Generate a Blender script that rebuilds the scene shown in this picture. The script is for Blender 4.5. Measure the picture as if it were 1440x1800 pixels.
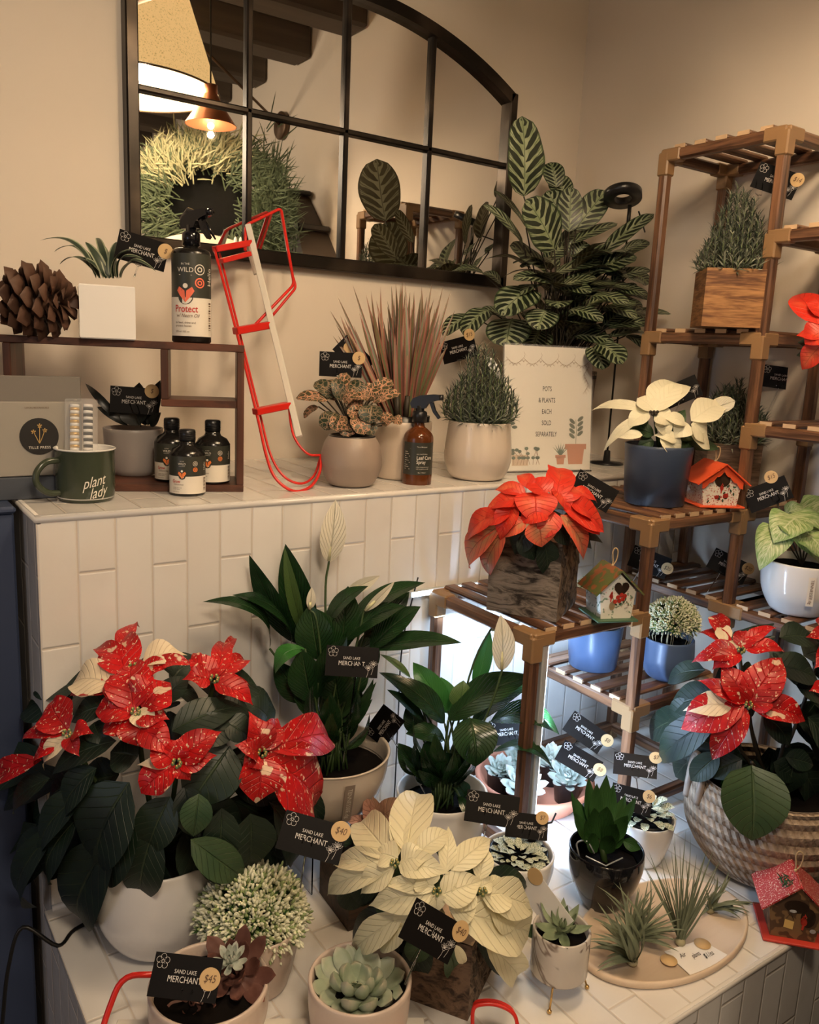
import bpy, math, random
from mathutils import Vector as V, Matrix
sc = bpy.context.scene
for o in list(bpy.data.objects): bpy.data.objects.remove(o)
COL = sc.collection
pi = math.pi
def rad(a): return math.radians(a)

# ---------------------------------------------------------------- camera
F = 1464.2
PIT, ROL, YAW = rad(11.056), rad(2.639), rad(54.919)
fw = V((math.cos(YAW)*math.cos(PIT), math.sin(YAW)*math.cos(PIT), -math.sin(PIT)))
rt0 = fw.cross(V((0, 0, 1))).normalized(); up0 = rt0.cross(fw)
RT = rt0*math.cos(ROL)+up0*math.sin(ROL); UP = up0*math.cos(ROL)-rt0*math.sin(ROL); BK = -fw
CAM = V((0, 0, 1.45))
cd = bpy.data.cameras.new('camera'); cam = bpy.data.objects.new('camera', cd); COL.objects.link(cam)
cam.matrix_world = Matrix(((RT.x, UP.x, BK.x, CAM.x), (RT.y, UP.y, BK.y, CAM.y), (RT.z, UP.z, BK.z, CAM.z), (0, 0, 0, 1)))
cd.sensor_fit = 'VERTICAL'; cd.sensor_height = 24; cd.lens = F/1800*24; cd.clip_start = .02
sc.camera = cam
# ---------------------------------------------------------------- light
w = bpy.data.worlds.new('world'); sc.world = w; w.use_nodes = True
w.node_tree.nodes['Background'].inputs[0].default_value = (1, .86, .7, 1)
w.node_tree.nodes['Background'].inputs[1].default_value = .25
sc.view_settings.view_transform = 'Standard'; sc.view_settings.look = 'None'
sc.view_settings.gamma = 1; sc.view_settings.use_curve_mapping = False
sc.view_settings.exposure = 0.55
def lamp(name, kind, loc, e, col, size=.1, rot=None, sy=None):
    l = bpy.data.lights.new(name, kind); l.energy = e; l.color = col
    if kind == 'AREA':
        l.size = size
        if sy: l.shape = 'RECTANGLE'; l.size_y = sy
    else: l.shadow_soft_size = size
    o = bpy.data.objects.new(name, l); COL.objects.link(o); o.location = loc
    if rot: o.rotation_euler = rot
    return o
SHADE = V((.92, .62, 2.30))
lamp('shade_bulb_light', 'POINT', SHADE+V((0, 0, .06)), 20, (1, .74, .48), .07)
lamp('warm_fill_light', 'POINT', (.15, -.15, 2.35), 34, (1, .80, .58), .15)  # added warm fill for the general room light; no fixture hangs here
lamp('far_warm_fill_light', 'AREA', (.4, -2.4, 2.62), 22, (1, .78, .56), .7)  # second unseen warm fill, added farther back in the room
lamp('pendant_bulb_light', 'POINT', (1.12, .85, 2.125), 1.8, (1, .72, .42), .010)
lamp('left_cool_fill_light', 'AREA', (-1.9, .35, 1.25), 3, (.58, .74, 1), 1.0, (rad(90), 0, rad(-90)))  # weak bluish fill added from the left; there is no window
# cool plant-growing light bars on the stand (their glow; the fixtures are built further down)
lamp('grow_bar_light', 'AREA', (1.066, 1.035, .70), 2.3, (.50, .70, 1), .012, (rad(90), 0, rad(-65)), .40)
lamp('shelf_strip_light', 'AREA', (1.25, 1.318, .908), 1.5, (.52, .73, 1), .50, (rad(-18), 0, 0), .012)

# ---------------------------------------------------------------- pixel -> place
def ray(px, py): return RT*((px-720)/F)+UP*(-(py-900)/F)+fw
def at(px, py, X=None, Y=None, Z=None, D=None):
    d = ray(px, py)
    if X is not None: t = (X-CAM.x)/d.x
    elif Y is not None: t = (Y-CAM.y)/d.y
    elif Z is not None: t = (Z-CAM.z)/d.z
    else: t = D
    return CAM+d*t
def depth(p): return (V(p)-CAM).dot(fw)
def foot(px, py, z, r):
    p = at(px, py, Z=z); h = V((fw.x, fw.y, 0)); d = V((p.x, p.y, 0)).normalized(); return V((p.x+d.x*r, p.y+d.y*r, z))
ZU, ZL, YW, XR, YF, YL = 1.17, .4875, 1.864, 1.848, 1.361, .636

# ---------------------------------------------------------------- mesh helpers
class MB:
    def __init__(s): s.v = []; s.f = []; s.uv = []; s.m = []; s.sm = []; s.mats = []; s.cur = 0; s.smooth = True
    def mat(s, name):
        if name not in s.mats: s.mats.append(name)
        s.cur = s.mats.index(name); return s
    def face(s, idx, uv=None, sm=None):
        s.f.append(idx); s.uv.append(uv or [(0, 0)]*len(idx)); s.m.append(s.cur); s.sm.append(s.smooth if sm is None else sm)
    def grid(s, rows, closed=False, uvf=None, sm=True, flip=False):
        b = len(s.v); n = len(rows[0])
        for r in rows: s.v += [tuple(p) for p in r]
        m = len(rows)
        for i in range(m-1):
            for j in range(n if closed else n-1):
                k = (j+1) % n
                q = [b+i*n+j, b+i*n+k, b+(i+1)*n+k, b+(i+1)*n+j]
                d = (n if closed else n-1)
                u = [(j/d, i/(m-1)), ((j+1)/d, i/(m-1)), ((j+1)/d, (i+1)/(m-1)), (j/d, (i+1)/(m-1))]
                if flip: q.reverse(); u.reverse()
                s.face(q, u, sm)
    def box(s, c, size, M=None, bev=0):
        x, y, z = size[0]/2, size[1]/2, size[2]/2; c = V(c)
        if bev <= 0:
            P = [V((a*x, b*y, d*z)) for a in (-1, 1) for b in (-1, 1) for d in (-1, 1)]
            idx = [(0, 1, 3, 2), (4, 6, 7, 5), (0, 4, 5, 1), (2, 3, 7, 6), (0, 2, 6, 4), (1, 5, 7, 3)]
            b0 = len(s.v)
            for p in P: s.v.append(tuple((M @ p if M else p)+c))
            for q in idx: s.face([b0+k for k in q], [(0, 0), (1, 0), (1, 1), (0, 1)], False)
            return
        # chamfered box: octagonal-section in all axes
        e = min(bev, x*.98, y*.98, z*.98); pts = []
        b0 = len(s.v); ids = {}
        for a in (-1, 1):
            for b in (-1, 1):
                for d in (-1, 1):
                    for k in range(3):
                        p = V((a*(x-(e if k != 0 else 0)), b*(y-(e if k != 1 else 0)), d*(z-(e if k != 2 else 0))))
                        ids[(a, b, d, k)] = len(s.v); s.v.append(tuple((M @ p if M else p)+c))
        def fc(l): s.face(l, [(0, 0)]*len(l), False)
        for a in (-1, 1):
            fc([ids[(a, b, d, 0)] for b, d in ((-1, -1), (1, -1), (1, 1), (-1, 1))][::a])
            fc([ids[(b, a, d, 1)] for b, d in ((-1, -1), (1, -1), (1, 1), (-1, 1))][::-a])
            fc([ids[(b, d, a, 2)] for b, d in ((-1, -1), (1, -1), (1, 1), (-1, 1))][::a])
        for a in (-1, 1):
            for b in (-1, 1):
                sg = a*b
                fc([ids[(a, b, -1, 0)], ids[(a, b, 1, 0)], ids[(a, b, 1, 1)], ids[(a, b, -1, 1)]][::-sg])
                fc([ids[(a, -1, b, 0)], ids[(a, 1, b, 0)], ids[(a, 1, b, 2)], ids[(a, -1, b, 2)]][::sg])
                fc([ids[(-1, a, b, 1)], ids[(1, a, b, 1)], ids[(1, a, b, 2)], ids[(-1, a, b, 2)]][::-sg])
                for d in (-1, 1): fc([ids[(a, b, d, 0)], ids[(a, b, d, 1)], ids[(a, b, d, 2)]][::a*b*d])
    def bar(s, a, b, wd, th, upv=V((0, 0, 1)), bev=.002):
        a, b = V(a), V(b); d = (b-a); L = d.length; d.normalize(); sd = d.cross(upv)
        if sd.length < 1e-4: sd = d.cross(V((1, 0, 0)))
        sd.normalize(); u = sd.cross(d)
        M = Matrix((d, sd, u)).transposed(); s.box((a+b)/2, (L, wd, th), M, bev)
    def tube(s, pts, r, seg=8, cap=True, closed=False):
        pts = [V(p) for p in pts]; n = len(pts); rows = []; prev = None
        for i, p in enumerate(pts):
            if closed: t = (pts[(i+1) % n]-pts[i-1])
            else: t = pts[min(i+1, n-1)]-pts[max(i-1, 0)]
            if t.length < 1e-9: t = V((0, 0, 1))
            t.normalize()
            if prev is None:
                a = t.cross(V((0, 0, 1)));
                if a.length < .05: a = t.cross(V((1, 0, 0)))
            else: a = prev-t*prev.dot(t)
            a.normalize(); prev = a; b = t.cross(a)
            rr = r[i] if isinstance(r, (list, tuple)) else r
            rows.append([p+a*rr*math.cos(2*pi*k/seg)+b*rr*math.sin(2*pi*k/seg) for k in range(seg)])
        if closed: rows.append(rows[0])
        s.grid(rows, closed=True)
        if cap and not closed:
            b0 = len(s.v)-n*seg
            s.face([b0+k for k in range(seg)][::-1]); s.face([b0+(n-1)*seg+k for k in range(seg)])
    def lathe(s, prof, c=(0, 0, 0), seg=48, M=None, flat=()):
        c = V(c); rows = []
        for (r, z) in prof:
            row = []
            for k in range(seg):
                p = V((r*math.cos(2*pi*k/seg), r*math.sin(2*pi*k/seg), z))
                row.append((M @ p if M else p)+c)
            rows.append(row)
        s.grid(rows, closed=True)
    def disc(s, c, r, n=V((0, 0, 1)), seg=32, rough=0):
        c = V(c); n = V(n).normalized(); a = n.cross(V((0, 0, 1)))
        if a.length < .05: a = n.cross(V((0, 1, 0)))
        a.normalize(); b = n.cross(a); b0 = len(s.v); s.v.append(tuple(c))
        for k in range(seg): s.v.append(tuple(c+a*r*math.cos(2*pi*k/seg)+b*r*math.sin(2*pi*k/seg)))
        for k in range(seg): s.face([b0, b0+1+k, b0+1+(k+1) % seg], [(.5, .5), (.5+.5*math.cos(2*pi*k/seg), .5+.5*math.sin(2*pi*k/seg)), (.5+.5*math.cos(2*pi*(k+1)/seg), .5+.5*math.sin(2*pi*(k+1)/seg))])
    def blob(s, c, r, M=None, seg=8, rings=5, sc3=(1, 1, 1)):
        c = V(c); rows = []
        for i in range(rings+1):
            th = pi*i/rings; row = []
            for k in range(seg):
                p = V((r*sc3[0]*math.sin(th)*math.cos(2*pi*k/seg), r*sc3[1]*math.sin(th)*math.sin(2*pi*k/seg), -r*sc3[2]*math.cos(th)))
                row.append((M @ p if M else p)+c)
            rows.append(row)
        s.grid(rows, closed=True)
    def poly(s, pts, uv=None):
        b = len(s.v); s.v += [tuple(p) for p in pts]; s.face(list(range(b, b+len(pts))), uv, False)
    def prism(s, pts2, fn, th):
        """pts2 polygon in (x,y); fn(x,y,z) -> world; extruded 0..th"""
        b = len(s.v); n = len(pts2)
        for z in (0, th):
            for (x, y) in pts2: s.v.append(tuple(fn(x, y, z)))
        s.face([b+k for k in range(n)][::-1], None, False); s.face([b+n+k for k in range(n)], None, False)
        for k in range(n): s.face([b+k, b+(k+1) % n, b+n+(k+1) % n, b+n+k], None, False)
    def stroke(s, pts2, wd, fn, closed=False, z=.0004):
        n = len(pts2); L = []; R = []
        for i in range(n):
            a = pts2[i-1] if (i > 0 or closed) else pts2[0]; b = pts2[(i+1) % n] if (i < n-1 or closed) else pts2[-1]
            dx, dy = b[0]-a[0], b[1]-a[1]; q = math.hypot(dx, dy) or 1
            nx, ny = -dy/q*wd/2, dx/q*wd/2
            L.append(fn(pts2[i][0]+nx, pts2[i][1]+ny, z)); R.append(fn(pts2[i][0]-nx, pts2[i][1]-ny, z))
        if closed: L.append(L[0]); R.append(R[0])
        s.grid([R, L], sm=False)
    def text(s, body, size, fn, x=0, y=0, align='CENTER', sx=1, z=.0005, shear=0, sp=1, bold=0):
        vs, fs = glyphs(body, align, shear, sp, bold); b = len(s.v)
        for (a, c) in vs: s.v.append(tuple(fn(x+a*size*sx, y+c*size, z)))
        for f in fs: s.face([b+k for k in f], None, False)
    def leaf(s, a, b, wd, n, bend=.12, fold=.18, wave=.0, prof='ovate', seg=10, nu=4, curl=0, freq=9, thick=0, twist=0):
        a, b = V(a), V(b); d = b-a; L = d.length
        if L < 1e-6: return
        n = V(n); t0 = d/L; n = n-t0*n.dot(t0)
        if n.length < 1e-3: n = t0.orthogonal()
        n.normalize(); ph = (abs(a.x*37.1+b.y*91.7+b.z*53.3)) % 6.28; rows = []; under = []
        fp = PROF[prof]
        for i in range(seg+1):
            t = i/seg
            c = a+d*t+n*(bend*L*4*t*(1-t)+curl*L*t*t*t)
            tg = (d+n*(bend*L*4*(1-2*t)+curl*L*3*t*t)).normalized()
            nn = (n-tg*n.dot(tg)).normalized(); sd = tg.cross(nn)
            if twist:
                ca, sa = math.cos(twist*t), math.sin(twist*t); sd, nn = sd*ca+nn*sa, nn*ca-sd*sa
            hw = wd/2*fp(t); row = []; ur = []
            for j in range(nu+1):
                u = -1+2*j/nu
                off = fold*hw*abs(u)
                if wave: off += wave*wd*.5*u*u*math.sin(t*freq+ph+(1.9 if u > 0 else 0))*math.sin(pi*min(1, t*1.05))
                if thick:
                    q = math.sqrt(max(0, 1-u*u)); th = thick*fp(t)*wd
                    row.append(c+sd*hw*u+nn*(off+th*q*.35)); ur.append(c+sd*hw*u+nn*(off-th*q))
                else: row.append(c+sd*hw*u+nn*off)
            rows.append(row); under.append(ur)
        s.grid(rows)
        if thick: s.grid(under, flip=True)
def _nf(a, b):
    m = a/(a+b); k = (m**a)*((1-m)**b)
    return lambda t: max(.0, (max(t, 0)**a)*((max(0, 1-t))**b)/k)
PROF = {'ovate': _nf(.55, .85), 'bract': _nf(.74, 1.18), 'star': _nf(.80, 1.55), 'lance': _nf(.8, 1.0), 'ellip': _nf(.5, .5), 'round': _nf(.4, .38),
        'linear': lambda t: min(1, .55+t*2)*(1-t)**.55, 'blade': lambda t: (min(1, .8+t))*(1-t**2.2)**.8, 'obov': _nf(.9, .38), 'spade': _nf(.28, .95), 'strap': _nf(.35, .6),
        'succ': lambda t: (.35+.65*math.sin(min(1, t*1.25)*pi/2)**1.5)*(1-t**5)**.6}
_gc = {}
def glyphs(body, align='CENTER', shear=0, sp=1, bold=0):
    k = (body, align, shear, sp, bold)
    if k not in _gc:
        c = bpy.data.curves.new('lettering', 'FONT'); c.body = body; c.align_x = align; c.align_y = 'CENTER'; c.size = 1; c.shear = shear
        c.space_character = sp; c.resolution_u = 3; c.offset = bold
        o = bpy.data.objects.new('lettering', c); COL.objects.link(o)
        dg = bpy.context.evaluated_depsgraph_get(); e = o.evaluated_get(dg); me = e.to_mesh()
        _gc[k] = ([(v.co.x, v.co.y) for v in me.vertices], [tuple(p.vertices) for p in me.polygons])
        e.to_mesh_clear(); bpy.data.objects.remove(o); bpy.data.curves.remove(c)
    return _gc[k]
def plane_fn(o, x, y):
    o, x, y = V(o), V(x).normalized(), V(y).normalized(); z = x.cross(y)
    return lambda a, b, c=0: o+x*a+y*b+z*c
def cyl_fn(c, r, a0):
    """wraps x round a vertical cylinder; a0 = world angle of the centre line"""
    c = V(c)
    def f(x, y, z=0):
        a = a0+x/r; return V((c.x+(r+z)*math.cos(a), c.y+(r+z)*math.sin(a), c.z+y))
    return f
def facing(c): return math.atan2(CAM.y-c[1], CAM.x-c[0])

def smooth_prof3(pts, n=6):
    P = [V(pts[0])]+[V(p) for p in pts]+[V(pts[-1])]; o = []
    for i in range(1, len(P)-2):
        for k in range(n):
            t_ = k/n; o.append(.5*((2*P[i])+(-P[i-1]+P[i+1])*t_+(2*P[i-1]-5*P[i]+4*P[i+1]-P[i+2])*t_*t_+(-P[i-1]+3*P[i]-3*P[i+1]+P[i+2])*t_**3))
    o.append(P[-2]); return o
# ---------------------------------------------------------------- objects
WM = {}
def thing(name, label, cat, loc=(0, 0, 0), group=None, rotz=0):
    o = bpy.data.objects.new(name, None); COL.objects.link(o); o.empty_display_size = .02
    o.location = loc; o.rotation_euler = (0, 0, rotz); o['label'] = label; o['category'] = cat
    if group: o['group'] = group
    WM[o.name] = Matrix.Translation(V(loc)) @ Matrix.Rotation(rotz, 4, 'Z')
    return o
def link(name, mb, parent=None, label=None, origin=None):
    me = bpy.data.meshes.new(name)
    base = WM[parent.name] if parent else (Matrix.Translation(V(origin)) if origin is not None else Matrix())
    inv = base.inverted()
    me.from_pydata([tuple(inv @ V(p)) for p in mb.v], [], mb.f)
    for m in mb.mats: me.materials.append(MAT(m))
    me.polygons.foreach_set('material_index', mb.m); me.polygons.foreach_set('use_smooth', mb.sm)
    uvl = me.uv_layers.new(name='UVMap'); flat = []
    for u in mb.uv:
        for q in u: flat += [q[0], q[1]]
    uvl.data.foreach_set('uv', flat); me.update()
    o = bpy.data.objects.new(name, me); COL.objects.link(o)
    if parent: o.parent = parent
    elif origin is not None: o.location = V(origin)
    WM[o.name] = base
    if label: o['label'] = label
    return o
def single(name, mb, label, cat, origin=None, group=None):
    if origin is None:
        n = len(mb.v); origin = (sum(p[0] for p in mb.v)/n, sum(p[1] for p in mb.v)/n, min(p[2] for p in mb.v))
    o = link(name, mb, None, None, origin); o['label'] = label; o['category'] = cat
    if group: o['group'] = group
    return o
def struct(name, mb): o = link(name, mb); o['kind'] = 'structure'; return o
def copy_tree(o, parent=None):
    c = o.copy(); COL.objects.link(c); c.parent = parent
    for ch in o.children: copy_tree(ch, c)
    return c

# ---------------------------------------------------------------- materials
_mats = {}; MDEF = {}
def MAT(name):
    if name not in _mats: _mats[name] = MDEF[name](name)
    return _mats[name]
class S:
    def __init__(s, nt, k): s.nt = nt; s.k = k
    def op(s, o, b=None, c=None, rev=False):
        n = s.nt.nodes.new('ShaderNodeMath'); n.operation = o
        for i, x in enumerate((s, b, c)):
            if x is None: continue
            if isinstance(x, S): s.nt.links.new(x.k, n.inputs[i])
            else: n.inputs[i].default_value = x
        return S(s.nt, n.outputs[0])
    def __add__(s, b): return s.op('ADD', b)
    def __sub__(s, b): return s.op('SUBTRACT', b)
    def __mul__(s, b): return s.op('MULTIPLY', b)
    def abs(s): return s.op('ABSOLUTE')
    def fr(s): return s.op('FRACT')
    def fl(s): return s.op('FLOOR')
    def lt(s, b): return s.op('LESS_THAN', b)
    def gt(s, b): return s.op('GREATER_THAN', b)
    def mn(s, b): return s.op('MINIMUM', b)
    def mx(s, b): return s.op('MAXIMUM', b)
    def inv(s): return s.op('MULTIPLY_ADD', -1., 1.)
    def sin(s): return s.op('SINE')
    def ss(s, a, b, c=0., d=1.):
        n = s.nt.nodes.new('ShaderNodeMapRange'); n.interpolation_type = 'SMOOTHSTEP'
        s.nt.links.new(s.k, n.inputs[0]); n.inputs[1].default_value = a; n.inputs[2].default_value = b; n.inputs[3].default_value = c; n.inputs[4].default_value = d
        return S(s.nt, n.outputs[0])
class MK:
    def __init__(s, name, col=(.8, .8, .8), rough=.5, **kw):
        s.m = bpy.data.materials.new(name); s.m.use_nodes = True; s.nt = s.m.node_tree; s.p = s.nt.nodes['Principled BSDF']
        s.p.inputs['Base Color'].default_value = (*col, 1); s.p.inputs['Roughness'].default_value = rough
        for k, v in kw.items(): s.p.inputs[k.replace('_', ' ')].default_value = v
    def new(s, t, **kw):
        n = s.nt.nodes.new('ShaderNode'+t)
        for k, v in kw.items(): setattr(n, k, v)
        return n
    def uv(s):
        n = s.new('UVMap'); x = s.new('SeparateXYZ'); s.nt.links.new(n.outputs[0], x.inputs[0]); return S(s.nt, x.outputs[0]), S(s.nt, x.outputs[1]), n.outputs[0]
    def obj(s):
        n = s.new('TexCoord'); x = s.new('SeparateXYZ'); s.nt.links.new(n.outputs['Object'], x.inputs[0]); return [S(s.nt, x.outputs[i]) for i in range(3)]+[n.outputs['Object']]
    def comb(s, a, b, c=0):
        n = s.new('CombineXYZ')
        for i, x in enumerate((a, b, c)):
            if isinstance(x, S): s.nt.links.new(x.k, n.inputs[i])
            else: n.inputs[i].default_value = x
        return n.outputs[0]
    def noise(s, vec=None, scale=5, detail=3, rough=.5, dist=0):
        n = s.new('TexNoise'); n.inputs['Scale'].default_value = scale; n.inputs['Detail'].default_value = detail
        n.inputs['Roughness'].default_value = rough; n.inputs['Distortion'].default_value = dist
        if vec is None: vec = s.new('TexCoord').outputs['Object']
        s.nt.links.new(vec, n.inputs['Vector']); return S(s.nt, n.outputs[0])
    def vor(s, vec, scale, feature='F1'):
        n = s.new('TexVoronoi'); n.feature = feature; n.inputs['Scale'].default_value = scale; s.nt.links.new(vec, n.inputs['Vector']); return S(s.nt, n.outputs['Distance'])
    def white(s, vec):
        n = s.new('TexWhiteNoise'); s.nt.links.new(vec, n.inputs['Vector']); return S(s.nt, n.outputs['Value'])
    def mix(s, f, a, b):
        n = s.new('Mix', data_type='RGBA')
        if isinstance(f, S): s.nt.links.new(f.k, n.inputs[0])
        else: n.inputs[0].default_value = f
        for i, x in ((6, a), (7, b)):
            if isinstance(x, tuple): n.inputs[i].default_value = (*x, 1)
            else: s.nt.links.new(x, n.inputs[i])
        return n.outputs[2]
    def col(s, o): s.nt.links.new(o, s.p.inputs['Base Color']); return s
    def bump(s, h, st=.3, dist=.002):
        n = s.new('Bump'); n.inputs['Strength'].default_value = st; n.inputs['Distance'].default_value = dist
        s.nt.links.new(h.k, n.inputs['Height']); s.nt.links.new(n.outputs[0], s.p.inputs['Normal']); return s
def plain(name, col, rough=.5, **kw): MDEF[name] = lambda n: MK(n, col, rough, **kw).m
def leafmat(name, base, vein, N=9, slope=.45, vw=.10, rough=.4, bump=.5, var=None, back=None, trans=.0, veincol=.5):
    def f(n):
        m = MK(n, base, rough); u, v, _ = m.uv(); wv = (u-.5).abs()*2.
        ph = ((v-wv*slope*.45)*float(N)).fr(); d = (ph-.5).abs()*2.
        vn = d.ss(1-vw*2.2, 1.0); mid = wv.ss(.0, .07, 1, 0); ve = vn.mx(mid)
        c = m.mix(ve*veincol, base, vein)
        nz = m.noise(scale=14)
        if var: c = m.mix(nz.ss(.42, .68), c, var) if not isinstance(var, str) else c
        if back:
            g = m.new('NewGeometry'); mx = m.new('Mix', data_type='RGBA'); m.nt.links.new(g.outputs['Backfacing'], mx.inputs[0])
            m.nt.links.new(c, mx.inputs[6]); mx.inputs[7].default_value = (*back, 1); c = mx.outputs[2]
        m.col(c); m.bump(ve.inv()*1.+nz*.3, bump, .003)
        return translucent(m, c, trans)
    MDEF[name] = f
def translucent(m, c, amt):
    if amt > 0:
        t = m.new('BsdfTranslucent'); m.nt.links.new(c, t.inputs[0]); a = m.new('MixShader'); a.inputs[0].default_value = amt
        out = m.nt.nodes['Material Output']; m.nt.links.new(m.p.outputs[0], a.inputs[1]); m.nt.links.new(t.outputs[0], a.inputs[2]); m.nt.links.new(a.outputs[0], out.inputs[0])
    return m.m
def tilemat(name, ax, ay, off, x0, y0, sgn=-1):
    """long glazed tiles, columns .0602 wide, joints every .2505, two alternating offsets"""
    def f(n):
        m = MK(n, (.8, .77, .72), .16); X, Y, Z, _ = m.obj(); D = {'x': X, 'y': Y, 'z': Z}
        cx = (D[ax]-x0)*(1/.0602); ci = cx.fl(); odd = (ci*.5).fr()*2.
        ry = (D[ay]-y0)*(sgn/.2505)-odd*((.0985-.218)/.2505)-(.218/.2505)
        ri = ry.fl(); fx = (cx.fr()-.5).abs(); fy = (ry.fr()-.5).abs()
        g = fx.gt(.5-.022).mx(fy.gt(.5-.006)); gs = fx.ss(.44, .49).mx(fy.ss(.485, .497))
        rn = m.white(m.comb(ci, ri, 0)); nz = m.noise(scale=9, detail=2); nz2 = m.noise(scale=38, detail=2)
        c = m.mix(rn, (.75, .725, .685), (.84, .82, .785)); c = m.mix(nz.ss(.4, .75)*.5, c, (.71, .665, .615))
        c = m.mix(g, c, (.62, .56, .49)); m.col(c)
        m.bump(gs*-1.4+nz*.9+nz2*.25+rn*.12, .35, .004)
        r = g*.6+.13; m.nt.links.new(r.k, m.p.inputs['Roughness'])
        return m.m
    MDEF[name] = f
tilemat('tile_front', 'x', 'z', 0, .25, ZU); tilemat('tile_side', 'y', 'z', 0, .05, ZU); tilemat('tile_top', 'x', 'y', 0, .238, 1.30)
def _wall(n):
    m = MK(n, (.72, .66, .585), .75); nz = m.noise(scale=2.2, detail=4); n2 = m.noise(scale=60, detail=3)
    m.col(m.mix(nz, (.70, .62, .52), (.76, .68, .58))); m.bump(nz*1.+n2*.12, .25, .006); return m.m
MDEF['plaster'] = _wall
def woodmat(name, c1, c2, axis=0, sc=30, rough=.5, ln=1.0, bump=.3):
    def f(n):
        m = MK(n, c1, rough); X = m.obj(); k = [sc, sc, sc] if axis != 'h' else [sc*.1, sc*.1, sc]
        if axis != 'h': k[axis] = sc*.06
        v = m.comb(X[0]*k[0], X[1]*k[1], X[2]*k[2]); a = m.noise(v, ln, 5, .6, .6); b = m.noise(v, ln*4, 3)
        h = a*.75+b*.25; m.col(m.mix(h.ss(.36, .64), c1, c2)); m.bump(h, bump, .002); return m.m
    MDEF[name] = f
woodmat('dark_frame_wood', (.045, .015, .008), (.12, .04, .02), 0, 30, .45)
woodmat('dark_frame_wood_up', (.045, .015, .008), (.12, .04, .02), 2, 30, .45)
for i, a in enumerate('xyz'):
    woodmat('stand_wood_'+a, (.05, .02, .010), (.22, .105, .052), i, 55, .38)
plain('connector', (.27, .155, .070), .42)
plain('slat_end', (.58, .40, .24), .6)
woodmat('burnt_pine', (.11, .038, .010), (.44, .22, .08), 'h', 75, .5); woodmat('grey_pine', (.06, .035, .022), (.24, .155, .10), 'h', 85, .6)
woodmat('walnut_block', (.025, .013, .008), (.10, .055, .033), 0, 40, .6)
woodmat('pale_tray', (.62, .47, .33), (.72, .58, .43), 0, 12, .6, 1, .1)
woodmat('beam_wood', (.055, .04, .028), (.085, .062, .043), 0, 8, .7)
plain('ceiling_paint', (.42, .34, .25), .8); plain('floor_mat', (.10, .08, .06), .6)
plain('navy_paint', (.040, .058, .115), .5); plain('black_metal', (.02, .018, .016), .35, Metallic=.6)
MDEF['frame_metal'] = lambda n: (lambda m: (m.col(m.mix(m.noise(scale=6).ss(.45, .7), (.022, .018, .015), (.085, .065, .05))), m.m)[1])(MK(n, (.03, .026, .022), .32, Metallic=.75))
plain('mirror_glass', (.86, .85, .82), .012, Metallic=1.0)
plain('clear_plastic', (.95, .97, 1), .04, Transmission_Weight=1.0, IOR=1.2)
plain('thin_clear', (1, 1, 1), .05, Alpha=.16, Specular_IOR_Level=.8)
plain('white_ceramic', (.80, .78, .75), .12); plain('cream_ceramic', (.66, .57, .47), .14); plain('taupe_ceramic', (.33, .26, .21), .42); plain('grey_ceramic', (.40, .36, .34), .35)
plain('cream_matte', (.60, .50, .40), .35); plain('blush_ceramic', (.62, .50, .42), .25); plain('navy_pot', (.045, .065, .115), .38); plain('blue_pot', (.085, .135, .255), .32)
plain('black_gloss', (.008, .008, .010), .06); plain('black_plastic', (.012, .012, .013), .3); plain('soil', (.006, .0045, .004), .98, Specular_IOR_Level=.1)
plain('enamel_green', (.050, .062, .040), .16); plain('enamel_white', (.82, .80, .76), .2); plain('ink_black', (.008, .007, .007), .6); plain('card_black', (.0045, .0035, .0035), .5, Specular_IOR_Level=.18)
plain('card_white', (.86, .83, .79), .5); plain('ink_silver', (.70, .66, .62), .45); plain('ink_white', (.85, .83, .8), .5); plain('ink_red', (.55, .03, .02), .5); plain('ink_coral', (.85, .17, .09), .5)
plain('ink_orange', (.85, .22, .05), .5); plain('ink_gold', (.72, .48, .18), .35, Metallic=.5); plain('ink_brown', (.12, .06, .03), .6)
plain('label_cream', (.80, .74, .64), .45); plain('label_green', (.035, .037, .028), .4); plain('bottle_dark', (.012, .011, .010), .18)
plain('sticker_wood', (.62, .42, .20), .6); plain('red_enamel', (.62, .02, .012), .32); plain('white_slat', (.72, .68, .60), .6)
plain('box_grey', (.17, .155, .135), .6); plain('box_grey_light', (.30, .28, .245), .55); plain('box_blue', (.055, .065, .085), .6)
plain('sign_paper', (.86, .82, .73), .5); plain('vine_ink', (.30, .20, .12), .7); plain('art_terracotta', (.55, .22, .11), .6); plain('art_green', (.13, .20, .14), .6); plain('art_sage', (.22, .26, .18), .6)
plain('terracotta', (.52, .20, .12), .7); plain('led_alu', (.62, .66, .68), .35, Metallic=.5)
MDEF['led_glow'] = lambda n: MK(n, (1, 1, 1), .5, Emission_Color=(.72, .88, 1, 1), Emission_Strength=6.0).m
MDEF['bulb_glow'] = lambda n: MK(n, (1, 1, 1), .5, Emission_Color=(1, .8, .5, 1), Emission_Strength=25.0).m
MDEF['shade_inner'] = lambda n: MK(n, (.9, .85, .75), .8, Emission_Color=(1, .80, .48, 1), Emission_Strength=1.1).m
def _shade(n):
    m = MK(n, (.75, .55, .3), .9); nz = m.noise(scale=220, detail=2)
    c = m.mix(nz.ss(.55, .7), (.66, .42, .17), (.42, .25, .08)); m.col(c); m.nt.links.new(c, m.p.inputs['Emission Color']); m.p.inputs['Emission Strength'].default_value = .75
    return m.m
MDEF['shade_fabric'] = _shade
plain('copper', (.42, .16, .08), .35, Metallic=.7); plain('bronze', (.12, .075, .045), .4, Metallic=.6)
def _amber(n):
    m = MK(n, (.16, .045, .012), .08); m.p.inputs['Transmission Weight'].default_value = .35; return m.m
MDEF['amber_glass'] = _amber
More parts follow.
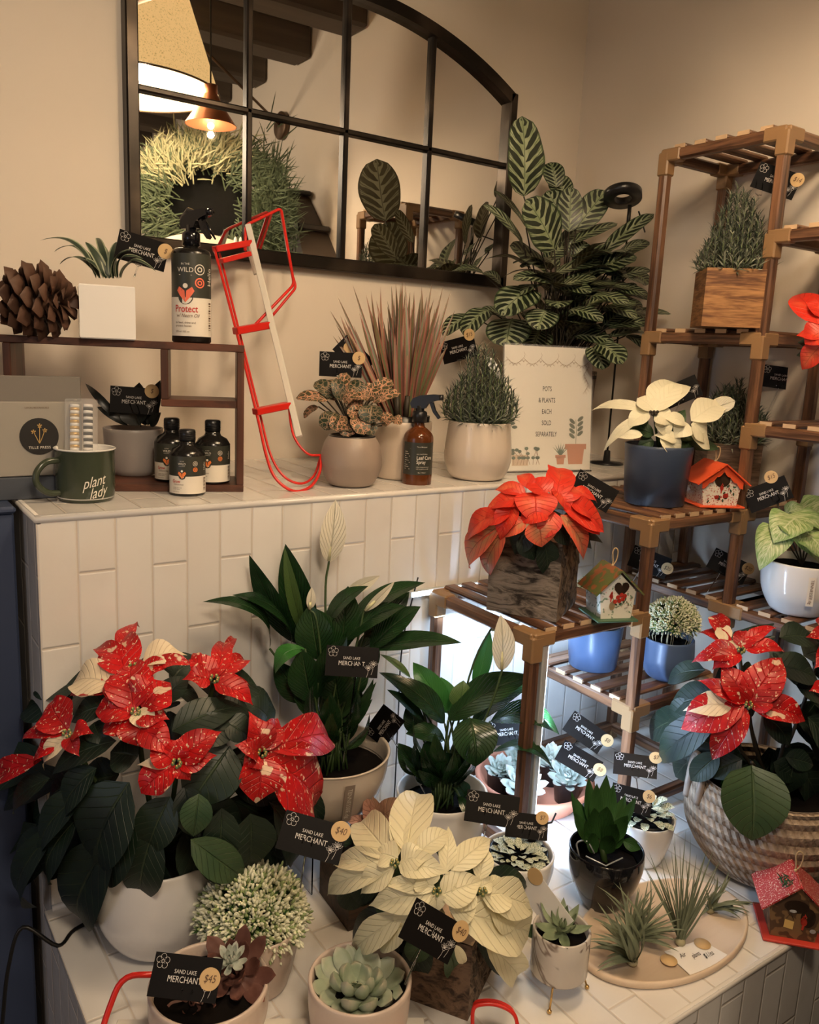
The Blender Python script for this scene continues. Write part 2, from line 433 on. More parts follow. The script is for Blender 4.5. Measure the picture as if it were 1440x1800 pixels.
plain('twine', (.50, .36, .20), .9); plain('bird_red', (.60, .05, .03), .5); plain('orange_roof', (.80, .10, .03), .45); plain('hole_dark', (.05, .025, .012), .9)
def _speck(name, base, spots, sc=260, th=.62, rough=.5):
    def f(n):
        m = MK(n, base, rough); c = m.mix(m.noise(scale=sc, detail=1).ss(th, th+.04), base, spots); m.col(c); return m.m
    MDEF[name] = f
_speck('snow_red_roof', (.42, .03, .03), (.75, .62, .50), 420, .60); _speck('berry_white', (.72, .68, .58), (.40, .05, .03), 300, .60); _speck('holly_white', (.74, .72, .62), (.22, .30, .20), 120, .62)
_speck('moss_roof', (.10, .12, .035), (.28, .09, .03), 60, .50); plain('trim_green', (.06, .13, .07), .5); _speck('log_panel', (.10, .055, .028), (.24, .14, .06), 60, .5)
plain('lantern_yellow', (.8, .55, .18), .5); plain('pine_sprig', (.03, .12, .06), .7)
def _bark(n):
    m = MK(n, (.2, .17, .14), .9); X = m.obj(); v = m.comb(X[0]*14., X[1]*14., X[2]*55.)
    a = m.noise(v, 1, 5, .65, .8); b = m.noise(scale=7, detail=3)
    c = m.mix(a.ss(.38, .58), (.03, .022, .017), (.26, .215, .175)); c = m.mix(b.ss(.52, .70)*a.ss(.35, .5), c, (.46, .44, .42)); m.col(c); m.bump(a*1.+b*.5, .8, .006); return m.m
MDEF['birch_bark'] = _bark
def _bark2(n):
    m = MK(n, (.15, .1, .07), .9); X = m.obj(); v = m.comb(X[0]*70., X[1]*70., X[2]*22.)
    a = m.noise(v, 1, 5, .65, 1.2); c = m.mix(a.ss(.38, .6), (.035, .022, .015), (.23, .16, .11)); m.col(c); m.bump(a, 1., .008); return m.m
MDEF['rough_bark'] = _bark2
def _bark3(n):
    m = MK(n, (.15, .1, .07), .85); X = m.obj(); v = m.comb(X[0]*18., X[1]*18., X[2]*38.)
    a = m.noise(v, 1, 5, .6, 2.2); b = m.noise(v, 3, 3, .5, 1.)
    c = m.mix((a*.7+b*.3).ss(.42, .62), (.17, .105, .065), (.035, .02, .013)); m.col(c); m.bump(a, .5, .004); return m.m
MDEF['log_bark'] = _bark3
def _rope(n):
    m = MK(n, (.5, .4, .3), .85); u, v, _ = m.uv(); rows = v*13.; r = (rows.fr()-.5).abs(); ri = rows.fl(); tw = ((u*60.+(rows.fr()-.5)*.9*1.+ri*.37)).fr(); t = (tw-.5).abs()
    nz = m.noise(scale=160, detail=3); c = m.mix((r*1.3+t*.7)*nz.ss(.3, .8, .7, 1.2), (.52, .40, .29), (.14, .085, .05)); m.col(c)
    m.bump((r*-1.6)+(t*-.9)+nz*.4, .9, .009); return m.m
MDEF['rope_weave'] = _rope
def _weave(n):
    m = MK(n, (.4, .3, .2), .8); u, v, _ = m.uv(); y = v*16.; yi = y.fl(); x = u*22.+(yi*.5).fr(); g = (x.fr()-.5).abs().gt(.44).mx((y.fr()-.5).abs().gt(.40))
    rn = m.white(m.comb(x.fl(), yi)); c = m.mix(rn, (.16, .105, .06), (.42, .31, .20)); c = m.mix(g, c, (.04, .025, .015)); m.col(c); m.bump(g*-1., .7, .004); return m.m
MDEF['bark_weave'] = _weave
def _marble(n):
    m = MK(n, (.6, .58, .54), .15); X = m.obj(); w_ = m.noise(X[3], 6, 3, .5, 2.5); d = (w_-.5).abs()
    c = m.mix(d.ss(0, .035, 1, 0), (.58, .53, .47), (.20, .15, .12)); c = m.mix(m.noise(scale=9).ss(.45, .7)*.6, c, (.34, .29, .25)); m.col(c); return m.m
MDEF['marble_pot'] = _marble
plain('gold_wire', (.65, .42, .16), .25, Metallic=.9)
# foliage
def _redspeck(name, base, cream, spk, patch, orange=False):
    def f(n):
        m = MK(n, base, .42); u, v, uvs = m.uv(); X = m.obj(); wv = (u-.5).abs()*2.
        ve = (((v-wv*.2)*8.).fr()-.5).abs().ss(.40, .5).mx(wv.ss(0, .05, 1, 0))
        a = m.noise(m.comb(X[0]*1., X[1]*1., X[2]*.55), spk, 2, .6).ss(.64, .655); b = m.noise(scale=patch, detail=2).ss(.655, .68)
        dk = m.noise(scale=18).ss(.3, .7); c = m.mix(dk, base, tuple(k*.55 for k in base)); c = m.mix(ve*.35, c, tuple(k*.4 for k in base))
        c = m.mix(a.mx(b), c, cream); g = m.new('NewGeometry')
        m.col(c); m.bump(ve*-1.+dk*.3, .5, .003); return translucent(m, c, .12)
    MDEF[name] = f
_redspeck('bract_speckled', (.62, .006, .008), (.82, .58, .40), 210, 34)
def _orange(n):
    m = MK(n, (.8, .08, .03), .42); u, v, _ = m.uv(); wv = (u-.5).abs()*2.
    ve = (((v-wv*.2)*8.).fr()-.5).abs().ss(.42, .5).mx(wv.ss(0, .04, 1, 0)); nz = m.noise(scale=20, detail=3); n2 = m.noise(scale=120, detail=2)
    c = m.mix((nz.ss(.42, .66))*(wv.inv()), (.66, .028, .012), (.80, .17, .07)); c = m.mix(n2.ss(.6, .66)*.5, c, (.55, .02, .012)); c = m.mix(ve*.5, c, (.42, .03, .012))
    m.col(c); m.bump(ve*-1., .5, .003); return translucent(m, c, .15)
MDEF['bract_orange'] = _orange
def _salmon(n):
    m = MK(n, (.8, .2, .1), .45); u, v, _ = m.uv(); wv = (u-.5).abs()*2.
    ve = (((v-wv*.2)*8.).fr()-.5).abs().ss(.42, .5).mx(wv.ss(0, .05, 1, 0)); nz = m.noise(scale=25)
    c = m.mix(nz.ss(.35, .65)*wv.ss(.2, .9, 1, 0), (.75, .12, .06), (.50, .26, .12)); c = m.mix(ve*.7, c, (.28, .03, .02)); m.col(c); m.bump(ve*-1., .5, .003); return translucent(m, c, .15)
MDEF['bract_salmon'] = _salmon
leafmat('bract_cream', (.84, .78, .53), (.66, .60, .34), 9, .5, .10, .45, .5, None, None, .14, .14)
leafmat('bract_ivory', (.86, .82, .62), (.62, .62, .36), 9, .5, .10, .45, .32, None, None, .14, .12)
leafmat('bract_white_patch', (.86, .72, .50), (.75, .55, .38), 9, .5, .1, .45, .5, None, None, .1, .2)
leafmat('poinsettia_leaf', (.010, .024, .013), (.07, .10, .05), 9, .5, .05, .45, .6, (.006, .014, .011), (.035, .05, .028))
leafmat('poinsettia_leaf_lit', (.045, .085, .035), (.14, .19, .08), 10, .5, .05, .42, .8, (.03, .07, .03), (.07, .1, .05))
leafmat('lily_leaf', (.014, .050, .014), (.10, .17, .07), 12, .9, .10, .24, 1.0, (.008, .03, .010), (.025, .06, .02), .05, .6)
leafmat('lily_leaf_pale', (.10, .18, .05), (.02, .06, .015), 14, .9, .22, .3, .6, None, None, .06)
leafmat('spathe', (.80, .76, .62), (.62, .60, .42), 8, 1.1, .08, .5, .8, None, None, .2)
leafmat('bright_leaf', (.035, .17, .03), (.09, .28, .06), 14, .8, .08, .3, .5, None, None, .06)
plain('stem_green', (.04, .075, .02), .5); plain('stem_dark', (.03, .022, .012), .6); plain('spadix', (.62, .60, .36), .6); plain('stem_pale', (.16, .22, .09), .5)
def _cal(n):
    m = MK(n, (.2, .3, .1), .38); u, v, _ = m.uv(); X = m.obj(); wv = (u-.5).abs()*2.; sd = u.gt(.5)
    nz = m.noise(scale=30, detail=2); y = v-wv*.26
    big = ((y*7.+sd*.45+(nz-.5)*.35).fr()-.5).abs(); wid = wv.ss(.02, .3, .06, .34)*wv.ss(.55, .95, 1, .55)
    d1 = (big-wid); dark = d1.ss(-.03, .03, 1, 0)*wv.gt(.05)
    fine = ((y*26.+nz*1.).fr()-.5).abs().lt(.13)*wv.ss(.35, .7)
    edge = wv.ss(.86, .95); mid = wv.ss(0, .035, 1, 0)
    k = dark.mx(fine).mx(edge).mx(mid)
    c = m.mix(nz.ss(.35, .65), (.20, .25, .13), (.33, .37, .24)); c = m.mix(k, c, m.mix(dark, (.045, .075, .028), (.012, .020, .010)))
    g = m.new('NewGeometry'); mx = m.new('Mix', data_type='RGBA'); m.nt.links.new(g.outputs['Backfacing'], mx.inputs[0]); m.nt.links.new(c, mx.inputs[6]); m.nt.links.new(m.mix(k, (.25, .25, .16), (.07, .06, .03)), mx.inputs[7]); c = mx.outputs[2]
    m.col(c); m.bump(k*.5+nz*.4, .4, .002); return translucent(m, c, .08)
MDEF['calathea_leaf'] = _cal
def _net(name, base, vein, sc, th, rough=.45):
    def f(n):
        m = MK(n, base, rough); u, v, _ = m.uv(); wv = (u-.5).abs()*2.
        d = m.vor(m.comb(u*1., v*1.4), sc, 'DISTANCE_TO_EDGE'); k = d.ss(th*.5, th, 1, 0).mx(wv.ss(0, .10, 1, 0)).mx((((v-wv*.25)*5.).fr()-.5).abs().ss(.40, .5)*wv.ss(.9, 1., 1, 0))
        m.col(m.mix(k, base, vein)); m.bump(k*-1., .5, .002); return m.m
    MDEF[name] = f
_net('fittonia_pink', (.065, .060, .025), (.60, .30, .18), 4.2, .07); _net('fittonia_white', (.12, .20, .08), (.72, .74, .58), 6, .22); _net('fittonia_dark', (.02, .035, .015), (.30, .20, .12), 4.2, .06)
def _syn(n):
    m = MK(n, (.4, .5, .25), .42); u, v, _ = m.uv(); wv = (u-.5).abs()*2.; y = v-wv*.42
    st = m.noise(m.comb(y*26., wv*2.2, u*3.), 1, 4, .6, .4); ed = wv.ss(.55, 1.)
    c = m.mix(st.ss(.40, .60), (.56, .64, .36), (.24, .38, .12)); c = m.mix(ed*.6, c, (.15, .30, .09)); c = m.mix(wv.ss(0, .06, 1, 0), c, (.66, .72, .48)); m.col(c)
    m.bump(((y*8.).fr()-.5).abs().ss(.4, .5)*-1., .4, .003); return translucent(m, c, .1)
MDEF['syngonium'] = _syn
leafmat('dracaena_leaf', (.035, .10, .025), (.015, .06, .015), 3, 3, .2, .3, .3)
def _stripe(name, mid, edge, lim=.55, rough=.4):
    def f(n):
        m = MK(n, mid, rough); u, v, _ = m.uv(); wv = (u-.5).abs()*2.; c = m.mix(wv.ss(lim, lim+.15), mid, edge); m.col(c); return m.m
    MDEF[name] = f
_stripe('striped_strap', (.035, .055, .035), (.30, .33, .22), .62); _stripe('marginata_leaf', (.115, .12, .055), (.24, .085, .06), .45); _stripe('marginata_pink', (.24, .20, .12), (.33, .13, .09), .3)
plain('dark_strap', (.010, .013, .012), .35); plain('rosemary_leaf', (.155, .175, .13), .6); plain('rosemary_leaf_dark', (.07, .09, .065), .6); plain('rosemary_pale', (.27, .29, .22), .6)
plain('fern_green', (.05, .13, .03), .55); plain('fern_pale', (.30, .38, .16), .55); plain('fern_tip', (.80, .80, .60), .6); plain('root_pale', (.45, .42, .28), .7)
plain('air_plant', (.15, .175, .105), .6); plain('air_plant_base', (.36, .33, .20), .6); plain('air_brown', (.14, .075, .04), .8)
def _succ(name, a, b, tip):
    def f(n):
        m = MK(n, a, .45); u, v, _ = m.uv(); c = m.mix(m.noise(scale=30).ss(.4, .65), a, b); c = m.mix(v.ss(.86, 1.)*.6, c, tip); m.col(c); m.p.inputs['Subsurface Weight'].default_value = .0; return m.m
    MDEF[name] = f
_succ('succ_green', (.30, .36, .25), (.39, .43, .32), (.48, .40, .30)); _succ('succ_brown', (.13, .055, .042), (.19, .09, .07), (.24, .09, .06)); _succ('succ_blue', (.40, .45, .39), (.50, .54, .47), (.62, .42, .38)); _succ('succ_mid', (.14, .19, .10), (.20, .25, .15), (.2, .22, .12))
leafmat('pinkbrown_leaf', (.34, .16, .11), (.20, .08, .05), 7, .5, .12, .5, .5, (.24, .14, .08))
leafmat('dried_leaf', (.20, .13, .07), (.08, .05, .03), 7, .5, .12, .6, .6)
plain('pine_scale', (.085, .040, .024), .6); plain('pine_scale_tip', (.17, .09, .055), .6); plain('cord_black', (.006, .006, .006), .4)
plain('wreath_green', (.085, .12, .065), .7); plain('wreath_pale', (.42, .42, .25), .7); plain('hood_black', (.022, .018, .016), .5); plain('hood_brown', (.075, .055, .042), .55); plain('cushion', (.70, .62, .52), .9); plain('velvet_black', (.003, .003, .003), 1)
# ================================================================ the room
def sbox(name, lo, hi, mat, bev=0):
    b = MB().mat(mat); lo, hi = V(lo), V(hi); b.box((lo+hi)/2, hi-lo, None, bev); return struct(name, b)
YR = -3.6; XL = -2.6; ZC = 2.81
sbox('wall_back', (XL, YW, 0), (XR+.1, YW+.1, ZC), 'plaster'); sbox('wall_right', (XR, YR, 0), (XR+.1, YW, ZC), 'plaster')
sbox('wall_left', (XL-.1, YR, 0), (XL, YW+.1, ZC), 'plaster'); sbox('wall_rear', (XL-.1, YR-.1, 0), (XR+.1, YR, ZC), 'plaster')
sbox('floor', (XL-.1, YR-.1, -.1), (XR+.1, YW+.1, 0), 'floor_mat'); sbox('ceiling', (XL-.1, YR-.1, ZC), (XR+.1, YW+.1, ZC+.1), 'ceiling_paint')
for y in (1.49, 1.025, .565, .10, -.355, -.78, -1.21, -1.64, -2.08, -2.5, -2.93):
    b = MB().mat('beam_wood'); b.box(((XL+XR)/2, y, 2.743), (XR-XL-.002, .155, .132), None, .012)
    o = link('ceiling_beam', b); o['kind'] = 'structure'
# benches: masonry clad in long glazed tiles
def clad(name, x0, x1, y0, y1, z1):
    b = MB()
    b.mat('tile_front').poly([(x0, y0, 0), (x1, y0, 0), (x1, y0, z1), (x0, y0, z1)])
    b.mat('tile_side').poly([(x0, y1, 0), (x0, y0, 0), (x0, y0, z1), (x0, y1, z1)])
    b.mat('tile_top').poly([(x0, y0, z1), (x1, y0, z1), (x1, y1, z1), (x0, y1, z1)])
    b.mat('plaster').poly([(x0, y1, 0), (x0, y1, z1), (x1, y1, z1), (x1, y1, 0)]); b.poly([(x1, y0, 0), (x1, y1, 0), (x1, y1, z1), (x1, y0, z1)]); b.poly([(x0, y0, 0), (x0, y1, 0), (x1, y1, 0), (x1, y0, 0)])
    return struct(name, b)
clad('trim_1', .25, XR, YF, YW, ZU); bpy.data.objects['trim_1'].name = 'tiled_upper_bench'
clad('trim_1', .238, XR, YL, YF, ZL); bpy.data.objects['trim_1'].name = 'tiled_lower_bench'
def edge(name, a, b_, r=.007):
    b = MB().mat('edge_tile'); b.tube([a, b_], r, 10); struct(name, b)
plain('edge_tile', (.76, .72, .66), .2)
edge('trim_1', (.25, YF+.004, ZU-.006), (XR, YF+.004, ZU-.006)); edge('trim_2', (.254, YF, ZU-.006), (.254, YW, ZU-.006))
edge('trim_3', (.238, YL+.004, ZL-.006), (XR, YL+.004, ZL-.006)); edge('trim_4', (.242, YL, ZL-.006), (.242, YF, ZL-.006), .005)
edge('trim_5', (.25, YF-.003, ZL+.003), (XR, YF-.003, ZL+.003), .005)
# navy counter left of the benches
t = thing('counter_cabinet', 'dark navy counter cabinet standing left of the tiled bench', 'cabinet', (-.35, 1.6, 0))
b = MB().mat('navy_paint'); b.box((-.36, 1.655, .58), (1.19, .40, 1.16), None, .004); link('body', b, t)
b = MB().mat('navy_paint'); b.box((-.36, 1.653, 1.165), (1.195, .412, .012), None, .004); link('top', b, t)
# ---------------------------------------------------------------- mirror
mx0, mx1, mz0 = .552, 1.572, 1.632
zr = at(890, 170, Y=YW).z
pa = at(757, 50, Y=YW); xm = (mx0+mx1)/2
# circle through (mx1,zr) and pa, centred on xm
h1, h2 = mx1-xm, pa.x-xm
zc = ((zr**2-pa.z**2)+(h1**2-h2**2))/(2*(zr-pa.z)); RR = math.hypot(h1, zr-zc)
t = thing('arched_mirror', 'large arched window-pane mirror in a dark metal frame on the back wall', 'mirror', (xm, YW, mz0))
arc = [(xm+RR*math.sin(a), zc+RR*math.cos(a)) for a in [math.asin(h1/RR)*(1-2*i/24) for i in range(25)]]
out = [(mx0, mz0), (mx1, mz0)]+arc
b = MB().mat('frame_metal')
b.prism(out, lambda x, y, z: V((x, YW-.002-z, y)), .004); link('backing', b, t)
b = MB().mat('mirror_glass'); b.prism(out, lambda x, y, z: V((x, YW-.008-z, y)), .003); link('mirror_glass', b, t)
b = MB().mat('frame_metal'); Yf = YW-.016
b.bar((mx0-.0, Yf, mz0+.012), (mx1+.0, Yf, mz0+.012), .032, .030, V((0, 0, 1)), .003)
for x in (mx0+.002, mx1-.002): b.bar((x, Yf, mz0), (x, Yf, zr+.004), .032, .026, V((1, 0, 0)), .003)
rows = []
for k in range(4):
    dr_, dy_ = ((.002, .016), (.002, -.016), (-.026, -.016), (-.026, .016))[k]
    rows.append([V((xm+(RR+dr_)*math.sin(a), Yf+dy_, zc+(RR+dr_)*math.cos(a))) for a in [math.asin(h1/RR)*(1-2*i/40) for i in range(41)]])
b.grid(rows+[rows[0]], sm=False)
link('outer_frame', b, t)
xs = [at(q[0], q[1], Y=YW).x for q in ((431, 300), (601, 230), (750, 200))]
def zarc(x): return zc+math.sqrt(RR**2-(x-xm)**2)
for x in xs+[2*xm-xs[1]-.0] if False else xs:
    b = MB().mat('frame_metal'); b.bar((x, Yf+.002, mz0), (x, Yf+.002, zarc(x)), .020, .014, V((1, 0, 0)), .003); link('muntin', b, t)
zm = at(601, 234, Y=YW).z
b = MB().mat('frame_metal'); b.bar((mx0, Yf+.002, zm), (mx1, Yf+.002, zm), .020, .013, V((0, 0, 1)), .003); link('muntin', b, t)
# ---------------------------------------------------------------- things only the mirror shows
t = thing('swing_arm_wall_lamp', 'swing-arm wall lamp with big speckled drum shade, seen in the mirror', 'lamp', (XR, -.09, 2.45))
b = MB().mat('bronze'); Mx = Matrix.Rotation(-pi/2, 3, 'Y'); b.lathe([(0, 0), (.062, 0), (.062, .022), (.058, .026), (0, .026)], (XR, -.09, 2.446), 40, Mx); link('wall_plate', b, t)
J = V((1.34, .20, 2.60)); T0 = SHADE+V((0, 0, .30))
b = MB().mat('bronze'); b.tube([(XR-.02, -.09, 2.446), (XR-.05, -.08, 2.46), J], .006); b.tube([J, SHADE+V((.0, 0, .27))], .006); b.tube([SHADE+V((0, 0, .31)), SHADE+V((0, 0, .10))], .008); b.blob(J, .012); link('arm', b, t)
b = MB().mat('shade_fabric'); zb = -.02; r1, r0 = .30, .185; hs = .34
b.lathe([(r1, zb), (r1+(r0-r1)*.5, zb+hs/2), (r0, zb+hs)], SHADE, 64); sh = link('lamp_shade', b, t)
b = MB().mat('shade_inner'); b.lathe([(r0-.004, zb+hs-.002), (r1-.004, zb+.002)], SHADE, 64); link('lining', b, sh)
b = MB().mat('bronze'); 
for rr, z in ((r1, zb), (r0, zb+hs)):
    b = MB().mat('bronze'); b.tube([SHADE+V((rr*math.cos(k*pi/32), rr*math.sin(k*pi/32), z)) for k in range(64)], .0035, 6, closed=True); link('rim', b, sh)
b = MB().mat('bulb_glow'); b.blob(SHADE+V((0, 0, .06)), .032, seg=16, rings=10); link('bulb', b, t)
t = thing('pendant_lamp', 'small copper cone pendant lamp glowing in the mirror', 'lamp', (1.12, .85, 2.155))
c = V((1.12, .85, 2.155))
b = MB().mat('copper'); b.lathe([(.085, 0), (.05, .05), (.026, .085), (.022, .10), (.022, .125), (0, .128)], c, 32); b.lathe([(.022, .098), (.048, .048), (.083, 0)], c, 32); link('lamp_shade', b, t)
b = MB().mat('cord_black'); b.tube([c+V((0, 0, .12)), (1.12, .85, ZC)], .003); link('cord', b, t)
b = MB().mat('bulb_glow'); b.blob(c+V((0, 0, -.002)), .011, seg=12, rings=8); link('bulb', b, t)
# black hutch on the right wall, console and wreath in front of it
t = thing('stepped_black_hutch', 'black hutch with stepped sloping top against the right wall, seen in the mirror', 'cabinet', (1.74, .13, 0))
def frus(b, x0, ya, yb, za, x1, yc, yd, zb):
    A = [(x0, ya, za), (XR-.002, ya, za), (XR-.002, yb, za), (x0, yb, za)]; B = [(x1, yc, zb), (XR-.002, yc, zb), (XR-.002, yd, zb), (x1, yd, zb)]
    n = len(b.v); b.v += A+B
    for q in ((0, 3, 2, 1), (4, 5, 6, 7), (0, 1, 5, 4), (1, 2, 6, 5), (2, 3, 7, 6), (3, 0, 4, 7)): b.face([n+k for k in q], None, False)
b = MB().mat('hood_black'); b.box((1.743, -.02, .83), (.205, 1.20, 1.66), None, .006); link('body', b, t)
b = MB().mat('hood_brown'); frus(b, 1.655, -.60, .56, 1.69, 1.70, -.50, .36, 1.93); link('lower_slope', b, t)
b = MB().mat('hood_black'); b.box((1.743, -.02, 1.675), (.208, 1.22, .03), None, .006); link('moulding', b, t)
b = MB().mat('hood_black'); b.box((1.765, -.06, 1.942), (.155, .90, .024), None, .005); link('moulding', b, t)
b = MB().mat('hood_brown'); frus(b, 1.71, -.47, .32, 1.955, 1.74, -.35, .18, 2.10); link('upper_slope', b, t)
b = MB().mat('hood_black'); b.box((1.785, -.08, 2.111), (.115, .58, .02), None, .005); link('cap', b, t)
random.seed(5)
wc = V((1.345, .25, 2.0)); wx = V((.92, .39, 0)); wn = V((-.39, .92, 0))
t = thing('evergreen_wreath', 'mixed evergreen wreath with frosted top, seen in the mirror', 'wreath', (wc.x, wc.y, 1.70)); b = MB(); b2 = MB()
for i in range(4200):
    a = random.uniform(0, 2*pi) if i % 2 else random.gauss(1.6, 1.2)
    R0 = random.gauss(.20, .035); base = wc+wx*(math.cos(a)*R0*1.15)+V((0, 0, math.sin(a)*R0*.95))+wn*random.uniform(-.02, .04)
    q_ = a+random.gauss(-.4, .6); out_ = (wx*math.cos(q_)+V((0, 0, math.sin(q_)))+wn*random.uniform(-.1, .6)).normalized()
    L = random.uniform(.04, .10); top = math.sin(a) > .35 and math.cos(a) < .5
    mb = b2 if top and random.random() < .85 else b; mb.mat('wreath_pale' if mb is b2 else 'wreath_green')
    mb.leaf(base, base+out_*L, .006, wn+V((0, 0, .3)), .08, .3, 0, 'blade', 3, 2)
for i in range(1500):
    base = wc+wx*(.26+random.gauss(0, .035))+V((0, 0, random.gauss(-.06, .11)))+wn*.03; d = (wx*random.gauss(.2, .4)+V((0, 0, random.uniform(-.2, 1)))+wn*random.uniform(0, .4)).normalized()
    b.mat('wreath_green').leaf(base, base+d*random.uniform(.05, .11), .0055, wn, .1, .3, 0, 'blade', 3, 2)
link('needles', b, t); link('frosted_needles', b2, t)
b = MB().mat('stem_dark'); b.tube([wc+wx*(math.cos(k*pi/16)*.22)+V((0, 0, math.sin(k*pi/16)*.19)) for k in range(32)], .012, 6, closed=True); link('hoop', b, t)
b = MB().mat('velvet_black'); b.disc(wc-wn*.05, .19, wn, 40); b.disc(wc-wn*.056, .19, -wn, 40); single('dark_round_plate', b, 'black round plate behind the opening of the evergreen wreath', 'plate')
b = MB().mat('cushion'); b.blob(wc+wn*.12+wx*-.02+V((0, 0, -.215)), .13, Matrix((wx, wn, V((0, 0, 1)))).transposed(), 24, 14, (1.5, .45, .62)); single('white_cushion', b, 'soft white cushion below the wreath, seen in the mirror', 'cushion')
p = wc+wn*.16+wx*.12; t = thing('bunny_figurine', 'small white bunny figurine beside the wreath, seen in the mirror', 'figurine', (p.x, p.y, 1.70))
b = MB().mat('enamel_white'); b.blob((p.x, p.y, 1.745), .036, None, 12, 8, (.8, .9, 1.25)); b.blob((p.x, p.y, 1.80), .023, None, 12, 8)
for s_ in (-1, 1): b.blob(V((p.x, p.y, 1.835))+wx*s_*.010, .008, None, 8, 6, (1, 1, 3))
link('body', b, t)
t = thing('black_console', 'black console ledge that carries the cushion and wreath, seen in the mirror', 'cabinet', (1.345, .25, 0))
Mw = Matrix((wx, wn, V((0, 0, 1)))).transposed()
b = MB().mat('hood_black'); b.box(V((wc.x, wc.y, 1.68))+wn*.04, (.56, .30, .03), Mw, .006); link('top', b, t)
b = MB().mat('hood_black'); b.box(V((wc.x, wc.y, .83))+wn*.04, (.52, .26, 1.66), Mw, .006); link('body', b, t)

# ================================================================ bamboo plant stand
XA, XB, XC, XD = 1.019, 1.312, 1.604, 1.822; Y0, Y1, YV = 1.042, 1.333, .752
t = thing('bamboo_plant_stand', 'stepped dark bamboo plant stand with tan plastic corner joints in the corner', 'plant stand', (1.45, 1.15, ZL))
def rail(a, b_):
    a, b_ = V(a), V(b_); ax = max(range(3), key=lambda i: abs((b_-a)[i])); m = MB().mat('stand_wood_'+'xyz'[ax]); m.bar(a, b_, .0235, .0235, V((0, 0, 1)) if ax != 2 else V((1, 0, 0)), .0045); return m
Z = dict(a=.945, b=1.131, c=1.904, w2=1.706, s=1.503, w1=1.316, l=.918, m=.742, f=.520)
posts = [(XA, Y0, Z['a']), (XA, Y1, Z['a']), (XB, Y0, Z['b']), (XB, Y1, Z['b']), (XC, Y0, Z['c']), (XC, Y1, Z['c']), (XD, Y0, Z['c']), (XD, Y1, Z['c']), (XC, YV, Z['w2']), (XD, YV, Z['w2'])]
for (x, y, z) in posts: link('post', rail((x, y, ZL), (x, y, z)), t)
JT = {}
def joint(p, dirs):
    k = tuple(round(q, 4) for q in p)
    JT.setdefault(k, [])
    for d in dirs:
        if d not in JT[k]: JT[k].append(d)
def shelf(x0, x1, y0, y1, z, along, n, left=True):
    fr = MB()
    for a, b_ in (((x0, y0, z), (x1, y0, z)), ((x0, y1, z), (x1, y1, z)), ((x0, y0, z), (x0, y1, z)), ((x1, y0, z), (x1, y1, z))):
        m = rail(a, b_); link('rail', m, t)
    for k in range(n):
        f = (k+.75)/(n+.5); m = MB()
        if along == 'y':
            x = x0+(x1-x0)*f; m.mat('stand_wood_y'); m.box((x, (y0+y1)/2, z+.0155), (.030, (y1-y0)+.016, .010), None, .0035)
            m.mat('slat_end'); m.box((x, y0-.0085, z+.0155), (.0275, .0015, .0085)); 
        else:
            y = y0+(y1-y0)*f; m.mat('stand_wood_x'); m.box(((x0+x1)/2, y, z+.0155), ((x1-x0)+.016, .030, .010), None, .0035)
            m.mat('slat_end'); m.box((x0-.0085, y, z+.0155), (.0015, .0275, .0085))
        link('slat', m, t)
    for x, sx in ((x0, 1), (x1, -1)):
        for y, sy in ((y0, 1), (y1, -1)): joint((x, y, z), ((sx, 0, 0), (0, sy, 0), (0, 0, -1)))
shelf(XA, XB, Y0, Y1, Z['a'], 'y', 6); shelf(XB, XC, Y0, Y1, Z['b'], 'y', 6); shelf(XB, XC, Y0, Y1, Z['m'], 'x', 5)
shelf(XC, XD, Y0, Y1, Z['c'], 'x', 5); shelf(XC, XD, Y0, Y1, Z['s'], 'x', 5); shelf(XC, XD, Y0, Y1, Z['b'], 'y', 5); shelf(XC, XD, Y0, Y1, Z['l'], 'x', 5)
shelf(XC, XD, YV, Y0, Z['w2'], 'x', 5); shelf(XC, XD, YV, Y0, Z['w1'], 'x', 5); shelf(XC, XD, YV, Y0, Z['l'], 'x', 5)
for (a, b_) in (((XA, Y0), (XA, Y1)), ((XA, Y1), (XB, Y1)), ((XB, Y1), (XC, Y1)), ((XB, Y0), (XC, Y0)), ((XC, Y0), (XC, Y1)), ((XC, YV), (XC, Y0)), ((XB, Y0), (XB, Y1))):
    link('rail', rail((*a, Z['f']), (*b_, Z['f'])), t)
for (x, y, z) in posts: joint((x, y, ZL+.008), ((0, 0, 1.),))
for p, ds in JT.items():
    cn = MB().mat('connector')
    for i, d in enumerate(ds):
        d = V(d); c = V(p)+d*.018; ax = max(range(3), key=lambda i: abs(d[i])); s = [.0275+.0005*i]*3; s[ax] = .052-.001*i
        if len(ds) == 1: c = V(p)+d*.008; s[ax] = .030
        cn.box(c, s, None, .003)
    link('corner_joint', cn, t)
# LED grow bars
t = thing('vertical_light_bar', 'white aluminium light bar tied upright to the front stand post', 'light', (XA+.026, Y0, ZL))
b = MB().mat('led_alu'); b.box((XA+.024, Y0, .712), (.014, .022, .44), None, .002); link('housing', b, t)
b = MB().mat('led_glow'); b.box((XA+.0325, Y0-.001, .712), (.003, .012, .43)); link('diffuser', b, t)
b = MB().mat('cord_black'); c = V((XA+.01, Y0, .575))
for z in (-.003, .003): b.tube([c+V((.032*math.cos(k*pi/10), .020*math.sin(k*pi/10), z+.004*math.sin(k*1.3))) for k in range(20)], .0022, 6, closed=True)
b.tube([c+V((.02, -.02, 0)), c+V((.04, -.035, .008)), c+V((.055, -.03, .02))], .002); link('cable_tie', b, t)
t = thing('horizontal_light_strip', 'bright white light strip under the rear rail of the lowest stand shelf', 'light', (XA, Y1+.018, .94))
b = MB().mat('led_alu'); b.box((1.16, YF-.006, .951), (.40, .010, .014), None, .001); link('housing', b, t)
